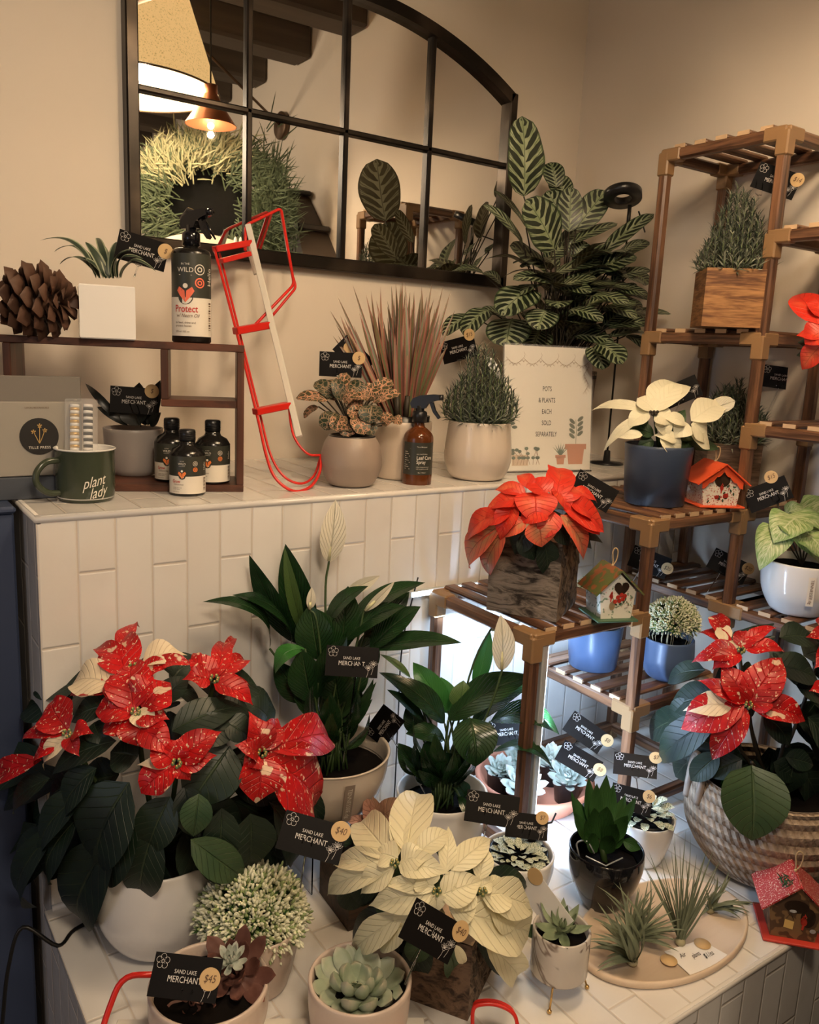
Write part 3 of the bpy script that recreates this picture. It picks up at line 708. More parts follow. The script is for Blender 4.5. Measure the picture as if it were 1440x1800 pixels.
b = MB().mat('led_glow'); b.box((1.16, YF-.012, .951), (.39, .002, .009)); link('diffuser', b, t)
# ================================================================ shared goods: pots, price cards
def pot(name, prof_out, rim, depth_in, c, mat, parent, seg=56, M=None):
    """prof_out: outer profile bottom->top; rim thickness; inside wall down by depth_in"""
    rT, zT = prof_out[-1]; b = MB().mat(mat)
    prof = [(0, prof_out[0][1])]+list(prof_out)+[(rT-rim*.3, zT+rim*.35), (rT-rim*.8, zT+rim*.2), (rT-rim, zT-rim*.2), (max(.001, rT-rim-.002), zT-depth_in)]
    b.lathe(prof, c, seg, M); return link(name, b, parent)
def soil(c, z, r, parent, mat='soil'):
    random.seed(int(abs(c[0]*1000))); b = MB().mat(mat); rows = []
    for i in range(7):
        rr = r*i/6; rows.append([V((c[0]+rr*math.cos(k*pi/12), c[1]+rr*math.sin(k*pi/12), c[2]+z+random.uniform(-.0025, .0025)-.003*i/6)) for k in range(24)])
    b.grid(rows, closed=True); return link('soil', b, parent)
def smooth_prof(pts, n=5):
    out_ = []; P = [pts[0]]+list(pts)+[pts[-1]]
    for i in range(1, len(P)-2):
        for k in range(n):
            t = k/n; r = []
            for j in (0, 1):
                a, b_, c_, d = P[i-1][j], P[i][j], P[i+1][j], P[i+2][j]
                r.append(.5*((2*b_)+(-a+c_)*t+(2*a-5*b_+4*c_-d)*t*t+(-a+3*b_-3*c_+d)*t**3))
            out_.append(tuple(r))
    out_.append(pts[-1]); return out_
# card art (local, metres): x right, y up
CW, CH = .089, .051
def circ(cx, cy, r, n=14, a0=0, a1=2*pi): return [(cx+r*math.cos(a0+(a1-a0)*k/(n-1)), cy+r*math.sin(a0+(a1-a0)*k/(n-1))) for k in range(n)]
def flower(b, cx, cy, R, f, wd=.00045):
    for k in range(5):
        a = pi/2+k*2*pi/5; b.stroke([(cx+R*.62*math.cos(a)+R*.42*math.cos(q)*1., cy+R*.62*math.sin(a)+R*.42*math.sin(q)) for q in [a-2.2+4.4*i/12 for i in range(13)]], wd, f)
    b.stroke(circ(cx, cy, R*.2, 10), wd, f)
    for k in range(8):
        a = k*pi/4; b.stroke([(cx+R*.2*math.cos(a), cy+R*.2*math.sin(a)), (cx+R*.42*math.cos(a), cy+R*.42*math.sin(a))], wd*.8, f)
def bloom(b, cx, cy, R, f, wd=.00042):
    for k in (-2, -1, 0, 1, 2):
        a = pi/2+k*.55; tx, ty = cx+R*math.cos(a), cy+R*math.sin(a)*.9
        b.stroke([(cx, cy), (cx+(tx-cx)*.5-R*.22*math.sin(a), cy+(ty-cy)*.5+R*.22*math.cos(a)), (tx, ty), (cx+(tx-cx)*.5+R*.22*math.sin(a), cy+(ty-cy)*.5-R*.22*math.cos(a)), (cx, cy)], wd, f)
    b.stroke(circ(cx, cy-R*.05, R*.3, 9, pi, 2*pi), wd, f)
    b.stroke([(cx, cy-R*.35), (cx-R*.1, cy-R*1.1), (cx-R*.35, cy-R*1.9)], wd, f)
def card_mesh(back='card_black', ink='ink_silver', blank=False):
    b = MB().mat(back); f = lambda x, y, z=0: V((x, y, z)); b.box((0, 0, -.00025), (CW, CH, .0005))
    if blank: return b
    b.mat(ink); flower(b, -.033, .0155, .0085, f); bloom(b, .0365, -.004, .0085, f); bloom(b, .0285, -.0105, .0078, f)
    b.text('SAND LAKE', .0068, f, -.001, .0055, sx=.82, sp=1.0); b.text('MERCHANT', .0105, f, -.0005, -.0035, sx=.80)
    b.stroke([(-.0225, -.0002), (-.0195, -.0002)], .0004, f)
    return b
_cm = {}
def price_card(px, py, D, ang, label, yaw=0, pitch=0, sticker=(.36, .40), price='$40', stick=None, group=None, kind='card_black', scale=1., pick=True, pick_at=(0, -.2), sr=.0135, mirror=False):
    c = at(px, py, D=D); vdir = (CAM-c).normalized(); r = UP.cross(vdir).normalized(); u = vdir.cross(r)
    Mr = Matrix((r, u, vdir)).transposed().to_4x4() @ Matrix.Rotation(rad(-ang), 4, 'Z') @ Matrix.Rotation(rad(yaw), 4, 'Y') @ Matrix.Rotation(rad(pitch), 4, 'X')
    t = bpy.data.objects.new('price_card', None); COL.objects.link(t); t.empty_display_size = .01
    W = Matrix.Translation(c) @ Mr @ Matrix.Scale(scale, 4); t.matrix_world = W; t['label'] = label; t['category'] = 'price card'
    if group: t['group'] = group
    WM[t.name] = W
    k = kind
    if k not in _cm:
        b = card_mesh('card_black' if kind == 'card_black' else 'card_white', blank=(kind != 'card_black')); b.v = [tuple(W @ V(p)) for p in b.v]; o = link('card', b, t); _cm[k] = o.data
    else:
        o = bpy.data.objects.new('card', _cm[k]); COL.objects.link(o); o.parent = t; WM[o.name] = W
    if sticker:
        sx, sy = sticker[0]*CW, sticker[1]*CH; b = MB().mat('sticker_wood'); zz = .0008 if kind == 'card_black' or True else -.001
        n = 28; top = [(sx+sr*math.cos(2*pi*k/n), sy+sr*math.sin(2*pi*k/n)) for k in range(n)]
        b.prism(top, lambda x, y, z: W @ V((x, y, z+zz)), .0006)
        if price: b.mat('ink_brown').text(price, sr*.95, lambda x, y, z: W @ V((x, y, z+zz+.0007)), sx, sy, sx=.8, shear=.2)
        link('price_sticker', b, t)
    if stick is not None:
        S_ = V(stick); h = W @ V((pick_at[0]*CW, pick_at[1]*CH, .002)); b = MB().mat('clear_plastic')
        d = (h-S_).normalized(); yv = (W.to_3x3() @ V((1, 0, 0))).normalized(); zv = (W.to_3x3() @ V((0, 0, 1))).normalized()
        fk = h-d*.018; b.tube([S_, fk], .0013, 6)
        for s_ in (-1, 1): b.tube([fk, fk+yv*s_*.0065+d*.003, fk+yv*s_*.0065+d*.028], .0010, 6)
        b.tube([fk-yv*.0065+d*.003, fk+yv*.0065+d*.003], .0010, 6)
        link('clear_pick', b, t)
    return t

# ================================================================ upper bench
# --- long brown cube shelf
SY = 1.47; SZ = ZU
t = thing('cube_display_shelf', 'low dark brown open-cube display shelf on the upper bench', 'shelf', (.32, 1.53, ZU))
ra = at(428, 865, Z=ZU); la = at(205, 864, Z=ZU); e_ = (la-ra).normalized(); dn = V((e_.y, -e_.x, 0)); dn = dn if dn.y > 0 else -dn
zt = at(425, 607, Y=ra.y).z; dp = .115; th = .013; LEN = .68
def SF(s_, d, z=0): return ra+e_*s_+dn*d+V((0, 0, z-ZU if z else 0))
def pl(name, s0, s1, z0, z1, m='dark_frame_wood'):
    b = MB().mat(m); M = Matrix((-e_, dn, V((0, 0, 1)))).transposed(); b.box(SF((s0+s1)/2, dp/2, (z0+z1)/2), (abs(s1-s0), dp, z1-z0), M, .0012); link(name, b, t)
def s_at(px, py):
    a = ray(px, py); A = ra; # intersect ray with shelf front plane
    t_ = (ra-CAM).dot(dn)/a.dot(dn); p = CAM+a*t_; return (p-ra).dot(e_), p.z
pl('top_board', 0, LEN, zt-th, zt); pl('bottom_board', 0, LEN, ZU, ZU+th); pl('side_board', 0, th, ZU+th, zt-th, 'dark_frame_wood_up'); pl('side_board', LEN-th, LEN, ZU+th, zt-th, 'dark_frame_wood_up')
sm_, zs = s_at(283, 700)[0], s_at(400, 711)[1]
pl('divider', sm_-th, sm_, zs+.006, zt-th, 'dark_frame_wood_up'); pl('short_shelf', th, sm_, zs-.007, zs+.006)
sl_ = s_at(5, 640)[0]; pl('divider', sl_-th, sl_, ZU+th, zt-th, 'dark_frame_wood_up')
ST = zt
# --- pinecone
random.seed(3)
t = thing('pinecone', 'large open brown pinecone lying on the cube shelf', 'pinecone', tuple(at(65, 585, Y=1.58)))
pc = at(64, 530, Y=1.585); b = MB(); ax = (RT*.98+UP*-.02+BK*.1).normalized(); e1 = ax.cross(V((0, 0, 1))).normalized(); e2 = ax.cross(e1)
Rm = .060
for i in range(66):
    f = (i+.5)/66; a = i*2.39996; s_ = -.055+.115*f; rr = Rm*math.sin(pi*min(1, .16+f*.80))**.7
    d = e1*math.cos(a)+e2*math.sin(a); base = pc+ax*(s_-.012)+d*rr*.22; tip = pc+ax*(s_+.016*(f-.1))+d*rr*random.uniform(1.05, 1.22)
    wd = .027*(rr/Rm)+.009
    b.mat('pine_scale').leaf(base, tip, wd, ax*-1+d*.2, -.12, -.25, .0, 'obov', 6, 4, curl=.05, thick=.16)
b.mat('pine_scale'); b.blob(pc, .028, None, 12, 8, (1, 1, 1)); link('scales', b, t)
# --- white square pot with striped plant
def square_pot(c, w_, h, yaw, mat, parent, inset=.008, taper=1.0, drop=.012):
    M = Matrix.Rotation(yaw, 3, 'Z'); b = MB().mat(mat); c = V(c)
    def ring(hw, z): return [c+M @ V((sx*hw, sy*hw, z)) for sx, sy in ((-1, -1), (1, -1), (1, 1), (-1, 1))]
    rs = [ring(w_/2*taper-.002, 0), ring(w_/2*taper, .002), ring(w_/2, h-.002), ring(w_/2-.002, h), ring(w_/2-inset, h), ring(w_/2-inset-.001, h-drop)]
    b.grid(rs, closed=True, sm=False); b.poly(rs[0][::-1]); o = link('pot', b, parent)
    b = MB().mat('soil'); b.poly(rs[-1]); link('soil', b, parent); return o
c = at(188, 594, Y=1.57); c.z = ST
t = thing('potted_dracaena', 'striped strap-leaf plant in a white square pot on the cube shelf', 'potted plant', tuple(c))
square_pot(c, .092, .092, rad(-12), 'white_ceramic', t)
D0 = depth(c)
def pp(px, py, dd=0, D=None): return at(px, py, D=(D0 if D is None else D)+dd)
b = MB(); root = pp(195, 490)
for (tx, ty, w_, bd, dd) in ((70, 423, 13, .30, -.02), (95, 443, 12, .30, .02), (105, 465, 11, .25, .03), (150, 425, 16, .10, .0), (128, 452, 12, .2, -.03), (180, 430, 14, .1, .03), (205, 425, 13, .12, .03), (240, 438, 13, .28, -.02), (252, 455, 12, .33, -.03), (275, 478, 11, .40, -.01), (262, 470, 11, .3, .03), (218, 440, 14, .15, -.03), (170, 418, 12, .18, .05)):
    b.mat('striped_strap').leaf(root+RT*((tx-190)*.00022), pp(tx, ty, dd), w_*1.25*D0/F, BK*.5+UP*.7+RT*((tx-195)*-.003), bd, .25, .05, 'strap', 14, 4)
link('foliage', b, t)
price_card(250, 441, D0+.0, 12, 'black price card tilted in the white square pot on the cube shelf', yaw=10, sticker=(.44, .22), price='$', stick=pp(236, 487))
# --- neem oil spray bottle
def trigger(b, c, z, s, dirv, long=False):
    """black trigger head; c axis, z collar base, s scale, dirv horizontal nozzle direction"""
    dirv = V(dirv).normalized(); sd = V((0, 0, 1)).cross(dirv); c = V(c); M = Matrix((dirv, sd, V((0, 0, 1)))).transposed()
    b.lathe([(.0, 0), (.0155*s, 0), (.0155*s, .020*s), (.013*s, .023*s), (.009*s, .024*s), (.009*s, .034*s), (0, .034*s)], c+V((0, 0, z)), 24)
    o = c+V((0, 0, z+.034*s)); P = lambda x, zz: o+dirv*x*s+V((0, 0, zz*s))
    prof = [(-.016, -.004), (-.020, .006), (-.014, .016), (.0, .021), (.030, .022), (.040, .020), (.042, .010), (.030, .008), (.018, .004), (.012, -.006)]
    b.prism(prof, lambda x, y, z_: P(x, y)+sd*(z_-.008*s), .016*s)
    b.tube([P(.038, .015), P(.048, .015)], .006*s, 10)
    b.prism([(.020, .006), (.028, .006), (.033, -.010), (.044, -.026), (.040, -.029), (.028, -.014)], lambda x, y, z_: P(x, y)+sd*(z_-.005*s), .010*s)
def wild_label(f, b, R, z0, z1, title, sub, tcol, big=1., vtext=True):
    """f(x,y,z) wraps label; R radius; label height z0..z1"""
    H = z1-z0; zm = z0+H*.47; n = 24; wd = R*1.35
    def band(a, c_, m, off=.0003):
        b.mat(m); b.grid([[f(-wd+2*wd*k/n, a, off) for k in range(n+1)], [f(-wd+2*wd*k/n, c_, off) for k in range(n+1)]])
    band(z0, zm, 'label_cream'); band(zm, z1, 'label_green')
    u = H*.01; cx = -R*.30
    b.mat('label_green').prism([(cx+q[0], q[1]) for q in [(9.5*u*math.cos(a), zm+1*u+9.5*u*math.sin(a)) for a in [2*pi*k/24 for k in range(24)]]], lambda x, y, z: f(x, y, .0005+z), .0001)
    b.mat(tcol)
    for s_ in (-1, 1): b.prism([(cx, zm-6*u), (cx+s_*7*u, zm+2*u), (cx+s_*11*u, zm+8*u), (cx+s_*8*u, zm+13*u), (cx+s_*1*u, zm+8*u)][::s_], lambda x, y, z: f(x, y, .0008+z), .0001)
    b.mat('label_cream').prism([(cx+3.0*u*math.cos(k*pi/8), zm+14*u+3.0*u*math.sin(k*pi/8)) for k in range(16)], lambda x, y, z: f(x, y, .0010+z), .0001)
    g = lambda x, y, z=0: f(x, y, .0010)
    b.mat('label_cream'); b.text('WILD', 8*u, g, cx, zm+33*u); b.text('IN THE', 3.4*u, g, cx, zm+40*u); b.stroke([(cx-8*u, zm+27*u), (cx+8*u, zm+27*u)], .5*u, g)
    b.stroke(circ(R*.42, zm+34*u, 6*u, 18), 1.0*u, g, True); b.stroke(circ(R*.42, zm+34*u, 2.6*u, 12), 1.2*u, g, True)
    b.mat(tcol); b.stroke(circ(R*.42, zm+18*u, 5.4*u, 18), 1.6*u, g, True); b.stroke(circ(R*.42, zm+18*u, 2.4*u, 12), 1.6*u, g, True)
    b.mat('ink_red'); b.text(title, 12*u, g, -R*.88, z0+H*.33, 'LEFT', .8, bold=.01); b.mat('ink_brown'); b.text(sub, 6*u, g, -R*.80, z0+H*.25, 'LEFT', .9, shear=.3)
    b.text('to feed, shine and', 3.6*u, g, -R*.85, z0+H*.165, 'LEFT'); b.text('protect leaves', 3.6*u, g, -R*.85, z0+H*.125, 'LEFT'); b.text('250 ml / 8.5 oz', 3*u, g, -R*.85, z0+H*.055, 'LEFT')
    if vtext:
        b.mat('label_cream').text('Hello', 10*u, lambda x, y, z=0: f(R*1.05-y, x+zm+26*u, .001), 0, 0)
        b.mat('ink_brown')
        for k in range(12): b.stroke([(R*.98, z0+H*(.08+.03*k)), (R*1.18, z0+H*(.08+.03*k))], (.6+.7*(k % 3))*u, g)
c = at(337, 599, Y=1.535); c.z = ST
t = thing('neem_oil_spray_bottle', 'tall neem oil spray bottle with black trigger on the cube shelf', 'bottle', tuple(c))
D1 = depth(c); R_ = 67*D1/F/2; hb = (598-440)*D1/F*1.0
b = MB().mat('bottle_dark'); b.lathe([(0, 0), (R_-.003, 0), (R_, .003), (R_, hb-.008), (R_-.003, hb-.002), (R_-.008, hb), (.016, hb+.001), (.0135, hb+.003), (.0135, hb+.012), (0, hb+.012)], c, 48); link('bottle', b, t)
b = MB(); wild_label(cyl_fn(c, R_, facing(c)+.0), b, R_, .012, hb-.010, 'Protect', 'w/ Neem Oil', 'ink_coral'); link('label', b, t)
b = MB().mat('black_gloss'); trigger(b, c, hb+.006, 1.05, -RT*.25+BK*.2+RT*.6); 
hd = c+V((0, 0, hb+.07)); link('trigger_head', b, t)
b = MB().mat('black_gloss'); b.tube([pp(318, 385, 0, D1-.005), pp(332, 370, -.02, D1), pp(352, 378, -.03, D1), pp(368, 402, -.035, D1), pp(379, 421, -.03, D1)], [.004, .006, .005, .0035, .0015], 8); link('trigger_lever', b, t)
# --- gift boxes
t = thing('grey_gift_box', 'grey lidded gift box with round black floral label at the left', 'box', tuple(at(40, 838, Y=1.52)))
gy = 1.512; ga = at(146, 835, Y=gy); gz0 = at(60, 836, Y=gy).z; gzl = at(100, 706, Y=gy).z; gzt = at(100, 662, Y=gy).z
b = MB().mat('box_grey_light'); b.box((ga.x-.11, gy+.004, (gz0+gzl)/2), (.22, .0165, gzl-gz0), None, .0015); link('front_panel', b, t)
b = MB().mat('box_grey'); b.box((ga.x-.11, gy+.0085+.0, (gz0+gzt)/2), (.222, .016, gzt-gz0), None, .0015); link('lid', b, t)
lc = at(69, 767, Y=gy-.0045); f = plane_fn(lc, (1, 0, 0), (0, 0, 1)); fl = lambda x, y, z=0: lc+V((x, -.0006-z*.2, y))
b = MB().mat('ink_black'); b.prism(circ(0, 0, .031, 37)[:-1], fl, .0006); b.mat('ink_gold')
fg = lambda x, y, z=0: lc+V((x, -.0010, y))
for (x, y) in ((-.009, .008), (.001, .018), (.009, .010)):
    b.stroke([(0, -.012), (x*.5, -.002), (x, y)], .0010, fg)
    for k in range(5): b.stroke([(x, y), (x+.0038*math.cos(k*1.256+.3), y+.0038*math.sin(k*1.256+.3))], .0016, fg)
b.mat('label_cream').text('TILLE PRESS', .0062, fg, 0, -.019, sx=1.0, sp=1.1); link('round_label', b, t)
b = MB().mat('ink_brown'); fg2 = lambda x, y, z=0: lc+V((x, -.0004, y)); b.text('LOCAL BOTANICALS', .004, fg2, -.002, .048); link('lettering', b, t)
b = MB().mat('box_blue'); bz = ZU+.001; gx = at(100, 858, Y=1.505).x; b.box((gx-.1, 1.5165, (gz0+bz)/2-.0005), (.2, .023, gz0-bz-.001), None, .0015)
single('blue_grey_box', b, 'flat blue-grey box lying under the grey gift box', 'box')
# --- mug with candle pack
c = foot(152, 886, ZU, .045); D1 = depth(c)
t = thing('plant_lady_mug', 'dark green enamel mug reading plant lady on the bench corner', 'mug', tuple(c))
hm = 92*D1/F*.98; rm = 98*D1/F/2
b = MB().mat('enamel_green'); b.lathe([(0, 0), (rm*.86, 0), (rm*.93, .003), (rm*.97, .010), (rm, .022), (rm, hm-.003), (rm+.001, hm)], c, 56); link('body', b, t)
b = MB().mat('enamel_white'); b.lathe([(rm+.001, hm-.001), (rm+.0025, hm+.0005), (rm+.001, hm+.002), (rm-.0015, hm), (rm-.002, .006), (0, .005)], c, 56); link('rim', b, t)
hd = V((-.97, -.24, 0)); b = MB().mat('enamel_green')
b.tube(smooth_prof3([c+hd*(rm-.003)+V((0, 0, hm*.80)), c+hd*(rm+.020)+V((0, 0, hm*.78)), c+hd*(rm+.036)+V((0, 0, hm*.60)), c+hd*(rm+.036)+V((0, 0, hm*.38)), c+hd*(rm+.018)+V((0, 0, hm*.20)), c+hd*(rm-.003)+V((0, 0, hm*.18))]), .0055, 12); link('handle', b, t)
b = MB().mat('label_cream'); f = cyl_fn(c, rm, facing(c)+.28)
b.text('plant', .026, lambda x, y, z=0: f(x, y+x*.22, .0006), 0, hm*.42, sx=.72, shear=.35); b.text('lady', .026, lambda x, y, z=0: f(x, y+x*.22, .0006), .006, hm*.20, sx=.72, shear=.35); link('lettering', b, t)
b = MB().mat('thin_clear'); q = [at(116, 703, D=D1+.005), at(167, 704, D=D1+.015)]; bx = at(143, 752, D=D1-.014); 
Mx = Matrix((RT, (UP*.2-BK).normalized().cross(RT)*-1 if False else BK, UP)).transposed(); b.box(bx+V((0, 0, 0)), (.050, .022, .098), Mx, .002)
t = thing('striped_straw_pack', 'clear pack of gold and black striped sticks standing in the green mug', 'pack', tuple(bx-V((0, 0, .05))))
link('clear_sleeve', b, t)
for k, m_ in ((-.0115, 'ink_gold'), (.0115, 'ink_black')):
    b = MB()
    for i in range(16):
        b.mat('enamel_white' if i % 2 else m_); z_ = -.045+i*.0053; o_ = bx+RT*k+UP*z_; b.tube([o_, o_+UP*.0053], .0078, 14)
    link('striped_stick', b, t)
# --- grey pot in the cube shelf
c = foot(236, 838, ZU+th, .043); D1 = depth(c); D0 = D1
t = thing('potted_strap_plant', 'broad dark strap-leaf plant in a satin grey pot inside the cube shelf', 'potted plant', tuple(c))
pot('pot', smooth_prof([(.040, 0), (.048, .012), (.054, .045), (.057, .090)]), .004, .012, c, 'grey_ceramic', t); soil(c, .082, .052, t)
b = MB().mat('dark_strap')
for (bx_, by, tx, ty, w_, bd, dd) in ((215, 745, 150, 674, 12, .25, -.01), (225, 748, 170, 715, 14, .2, -.02), (235, 748, 195, 690, 22, .05, .0), (245, 748, 225, 700, 40, .02, -.02), (255, 748, 262, 690, 40, .02, .02), (260, 748, 282, 668, 24, .05, .0), (240, 748, 245, 672, 36, .02, .03), (265, 750, 283, 725, 16, .1, -.02)):
    b.leaf(pp(bx_, by, dd*.5), pp(tx, ty, dd), w_*1.2*D0/F, BK+UP*.3, bd, .2, .05, 'lance', 10, 4)
link('foliage', b, t)
price_card(236, 704, D0-.035, 2, 'black price card in the grey pot inside the cube shelf', sticker=(.36, .40), price='$', stick=pp(248, 750, -.02))
# --- grow bottles
def grow_bottle(px, py, label, nm=None):
    c = foot(px, py, ZU+(.013 if py < 865 else 0), .03); t = thing('grow_concentrate_bottle', label, 'bottle', tuple(c), 'small plant food bottles')
    D1 = depth(c); R_ = .0325; hb = .086
    b = MB().mat('bottle_dark'); b.lathe([(0, 0), (R_-.003, 0), (R_, .003), (R_, hb-.012), (R_-.006, hb-.002), (.016, hb+.004), (.014, hb+.008), (.014, hb+.014), (0, hb+.014)], c, 40); link('bottle', b, t)
    b = MB().mat('black_plastic'); b.lathe([(0, hb+.012), (.0145, hb+.012), (.0145, hb+.031), (.0125, hb+.033), (0, hb+.033)], c, 32)
    for k in range(4): b.tube([c+V((.0146*math.cos(a*pi/12), .0146*math.sin(a*pi/12), hb+.015+k*.004)) for a in range(24)], .0006, 4, closed=True)
    link('cap', b, t)
    b = MB(); wild_label(cyl_fn(c, R_, facing(c)+.0), b, R_, .005, hb-.013, 'Grow', 'Concentrate', 'ink_orange'); link('label', b, t)
grow_bottle(330, 873, 'plant food bottle standing in front of the other two'); grow_bottle(303, 848, 'plant food bottle at the back left, beside the satin grey pot'); grow_bottle(374, 852, 'plant food bottle at the back right, beside the shelf side board')
# --- red sled leaning on the wall
t = thing('red_metal_sled', 'slim red metal sled with a white slat, leaning against the back wall', 'sled', tuple(at(500, 862, Z=ZU)))
def sp(px, py, Y): return at(px, py, Y=Y)
def ys(py): return 1.822-(py-365)/(865-365)*.395
def q(px, py, off=0): return sp(px, py, ys(py)+off)
b = MB().mat('red_enamel'); b.tube(smooth_prof3([q(377, 438), q(415, 580), q(452, 730), q(468, 800), q(484, 840), q(515, 863), q(545, 856), q(562, 830), q(564, 800)]), .0030, 8); link('runner', b, t)
b = MB().mat('red_enamel'); b.tube(smooth_prof3([q(386, 445, .03), q(420, 580, .03), q(457, 728, .03), q(476, 800, .03), q(500, 838, .03), q(530, 850, .03), q(552, 836, .03), q(563, 805, .02)]), .0026, 8); link('runner', b, t)
def rounded(pts, r=.012):
    o = [pts[0]]
    for i in range(1, len(pts)-1):
        a, p, c_ = pts[i-1], pts[i], pts[i+1]; d1 = (a-p); d2 = (c_-p); r1 = min(r, d1.length*.45, d2.length*.45); A, B = p+d1.normalized()*r1, p+d2.normalized()*r1
        for k in range(6): t_ = k/5; o.append(A*(1-t_)**2+p*2*t_*(1-t_)+B*t_*t_)
    return o+[pts[-1]]
b = MB().mat('red_enamel'); b.tube(rounded([q(431, 440), q(432, 396), q(494, 366), q(517, 500), q(440, 580)]), .0034, 8); link('handle_hoop', b, t)
b = MB().mat('red_enamel'); b.tube(rounded([q(493, 368, .012), q(513, 480, .012), q(521, 505, .02), q(478, 556, .02)]), .0030, 8); link('handle_hoop', b, t)
def strap(a, b_, wd): m = MB().mat('red_enamel'); m.bar(a, b_, .022, wd, V((0, 0, 1)), .0015); link('cross_bar', m, t)
strap(q(377, 438), q(440, 427), .013); strap(q(388, 459), q(438, 446), .010); strap(q(413, 582), q(475, 571), .015); strap(q(448, 724), q(508, 712), .013)
b = MB().mat('red_enamel'); b.tube(smooth_prof3([q(508, 715), q(516, 765), q(540, 797), q(564, 800)]), .0026, 8); link('runner', b, t)
b = MB().mat('white_slat'); b.bar(q(436, 395, -.006), q(526, 768, -.006), .013, .008, BK, .001); link('slat', b, t)
b = MB().mat('white_slat'); b.bar(q(436, 432, .03), q(450, 482, .03), .010, .006, BK, .001); link('slat', b, t)
# --- taupe pot with pink-veined fittonia
def fittonia(t, c, rx, D0, leaves, mats, stems=True, seed=1):
    b = MB(); sb = MB().mat('stem_dark'); random.seed(seed)
    for i, (bx_, by, tx, ty, w_, dd) in enumerate(leaves):
        A = at(bx_, by, D=D0+dd*.6); B = at(tx, ty, D=D0+dd); b.mat(mats[i % len(mats)]).leaf(A, B, w_*1.25*D0/F, BK*.7+UP*.6+RT*((tx-bx_)*.004), .14, .18, .06, 'ellip', 8, 4)
        if stems: sb.tube([c, (c+A)/2+V((0, 0, .01)), A], .0016, 5)
    link('foliage', b, t)
    if stems: link('stems', sb, t)
c = foot(616, 859, ZU, .042); D0 = depth(c)
t = thing('potted_nerve_plant', 'pink-veined nerve plant in a round taupe pot on the upper bench', 'potted plant', tuple(c))
pot('pot', smooth_prof([(.034, 0), (.048, .008), (.061, .035), (.063, .055), (.058, .082), (.049, .100)]), .004, .012, c, 'taupe_ceramic', t); b = MB().mat('black_plastic'); b.lathe([(.046, .094), (.048, .103), (.044, .104), (.042, .094)], c, 40); link('nursery_pot', b, t); soil(c, .095, .044, t)
L = [(575, 705, 520, 700, 22, 0), (560, 715, 534, 735, 16, .02), (590, 700, 553, 672, 26, .02), (590, 705, 575, 668, 24, .04), (595, 700, 610, 655, 22, .02), (600, 705, 590, 665, 20, .0), (605, 708, 628, 690, 22, -.01), (610, 715, 640, 715, 26, 0), (640, 700, 612, 672, 26, .03), (645, 705, 660, 675, 28, .03), (650, 705, 690, 668, 28, .04), (655, 712, 650, 745, 34, -.03), (655, 708, 705, 692, 22, .0), (650, 700, 620, 700, 20, 0), (590, 725, 572, 757, 30, -.03), (600, 730, 592, 760, 26, -.04), (625, 730, 640, 765, 28, -.03), (640, 740, 655, 765, 24, -.02), (610, 745, 612, 768, 26, -.03), (580, 740, 565, 750, 18, 0), (600, 750, 630, 758, 24, -.02), (690, 740, 708, 742, 20, 0), (672, 748, 690, 728, 22, 0), (560, 705, 590, 690, 22, .02), (630, 735, 610, 720, 24, -.02)]
fittonia(t, c+V((0, 0, .095)), 0, D0, L, ['fittonia_pink', 'fittonia_pink', 'fittonia_dark'])
price_card(599, 641, D0+.03, 2, 'black price card standing above the pink-veined nerve plant', sticker=(.42, .30), price='$', stick=pp(604, 768, .0))
price_card(622, 625, D0+.12, 45, 'black price card turned cornerwise behind the red-edged spiky plant', sticker=(-.22, .10), price='', stick=pp(650, 745, .1), scale=.95)
# --- tall cream pot with spiky dracaena
c = foot(702, 845, ZU, .05); D0 = depth(c)
t = thing('potted_dragon_tree', 'spiky red-edged dragon tree in a tall cream pot on the upper bench', 'potted plant', tuple(c))
pot('pot', smooth_prof([(.048, 0), (.057, .008), (.062, .05), (.067, .125)]), .005, .03, c, 'cream_matte', t); b = MB().mat('black_plastic'); b.lathe([(.058, .10), (.061, .138), (.057, .139), (.055, .11)], c, 40); link('nursery_pot', b, t); soil(c, .12, .057, t)
random.seed(8); b = MB()
for i in range(95):
    a = random.uniform(-1, 1); tx = 690+a*100+random.uniform(-8, 8); ty = 492+abs(a)**2.4*55+random.uniform(0, 95)*(1-.3*abs(a)); dd = random.uniform(-.07, .07)
    base = at(705+a*22+random.uniform(-6, 6), 738, D=D0+dd*.3)
    b.mat('marginata_leaf' if i % 3 else 'marginata_pink').leaf(base, at(tx, ty, D=D0+dd), random.uniform(9, 13)*D0/F, BK+UP*.2+RT*random.uniform(-.8, .8), random.uniform(-.03, .06)*(1 if a > 0 else -1), .25, 0, 'blade', 8, 2)
for (tx, ty) in ((580, 545), (593, 520), (793, 510), (780, 500), (800, 545), (585, 590), (620, 500), (760, 495)):
    b.mat('marginata_leaf').leaf(at(705+(tx-690)*.2, 735, D=D0), at(tx, ty, D=D0-.02), 9*D0/F, BK+UP*.2, .05, .25, 0, 'blade', 8, 2)
link('foliage', b, t)
b = MB().mat('stem_dark')
for k in range(4): b.tube([c+V((.012*math.cos(k*1.6), .012*math.sin(k*1.6), .12)), c+V((.016*math.cos(k*1.6), .016*math.sin(k*1.6), .18))], .006, 8)
link('stems', b, t)
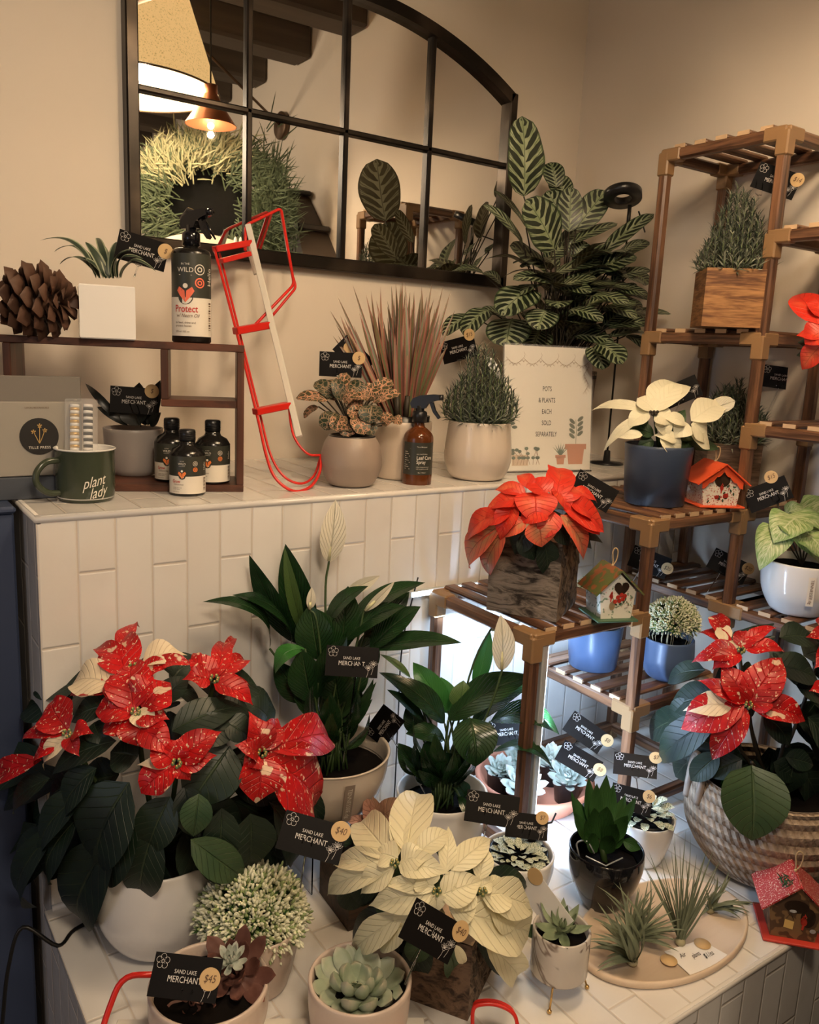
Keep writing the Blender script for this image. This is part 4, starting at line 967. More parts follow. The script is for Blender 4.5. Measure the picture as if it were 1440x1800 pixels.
# --- amber leaf-care spray
c = foot(732, 853, ZU, .028); D1 = depth(c)
t = thing('leaf_care_spray_bottle', 'amber leaf care spray bottle with black trigger on the bench edge', 'bottle', tuple(c))
R_ = .0315; b = MB().mat('amber_glass'); b.lathe(smooth_prof([(0, 0), (R_-.004, 0), (R_, .005), (R_, .080), (R_, .098), (R_-.004, .108), (.018, .117), (.012, .122), (.011, .134)], 4)+[(0, .134)], c, 40); link('bottle', b, t)
b = MB(); f = cyl_fn(c, R_, facing(c)+.12); b.mat('label_green'); n = 20
b.grid([[f(-.040+.080*k/n, .022, .0004) for k in range(n+1)], [f(-.040+.080*k/n, .090, .0004) for k in range(n+1)]])
g = lambda x, y, z=0: f(x, y, .0009); b.mat('label_cream'); b.text('Leaf Care', .0105, g, -.006, .058, 'LEFT', .85, bold=.01); b.text('Spray', .0105, g, -.006, .049, 'LEFT', .85, bold=.01); b.text('ALL NATURAL', .0032, g, -.006, .066, 'LEFT', sp=1.2)
b.text('cleans, feeds plant leaves', .0028, g, -.006, .039, 'LEFT'); b.text('and strengthens growth', .0028, g, -.006, .035, 'LEFT'); b.text('8oz / 236ml', .0034, g, -.002, .027, 'LEFT'); b.text('Three Bouquets', .0034, g, -.006, .081, 'LEFT'); b.stroke([(-.02, .077), (.028, .077)], .0003, g)
for k in range(9): b.stroke([(-.034, .034+k*.0045), (-.020-(k % 3)*.003, .034+k*.0045)], .0009, g)
link('label', b, t)
b = MB().mat('black_plastic'); trigger(b, c, .130, 1.02, RT+BK*.25); link('trigger_head', b, t)
# --- cream pot with rosemary
def rosemary(t, base, H, R, seed, n=80, mats=('rosemary_leaf', 'rosemary_leaf_dark', 'rosemary_leaf'), ln=.024, wd=.0036, lean=V((0, 0, 0)), tip=.25):
    random.seed(seed); b = MB(); sb = MB().mat('stem_pale'); base = V(base)
    for i in range(n):
        f = (i+.5)/n; a = i*2.39996; rr = R*math.sqrt(f); h = H*(1-(f)**.60*(1-tip))*random.uniform(.86, 1.05)
        P0 = base+V((rr*.45*math.cos(a), rr*.45*math.sin(a), 0)); P2 = base+V((rr*math.cos(a), rr*math.sin(a), h))+lean*f; P1 = (P0+P2)/2+V((rr*.25*math.cos(a), rr*.25*math.sin(a), -h*.05))
        pts = smooth_prof3([P0, P1, P2], 5); sb.tube(pts, .0010, 4)
        m = int(12+h/.0032)
        for k in range(m):
            s_ = (k+.5)/m; j = s_*(len(pts)-1); q0 = pts[int(j)]; q1 = pts[min(int(j)+1, len(pts)-1)]; p = q0.lerp(q1, j-int(j)); ax = (q1-q0).normalized() if (q1-q0).length > 1e-6 else V((0, 0, 1))
            a2 = k*2.4+i; o_ = ax.orthogonal().normalized(); o_ = (Matrix.Rotation(a2, 3, ax) @ o_); d = (o_*.75+ax*random.uniform(.35, 1.1)).normalized(); L_ = ln*random.uniform(.7, 1.25)*(1-.15*s_)
            b.mat(random.choice(mats)).leaf(p, p+d*L_, wd, ax-o_*.3, .06, .3, 0, 'linear', 2, 2)
    link('foliage', b, t); link('stems', sb, t)
c = foot(837, 847, ZU, .055); D0 = depth(c)
t = thing('potted_rosemary', 'rosemary cone in a glossy cream pot beside the framed sign', 'potted plant', tuple(c))
pot('pot', smooth_prof([(.048, 0), (.062, .007), (.073, .032), (.076, .055), (.073, .090), (.069, .128)]), .004, .012, c, 'cream_ceramic', t); soil(c, .120, .064, t)
rosemary(t, c+V((0, 0, .115)), .195, .085, 11, 85)
price_card(806, 614, D0+.03, -14, 'black price card, light glare on its left half, in the cream rosemary pot', yaw=-25, sticker=(.40, .50), price='$15', stick=pp(822, 740, .0))
c2 = at(868, 648, D=D0-.03); b = MB().mat('enamel_white'); b.leaf(at(855, 625, D=D0-.03), at(884, 672, D=D0-.03), .018, BK, .05, .05, 0, 'strap', 5, 2); single('plant_tag', b, 'small white plant tag stuck in the cream rosemary pot', 'tag')
# --- framed sign
sa = at(883, 831, Z=ZU); sb_ = at(1036, 828, Z=ZU); sx_ = (sb_-sa); sw = sx_.length; sx_.normalize(); back = V((0, 0, 1)).cross(sx_)*1.0
if back.dot(fw) < 0: back = -back
su = (V((0, 0, 1))+back*.10).normalized(); sh_ = .302
t = thing('framed_sign', 'framed paper sign reading POTS & PLANTS EACH SOLD SEPARATELY', 'sign', tuple((sa+sb_)/2))
f0 = plane_fn(sa, sx_, su)
b = MB().mat('thin_clear')
for z in (.004, -.002): b.prism([(-.002, 0), (sw+.002, 0), (sw+.002, sh_+.004), (-.002, sh_+.004)], lambda x, y, z_: f0(x, y, z+z_*.0), .0001) if False else b.poly([f0(-.002, .001, z), f0(sw+.002, .001, z), f0(sw+.002, sh_+.004, z), f0(-.002, sh_+.004, z)])
link('acrylic_cover', b, t)
b = MB().mat('clear_plastic'); M = Matrix((sx_, back, su)).transposed(); b.box(f0(sw/2, .002, .002)+back*.012, (sw, .04, .003), M, .0005); b.box(f0(sw/2, sh_+.004, .001), (sw+.004, .007, .003), M, .0005); link('acrylic_holder', b, t)
b = MB().mat('sign_paper'); b.poly([f0(0, .004, .001), f0(sw, .004, .001), f0(sw, sh_, .001), f0(0, sh_, .001)])
g = lambda x, y, z=0: f0(x, y, .0016)
b.mat('ink_black')
for i, s_ in enumerate(('POTS', '& PLANTS', 'EACH', 'SOLD', 'SEPARATELY')): b.text(s_, .0165, g, sw*.48, sh_*(.665-.0905*i), sx=.66, bold=.008)
b.mat('vine_ink'); random.seed(4)
for k in range(5):
    xa, xb = sw*(.02+.19*k), sw*(.02+.19*(k+1)); pts = [(xa+(xb-xa)*i/10, sh_*.905-.014*math.sin(pi*i/10)) for i in range(11)]; b.stroke(pts, .0007, g)
    for (x, y) in pts[1::2]:
        for s_ in (-1, 1):
            a = -pi/2+s_*.8; b.stroke([(x, y), (x+.005*math.cos(a)-.0015, y+.005*math.sin(a)), (x+.009*math.cos(a), y+.009*math.sin(a)), (x+.005*math.cos(a)+.0015, y+.005*math.sin(a)), (x, y)], .0005, g)
    b.stroke([(xb, sh_*.905), (xb+.004, sh_*.93), (xb+.001, sh_*.95)], .0006, g)
pts = [(sw*.93+.006*math.sin(i*.9), sh_*(.90-.022*i)) for i in range(12)]; b.stroke(pts, .0006, g)
for (x, y) in pts[1:]:
    for s_ in (-1, 1): b.stroke([(x, y), (x+s_*.004, y-.003), (x+s_*.006, y-.008), (x+s_*.002, y-.006), (x, y)], .0005, g)
def rect(m, x0_, y0_, x1_, y1_, tp=0): b.mat(m).poly([g(x0_+tp, y0_), g(x1_-tp, y0_), g(x1_, y1_), g(x0_, y1_)])
rect('art_terracotta', sw*.72, .018, sw*.93, .062, .006); rect('art_terracotta', sw*.70, .055, sw*.95, .068); b.mat('art_sage').stroke([(sw*.825, .068), (sw*.83, .10), (sw*.82, .128)], .0014, g)
h = lambda x, y, z=0: f0(x, y, .0019)
for i in range(8):
    s_ = 1 if i % 2 else -1; y = .084+.006*i; a = .6 if s_ > 0 else pi-.6; cx_, cy_ = sw*.825+s_*.012, y+.004
    b.mat('art_sage').prism([(cx_+.010*math.cos(q_)*math.cos(a)-.0045*math.sin(q_)*math.sin(a), cy_+.010*math.cos(q_)*math.sin(a)+.0045*math.sin(q_)*math.cos(a)) for q_ in [k*pi/7 for k in range(14)]], lambda x, y, z: h(x, y), .0)
rect('art_terracotta', sw*.60, .018, sw*.70, .038, .003); rect('art_terracotta', sw*.59, .034, sw*.71, .041)
for i in range(7):
    a = pi/2+(i-3)*.28; b.mat('art_green').poly([h(sw*.65-.003, .041), h(sw*.65+.003, .041), h(sw*.65+.032*math.cos(a), .041+.030*math.sin(a))])
b.mat('ink_orange').poly([g(sw*.10, .016), g(sw*.30, .016), g(sw*.22, .045), g(sw*.10, .045)]) if False else rect('pale_tray', sw*.10, .016, sw*.28, .042)
random.seed(9)
for i in range(9):
    x = sw*(.12+.045*i*.8); pts = [(x, .018), (x+random.uniform(-.008, .008), .035), (x+random.uniform(-.012, .012), .055+random.uniform(-.012, .008))]; b.mat('vine_ink').stroke(pts, .0012, h)
    for p_ in pts[1:]: b.mat('art_green').prism([(p_[0]+.0055*math.cos(k*pi/5), p_[1]+.004*math.sin(k*pi/5)) for k in range(10)], lambda x, y, z: h(x, y), 0)
for i in range(7):
    x, y = sw*.10+random.uniform(-.01, .012), sh_*(.36+.03*i); b.mat('art_green').prism([(x+.0075*math.cos(k*pi/5), y+.004*math.sin(k*pi/5)) for k in range(10)], lambda x, y, z: h(x, y), 0)
link('paper', b, t)
# ================================================================ plants built leaf by leaf
class Dome:
    """leafy crown: leaves lie over a dome facing up and out; (px,py) picks the spot on it"""
    def __init__(s, cx, cy, rx, ry, D, dr): s.__dict__.update(cx=cx, cy=cy, rx=rx, ry=ry, D=D, dr=dr)
    def P(s, px, py, dd=0):
        q = 1-((px-s.cx)/s.rx)**2-((py-s.cy)/s.ry)**2
        return at(px, py, D=s.D-s.dr*(math.sqrt(q) if q > 0 else 1.2*q)+dd)
    def N(s, px, py): return (RT*((px-s.cx)/s.rx)*.7+UP*(-(py-s.cy)/s.ry*.6+.45)+BK*.75).normalized()
    def leaf(s, b, bx, by, tx, ty, w_, mat, bend=.10, fold=.16, wave=.08, prof='bract', dd=0, ddt=None, seg=10, nu=6, curl=0, tw=0):
        A = s.P(bx, by, dd); B = s.P(tx, ty, dd if ddt is None else ddt); mx, my = (bx+tx)/2, (by+ty)/2
        b.mat(mat).leaf(A, B, w_*1.12*depth((A+B)/2)/F, s.N(mx, my), bend, fold, wave, prof, seg, nu, curl, 7, 0, tw)
def cyathia(b, p, n=6, r=.006):
    for k in range(n):
        a = k*2.4; o = V(p)+RT*r*math.cos(a)*.9+UP*r*math.sin(a)*.9+BK*.004
        b.mat('stem_pale').blob(o, .0028, None, 6, 4, (1, 1, 1.3)); b.mat('lantern_yellow').blob(o+BK*.002+UP*.002, .0014, None, 5, 3)
def stems_to(t, c, pts, r=.0028, mat='stem_green', name='stems'):
    b = MB().mat(mat)
    for p in pts:
        p = V(p); b.tube(smooth_prof3([c, (c+p)/2+V(((p-c).x*.15, (p-c).y*.15, .01)), p], 4), r, 6)
    return link(name, b, t)
# ---------------------------------------------------------------- calathea
cc = V((1.545, 1.58, ZU)); D0 = 2.19
t = thing('potted_calathea', 'tall calathea with feather-patterned leaves in a woven bark basket in the corner', 'potted plant', tuple(cc))
b = MB().mat('bark_weave'); b.lathe([(0, 0), (.088, 0), (.092, .006), (.108, .235), (.108, .245), (.102, .245), (.100, .22)], cc, 48); link('basket', b, t); soil(cc, .225, .101, t)
LF = [ # base x,y, tip x,y, width, depth offset, bend
 (921, 346, 918, 204, 74, -.26, .03), (975, 440, 925, 350, 72, -.22, .05), (978, 330, 968, 285, 34, .05, .1), (996, 345, 975, 310, 40, .06, .05), (995, 400, 962, 335, 46, .02, .05), (1000, 408, 1003, 328, 40, -.03, .04), (1012, 404, 1066, 335, 44, -.02, .05),
 (925, 400, 868, 335, 20, -.16, .08), (920, 430, 849, 360, 34, -.20, .08), (962, 475, 896, 432, 62, -.14, .05), (1005, 428, 1086, 393, 30, -.02, .06), (1060, 445, 1150, 376, 36, -.05, .05), (1000, 470, 1085, 430, 34, -.08, .03),
 (1090, 455, 1142, 425, 34, .0, .1), (970, 500, 902, 492, 34, -.18, .12), (975, 480, 1060, 460, 36, -.10, .05), (1045, 478, 1120, 452, 56, -.06, .08), (1080, 490, 1145, 476, 30, -.04, .08), (980, 505, 1050, 490, 32, -.15, .06), (985, 505, 1040, 515, 34, -.18, .08),
 (940, 510, 880, 555, 62, -.18, .12), (1040, 520, 1106, 535, 32, -.14, .08), (1080, 505, 1140, 520, 30, -.06, .06), (960, 545, 945, 580, 46, -.20, .10), (900, 560, 890, 610, 66, -.14, .10), (1000, 545, 1060, 565, 34, -.18, .1), (1060, 540, 1120, 560, 30, -.1, .1), (1070, 575, 1150, 570, 30, -.08, .08),
 (1100, 545, 1152, 570, 26, .0, .08), (950, 580, 935, 615, 50, -.1, .1), (1010, 590, 1080, 605, 38, -.12, .1), (1050, 605, 1095, 640, 44, -.12, .12), (1085, 560, 1180, 552, 22, .04, .10), (1100, 590, 1150, 625, 24, -.02, .12), (1040, 610, 1060, 650, 36, -.1, .1),
 (890, 560, 845, 545, 30, -.05, .12), (860, 545, 815, 590, 40, -.08, .15), (830, 555, 778, 590, 36, -.05, .12), (880, 500, 848, 480, 22, .04, .2), (850, 480, 790, 478, 22, .06, .15), (905, 530, 870, 520, 26, 0, .1), (985, 430, 1040, 400, 40, .06, .1), (1010, 455, 1030, 425, 40, .0, .1),
 (1020, 500, 1090, 505, 40, .02, .1), (960, 460, 1000, 430, 40, .04, .1), (990, 530, 960, 560, 40, -.05, .1), (1030, 550, 1000, 590, 46, -.08, .1), (1090, 530, 1130, 545, 36, .03, .1), (1110, 480, 1140, 500, 40, .05, .1), (1050, 570, 1030, 600, 46, 0, .1)]
b = MB(); sb = MB().mat('stem_dark')
for (bx, by, tx, ty, w_, dd, bd) in LF:
    dd = dd*.9-(.06 if bx > 1030 else 0); A = at(bx, by, D=D0+dd); B = at(tx, ty, D=D0+dd*1.25)
    n_ = BK*.8+UP*.45+RT*((tx-990)*.002)
    vert = abs(ty-by) > abs(tx-bx)*1.2
    if not vert: n_ = UP*.75+BK*.65
    if w_ > 70: n_ = V((.12, -1, .15))
    b.mat('calathea_leaf').leaf(A, B, w_*(1.16 if w_ < 70 else 1.22)*D0/F, n_, bd, .06, .06, 'ellip', 14, 6, 0, 8)
    o = cc+V((random.uniform(-.04, .04), random.uniform(-.04, .04), .22)); sb.tube(smooth_prof3([o, o.lerp(A, .55)+V((0, 0, .05*(A-o).length)), A], 4), .0018, 5)
random.seed(22)
for i in range(40):
    bx, by = random.uniform(985, 1080), random.uniform(440, 600); a = random.uniform(-.9, .6); L_ = random.uniform(55, 85); tx, ty = bx+L_*math.cos(a), by+L_*math.sin(a)*.6
    if tx > 1148: tx = 1148-random.uniform(0, 12)
    A = at(bx, by, D=2.12+random.uniform(-.07, .05)); B = at(tx, ty, D=2.08+random.uniform(-.06, .05))
    b.mat('calathea_leaf').leaf(A, B, random.uniform(.045, .065), UP*.8+BK*.55, .10, .06, .06, 'ellip', 12, 4); sb.tube([cc+V((random.uniform(-.05, .05), random.uniform(-.05, .05), .22)), A], .0018, 5)
random.seed(21)
for i in range(34):
    a = random.uniform(0, 2*pi); rr = random.uniform(.06, .17); z_ = random.uniform(.28, .52); A = cc+V((rr*.5*math.cos(a), rr*.5*math.sin(a)*.8, z_-.02)); d = V((math.cos(a), math.sin(a)*.75, random.uniform(-.25, .35)))
    B = A+d*random.uniform(.09, .14)
    B.x = min(B.x, XR-.06); B.y = min(B.y, YW-.09); A.y = min(A.y, YW-.10)
    b.mat('calathea_leaf').leaf(A, B, random.uniform(.05, .07), V((0, 0, 1)), .15, .06, .06, 'ellip', 10, 4)
    sb.tube([cc+V((random.uniform(-.05, .05), random.uniform(-.05, .05), .22)), A], .0018, 5)
for (x0_, y0_, x1_, y1_, wd_, dx) in ((.0, .0, -.05, -.02, .085, 0), (0, 0, .02, -.06, .075, .03)): # leaves beside the mirror that show in it
    pass
link('foliage', b, t); link('stems', sb, t)
# ---------------------------------------------------------------- ring plant light
t = thing('ring_plant_light', 'black ring plant light on a thin pole behind the calathea', 'lamp', tuple(at(1068, 820, Z=ZU)))
rb = at(1066, 815, Z=ZU); b = MB().mat('black_plastic'); b.lathe([(0, 0), (.045, 0), (.045, .004), (.010, .007), (.008, .035), (.004, .037), (0, .037)], rb, 32); link('base', b, t)
tp = at(1092, 400, D=depth(rb)+.02); tp2 = V((rb.x, rb.y, tp.z))
b = MB().mat('black_metal'); b.tube([rb+V((0, 0, .03)), tp2], .0026, 8); b.tube([tp2+V((0, 0, -.03)), tp2+V((0, 0, .035))], .005, 8); link('pole', b, t)
rc = at(1095, 345, D=depth(tp2)-.02); r_ = 33*depth(rc)/F; Mr = Matrix.Rotation(rad(-22), 3, RT)
b = MB().mat('black_plastic'); b.lathe([(r_*.46, -.008), (r_, -.008), (r_, .010), (r_*.94, .012), (r_*.46, .010), (r_*.46, -.008)], rc, 40, Mr); link('ring_head', b, t)
b = MB().mat('cord_black'); sw = at(1357, 812, Y=1.30)
b.tube(smooth_prof3([at(1123, 372, D=depth(tp2)), at(1160, 490, Y=1.72), at(1205, 600, Y=1.62), at(1260, 680, Y=1.45), at(1325, 770, Y=1.34), sw]), .0022, 6); b.tube(smooth_prof3([sw, at(1385, 850, Y=1.24), at(1428, 885, Y=1.14), at(1450, 930, Y=1.1)]), .0022, 6); link('cord', b, t)
b = MB().mat('black_plastic'); b.bar(at(1342, 788, Y=1.30), at(1374, 828, Y=1.27), .014, .016, BK, .003); link('inline_switch', b, t)

# ================================================================ goods on the bamboo stand
def wbox(t, pxl, pyb, pxr, pyt, yaw, z, Y, mat):
    """square wooden planter whose front bottom-left corner is seen at (pxl,pyb)"""
    a = at(pxl, pyb, Y=Y); a.z = z; w_ = (pxr-pxl)*depth(a)/F*1.02; h_ = (pyb-pyt)*depth(a)/F*1.0
    M = Matrix.Rotation(yaw, 3, 'Z'); c = a+M @ V((w_/2, w_/2, 0)); b = MB().mat(mat)
    def ring(hw, zz): return [c+M @ V((sx*hw, sy*hw, zz)) for sx, sy in ((-1, -1), (1, -1), (1, 1), (-1, 1))]
    rs = [ring(w_/2, .001), ring(w_/2, h_), ring(w_/2-.009, h_), ring(w_/2-.009, h_-.02)]; b.grid(rs, closed=True, sm=False); b.poly(rs[0][::-1]); link('box', b, t)
    b = MB().mat('soil'); b.poly(rs[-1]); link('soil', b, t); return c, w_, h_
zs_ = Z['s']+.021
t = thing('boxed_rosemary', 'rosemary cone in a bright burnt-wood box high on the plant stand', 'potted plant', tuple(at(1232, 572, Y=1.12)))
c, w_, h_ = wbox(t, 1233, 570, 1340, 470, rad(-43), zs_, 1.12, 'burnt_pine'); rosemary(t, c+V((0, 0, h_-.012)), .205, .078, 31, 90, ('rosemary_leaf', 'rosemary_pale', 'rosemary_leaf_dark'), .024, .0045, V((.0, 0, 0)), .12)
price_card(1365, 318, depth(c)-.06, 26, 'black price card behind the top stand post, above the burnt-wood box', sticker=(.42, .27), price='$14', stick=c+V((.03, -.02, h_)), pick_at=(-.3, -.4))
t = thing('boxed_rosemary', 'bushy rosemary in a grey-brown wood box behind the orange-roofed birdhouse', 'potted plant', tuple(at(1240, 870, Y=1.2)))
c, w_, h_ = wbox(t, 1235, 872, 1325, 785, rad(-41), Z['b']+.021, 1.185, 'grey_pine'); rosemary(t, c+V((0, 0, h_-.012)), .165, .085, 41, 95, ('rosemary_leaf', 'rosemary_pale', 'rosemary_leaf_dark'), .026, .0045, V((0, 0, 0)), .35)
price_card(1373, 664, depth(c)-.05, 12, 'black price card right of the tall post, above the grey-brown wood box', sticker=(.44, .40), price='$14', stick=c+V((.05, -.03, h_)), pick_at=(.05, -.1))
# --- white poinsettia in the navy pot
c = foot(1148, 891, Z['b']+.021, .056); D0 = depth(c)
t = thing('potted_white_poinsettia', 'white poinsettia in a navy blue pot on the middle stand shelf', 'potted plant', tuple(c))
R_ = 116*D0/F/2; pot('pot', [(R_*.86, 0), (R_*.88, .002), (R_*.89, .022), (R_*.91, .023), (R_*1.0, .118), (R_*1.0, .124)], .004, .014, c, 'navy_pot', t); soil(c, .112, R_-.006, t)
dm = Dome(1165, 760, 135, 90, D0+.03, .11); b = MB(); gb = MB(); W_ = 'bract_ivory'
for l in ((1150, 722, 1185, 672, 52), (1150, 722, 1120, 700, 40), (1145, 725, 1040, 722, 22), (1135, 728, 1060, 795, 18), (1150, 730, 1180, 745, 44), (1150, 725, 1215, 680, 36), (1140, 725, 1105, 752, 34), (1160, 735, 1172, 770, 30),
          (1215, 740, 1268, 712, 46), (1215, 745, 1240, 780, 46), (1210, 745, 1185, 770, 34), (1215, 748, 1290, 705, 24), (1190, 775, 1150, 765, 22), (1160, 765, 1195, 806, 36), (1215, 765, 1248, 790, 34), (1205, 745, 1165, 735, 30), (1130, 765, 1085, 770, 18)):
    dm.leaf(b, *l, W_, bend=.14, wave=.10)
for l in ((1150, 765, 1100, 750, 26), (1170, 770, 1205, 720, 30), (1200, 780, 1265, 790, 24), (1150, 775, 1120, 785, 24), (1180, 750, 1150, 735, 26), (1190, 770, 1235, 760, 26), (1140, 745, 1110, 735, 22), (1210, 770, 1175, 790, 26)):
    dm.leaf(gb, *l, 'poinsettia_leaf_lit', bend=.1, dd=.03)
b.mat('stem_dark')
for k in range(5): b.blob(dm.P(1150+k*3-6, 724+(k % 2)*4, -.008), .0035, None, 6, 4)
link('bracts', b, t); link('leaves', gb, t); stems_to(t, c+V((0, 0, .112)), [dm.P(1150, 728, .02), dm.P(1215, 748, .02), dm.P(1160, 768, .02)])
price_card(1196, 690, D0+.06, -22, 'black price card tilted up behind the white poinsettia in the navy pot', sticker=None, stick=c+V((0, 0, .11)), scale=.95)
b = MB().mat('spathe'); b.leaf(at(1244, 722, D=D0-.02), at(1293, 705, D=D0-.04), .034, BK+UP*.2, .05, .1, 0, 'ellip', 8, 4); single('translucent_tag', b, 'pale oval translucent tag sticking out right of the white poinsettia', 'tag')
# --- red poinsettia at the right edge
D0 = depth(at(1425, 600, Y=.93)); p_ = at(1470, 600, D=D0+.04); c = V((1.758, min(p_.y, .93)-.055, Z['w1']+.021))
t = thing('potted_red_poinsettia', 'glowing red poinsettia at the right edge of the picture on the upper stand', 'potted plant', tuple(c))
pot('pot', [(.036, 0), (.046, .09)], .004, .014, c, 'white_ceramic', t)
dm = Dome(1470, 590, 90, 90, D0+.06, .09); b = MB()
for l in ((1440, 570, 1396, 520, 52, 'bract_orange'), (1450, 560, 1430, 520, 40, 'bract_orange'), (1450, 580, 1415, 605, 50, 'bract_orange'), (1450, 600, 1410, 650, 36, 'bract_orange'), (1460, 590, 1400, 590, 30, 'bract_orange'), (1480, 560, 1520, 520, 50, 'bract_orange'), (1480, 600, 1530, 630, 50, 'bract_orange'), (1465, 590, 1455, 530, 40, 'bract_orange')): dm.leaf(b, *l, bend=.12)
link('bracts', b, t); gb = MB()
for l in ((1450, 610, 1402, 602, 26), (1450, 620, 1400, 625, 24), (1460, 620, 1500, 650, 40)): dm.leaf(gb, *l, 'poinsettia_leaf', bend=.1, dd=.02)
link('leaves', gb, t); stems_to(t, c+V((0, 0, .09)), [dm.P(1460, 590, .03), dm.P(1480, 600, .03)])
# --- syngonium
c = foot(1398, 1084, Z['l']+.021, .045); D0 = depth(c)
t = thing('potted_arrowhead_vine', 'pale green arrowhead vine in a glossy white pot at the right edge', 'potted plant', tuple(c))
R_ = 132*D0/F/2; pot('pot', smooth_prof([(R_*.55, 0), (R_*.70, .008), (R_*.93, .045), (R_*1.0, .085), (R_*1.01, .112)]), .005, .02, c, 'white_ceramic', t); soil(c, .098, R_*.93, t)
b = MB().mat('label_cream'); f = cyl_fn(c, R_+.0005, facing(c)+.28); b.grid([[f(-.007+.014*k/4, .035, .001) for k in range(5)], [f(-.007+.014*k/4, .095, .001) for k in range(5)]]); b.mat('ink_brown').text('TENNESSEE.dg', .0082, lambda x, y, z=0: f(y, -x+.065, .0016), 0, 0); link('label', b, t)
b = MB(); 
for (bx, by, tx, ty, w_, dd) in ((1385, 905, 1440, 990, 100, -.03), (1400, 900, 1470, 930, 110, .0), (1372, 925, 1335, 1003, 62, -.04), (1400, 910, 1360, 955, 74, -.05), (1420, 940, 1450, 985, 70, -.06), (1380, 905, 1420, 895, 50, .02), (1412, 1015, 1404, 1000, 24, -.06)):
    b.mat('syngonium').leaf(at(bx, by, D=D0+dd), at(tx, ty, D=D0+dd-.02), w_*1.0*D0/F, BK*.6+UP*.8, .16, .10, .08, 'spade', 12, 6)
link('foliage', b, t); stems_to(t, c+V((0, 0, .1)), [at(x, y, D=D0-.02) for x, y in ((1385, 930), (1402, 935), (1416, 945), (1372, 935), (1428, 950))], .0018, 'stem_dark')
price_card(1350, 869, D0-.01, -22, 'black price card standing above the arrowhead vine pot', sticker=(.22, .62), price='$15', stick=c+V((0, 0, .10)), pick_at=(.12, -.1), yaw=0)
# --- birdhouses
def birdhouse(name_label, pxc, pyb, D, wpx, hpx, yaw, z, roof, wall, base, extra, bird='bird_red', lean=0):
    c = at(pxc, pyb, D=D); c.z = z; w_ = wpx*D/F; h_ = hpx*D/F; dpth = w_*.75
    a = math.atan2(RT.y, RT.x)+yaw; ex = V((math.cos(a), math.sin(a), 0)); ey = V((-ex.y, ex.x, 0)); ez = V((0, 0, 1))
    t = thing('birdhouse_ornament', name_label, 'birdhouse', tuple(c), 'birdhouse ornaments')
    f = lambda x, y, z_: c+ex*x+ez*y-ey*(z_)   # z_ toward viewer
    wb = w_*.36; ww = w_*.50; hw = h_*.50; ha = h_*.80
    b = MB().mat(wall); b.prism([(-wb, h_*.04), (wb, h_*.04), (ww*.86, hw), (0, ha), (-ww*.86, hw)], lambda x, y, z_: f(x, y, z_-dpth/2), dpth); link('house', b, t)
    b = MB().mat(base); b.box(c+ez*(h_*.02), (w_*.98, dpth*1.35, h_*.035), Matrix((ex, ey, ez)).transposed(), .001); link('base_board', b, t)
    for s_ in (-1, 1):
        b = MB().mat(roof); A = V((0, ha+h_*.045, 0)); B = V((s_*w_*.56, hw-h_*.055, 0)); n2 = V((-(B-A).y, (B-A).x, 0)).normalized()*(h_*.022)*s_
        b.prism([(A.x, A.y), (B.x, B.y), (B.x+n2.x, B.y+n2.y), (A.x+n2.x, A.y+n2.y)][::s_], lambda x, y, z_: f(x, y, z_-dpth*.66), dpth*1.32); link('roof_panel', b, t)
    g = lambda x, y, z_=0: f(x, y, dpth/2+.0008+z_)
    extra(t, g, w_, h_, hw, ha)
    b = MB().mat('twine'); top = f(0, ha+h_*.06, 0); L = h_*.17
    b.tube(smooth_prof3([top, top+ez*L*.5+ex*L*.35, top+ez*L*1.4+ex*L*.42, top+ez*L*1.7+ex*L*.1, top+ez*L*1.3-ex*L*.1, top+ez*L*.5+ex*L*.0, top]), .0013, 6); b.blob(top, .003); link('twine_loop', b, t)
    return t
def disc2(b, m, x, y, rx, ry, g, off=0, n=18, rot=0):
    b.mat(m).prism([(x+rx*math.cos(2*pi*k/n)*math.cos(rot)-ry*math.sin(2*pi*k/n)*math.sin(rot), y+rx*math.cos(2*pi*k/n)*math.sin(rot)+ry*math.sin(2*pi*k/n)*math.cos(rot)) for k in range(n)], lambda x, y, z_: g(x, y, off), 0)
def bird(b, g, x, y, s, m='bird_red'):
    disc2(b, m, x, y, s*.42, s*.62, g, .0004, rot=.2); disc2(b, m, x+s*.05, y+s*.62, s*.30, s*.30, g, .0005); b.mat(m).poly([g(x+s*.0, y+s*.8, .0006), g(x+s*.30, y+s*.75, .0006), g(x+s*.02, y+s*1.22, .0006)]); b.poly([g(x-s*.15, y-s*.45, .0006), g(x+s*.15, y-s*.45, .0006), g(x+s*.05, y-s*1.25, .0006), g(x-s*.2, y-s*1.2, .0006)])
    disc2(b, 'ink_black', x+s*.12, y+s*.62, s*.10, s*.08, g, .0008); disc2(b, 'lantern_yellow', x+s*.26, y+s*.60, s*.07, s*.05, g, .0009)
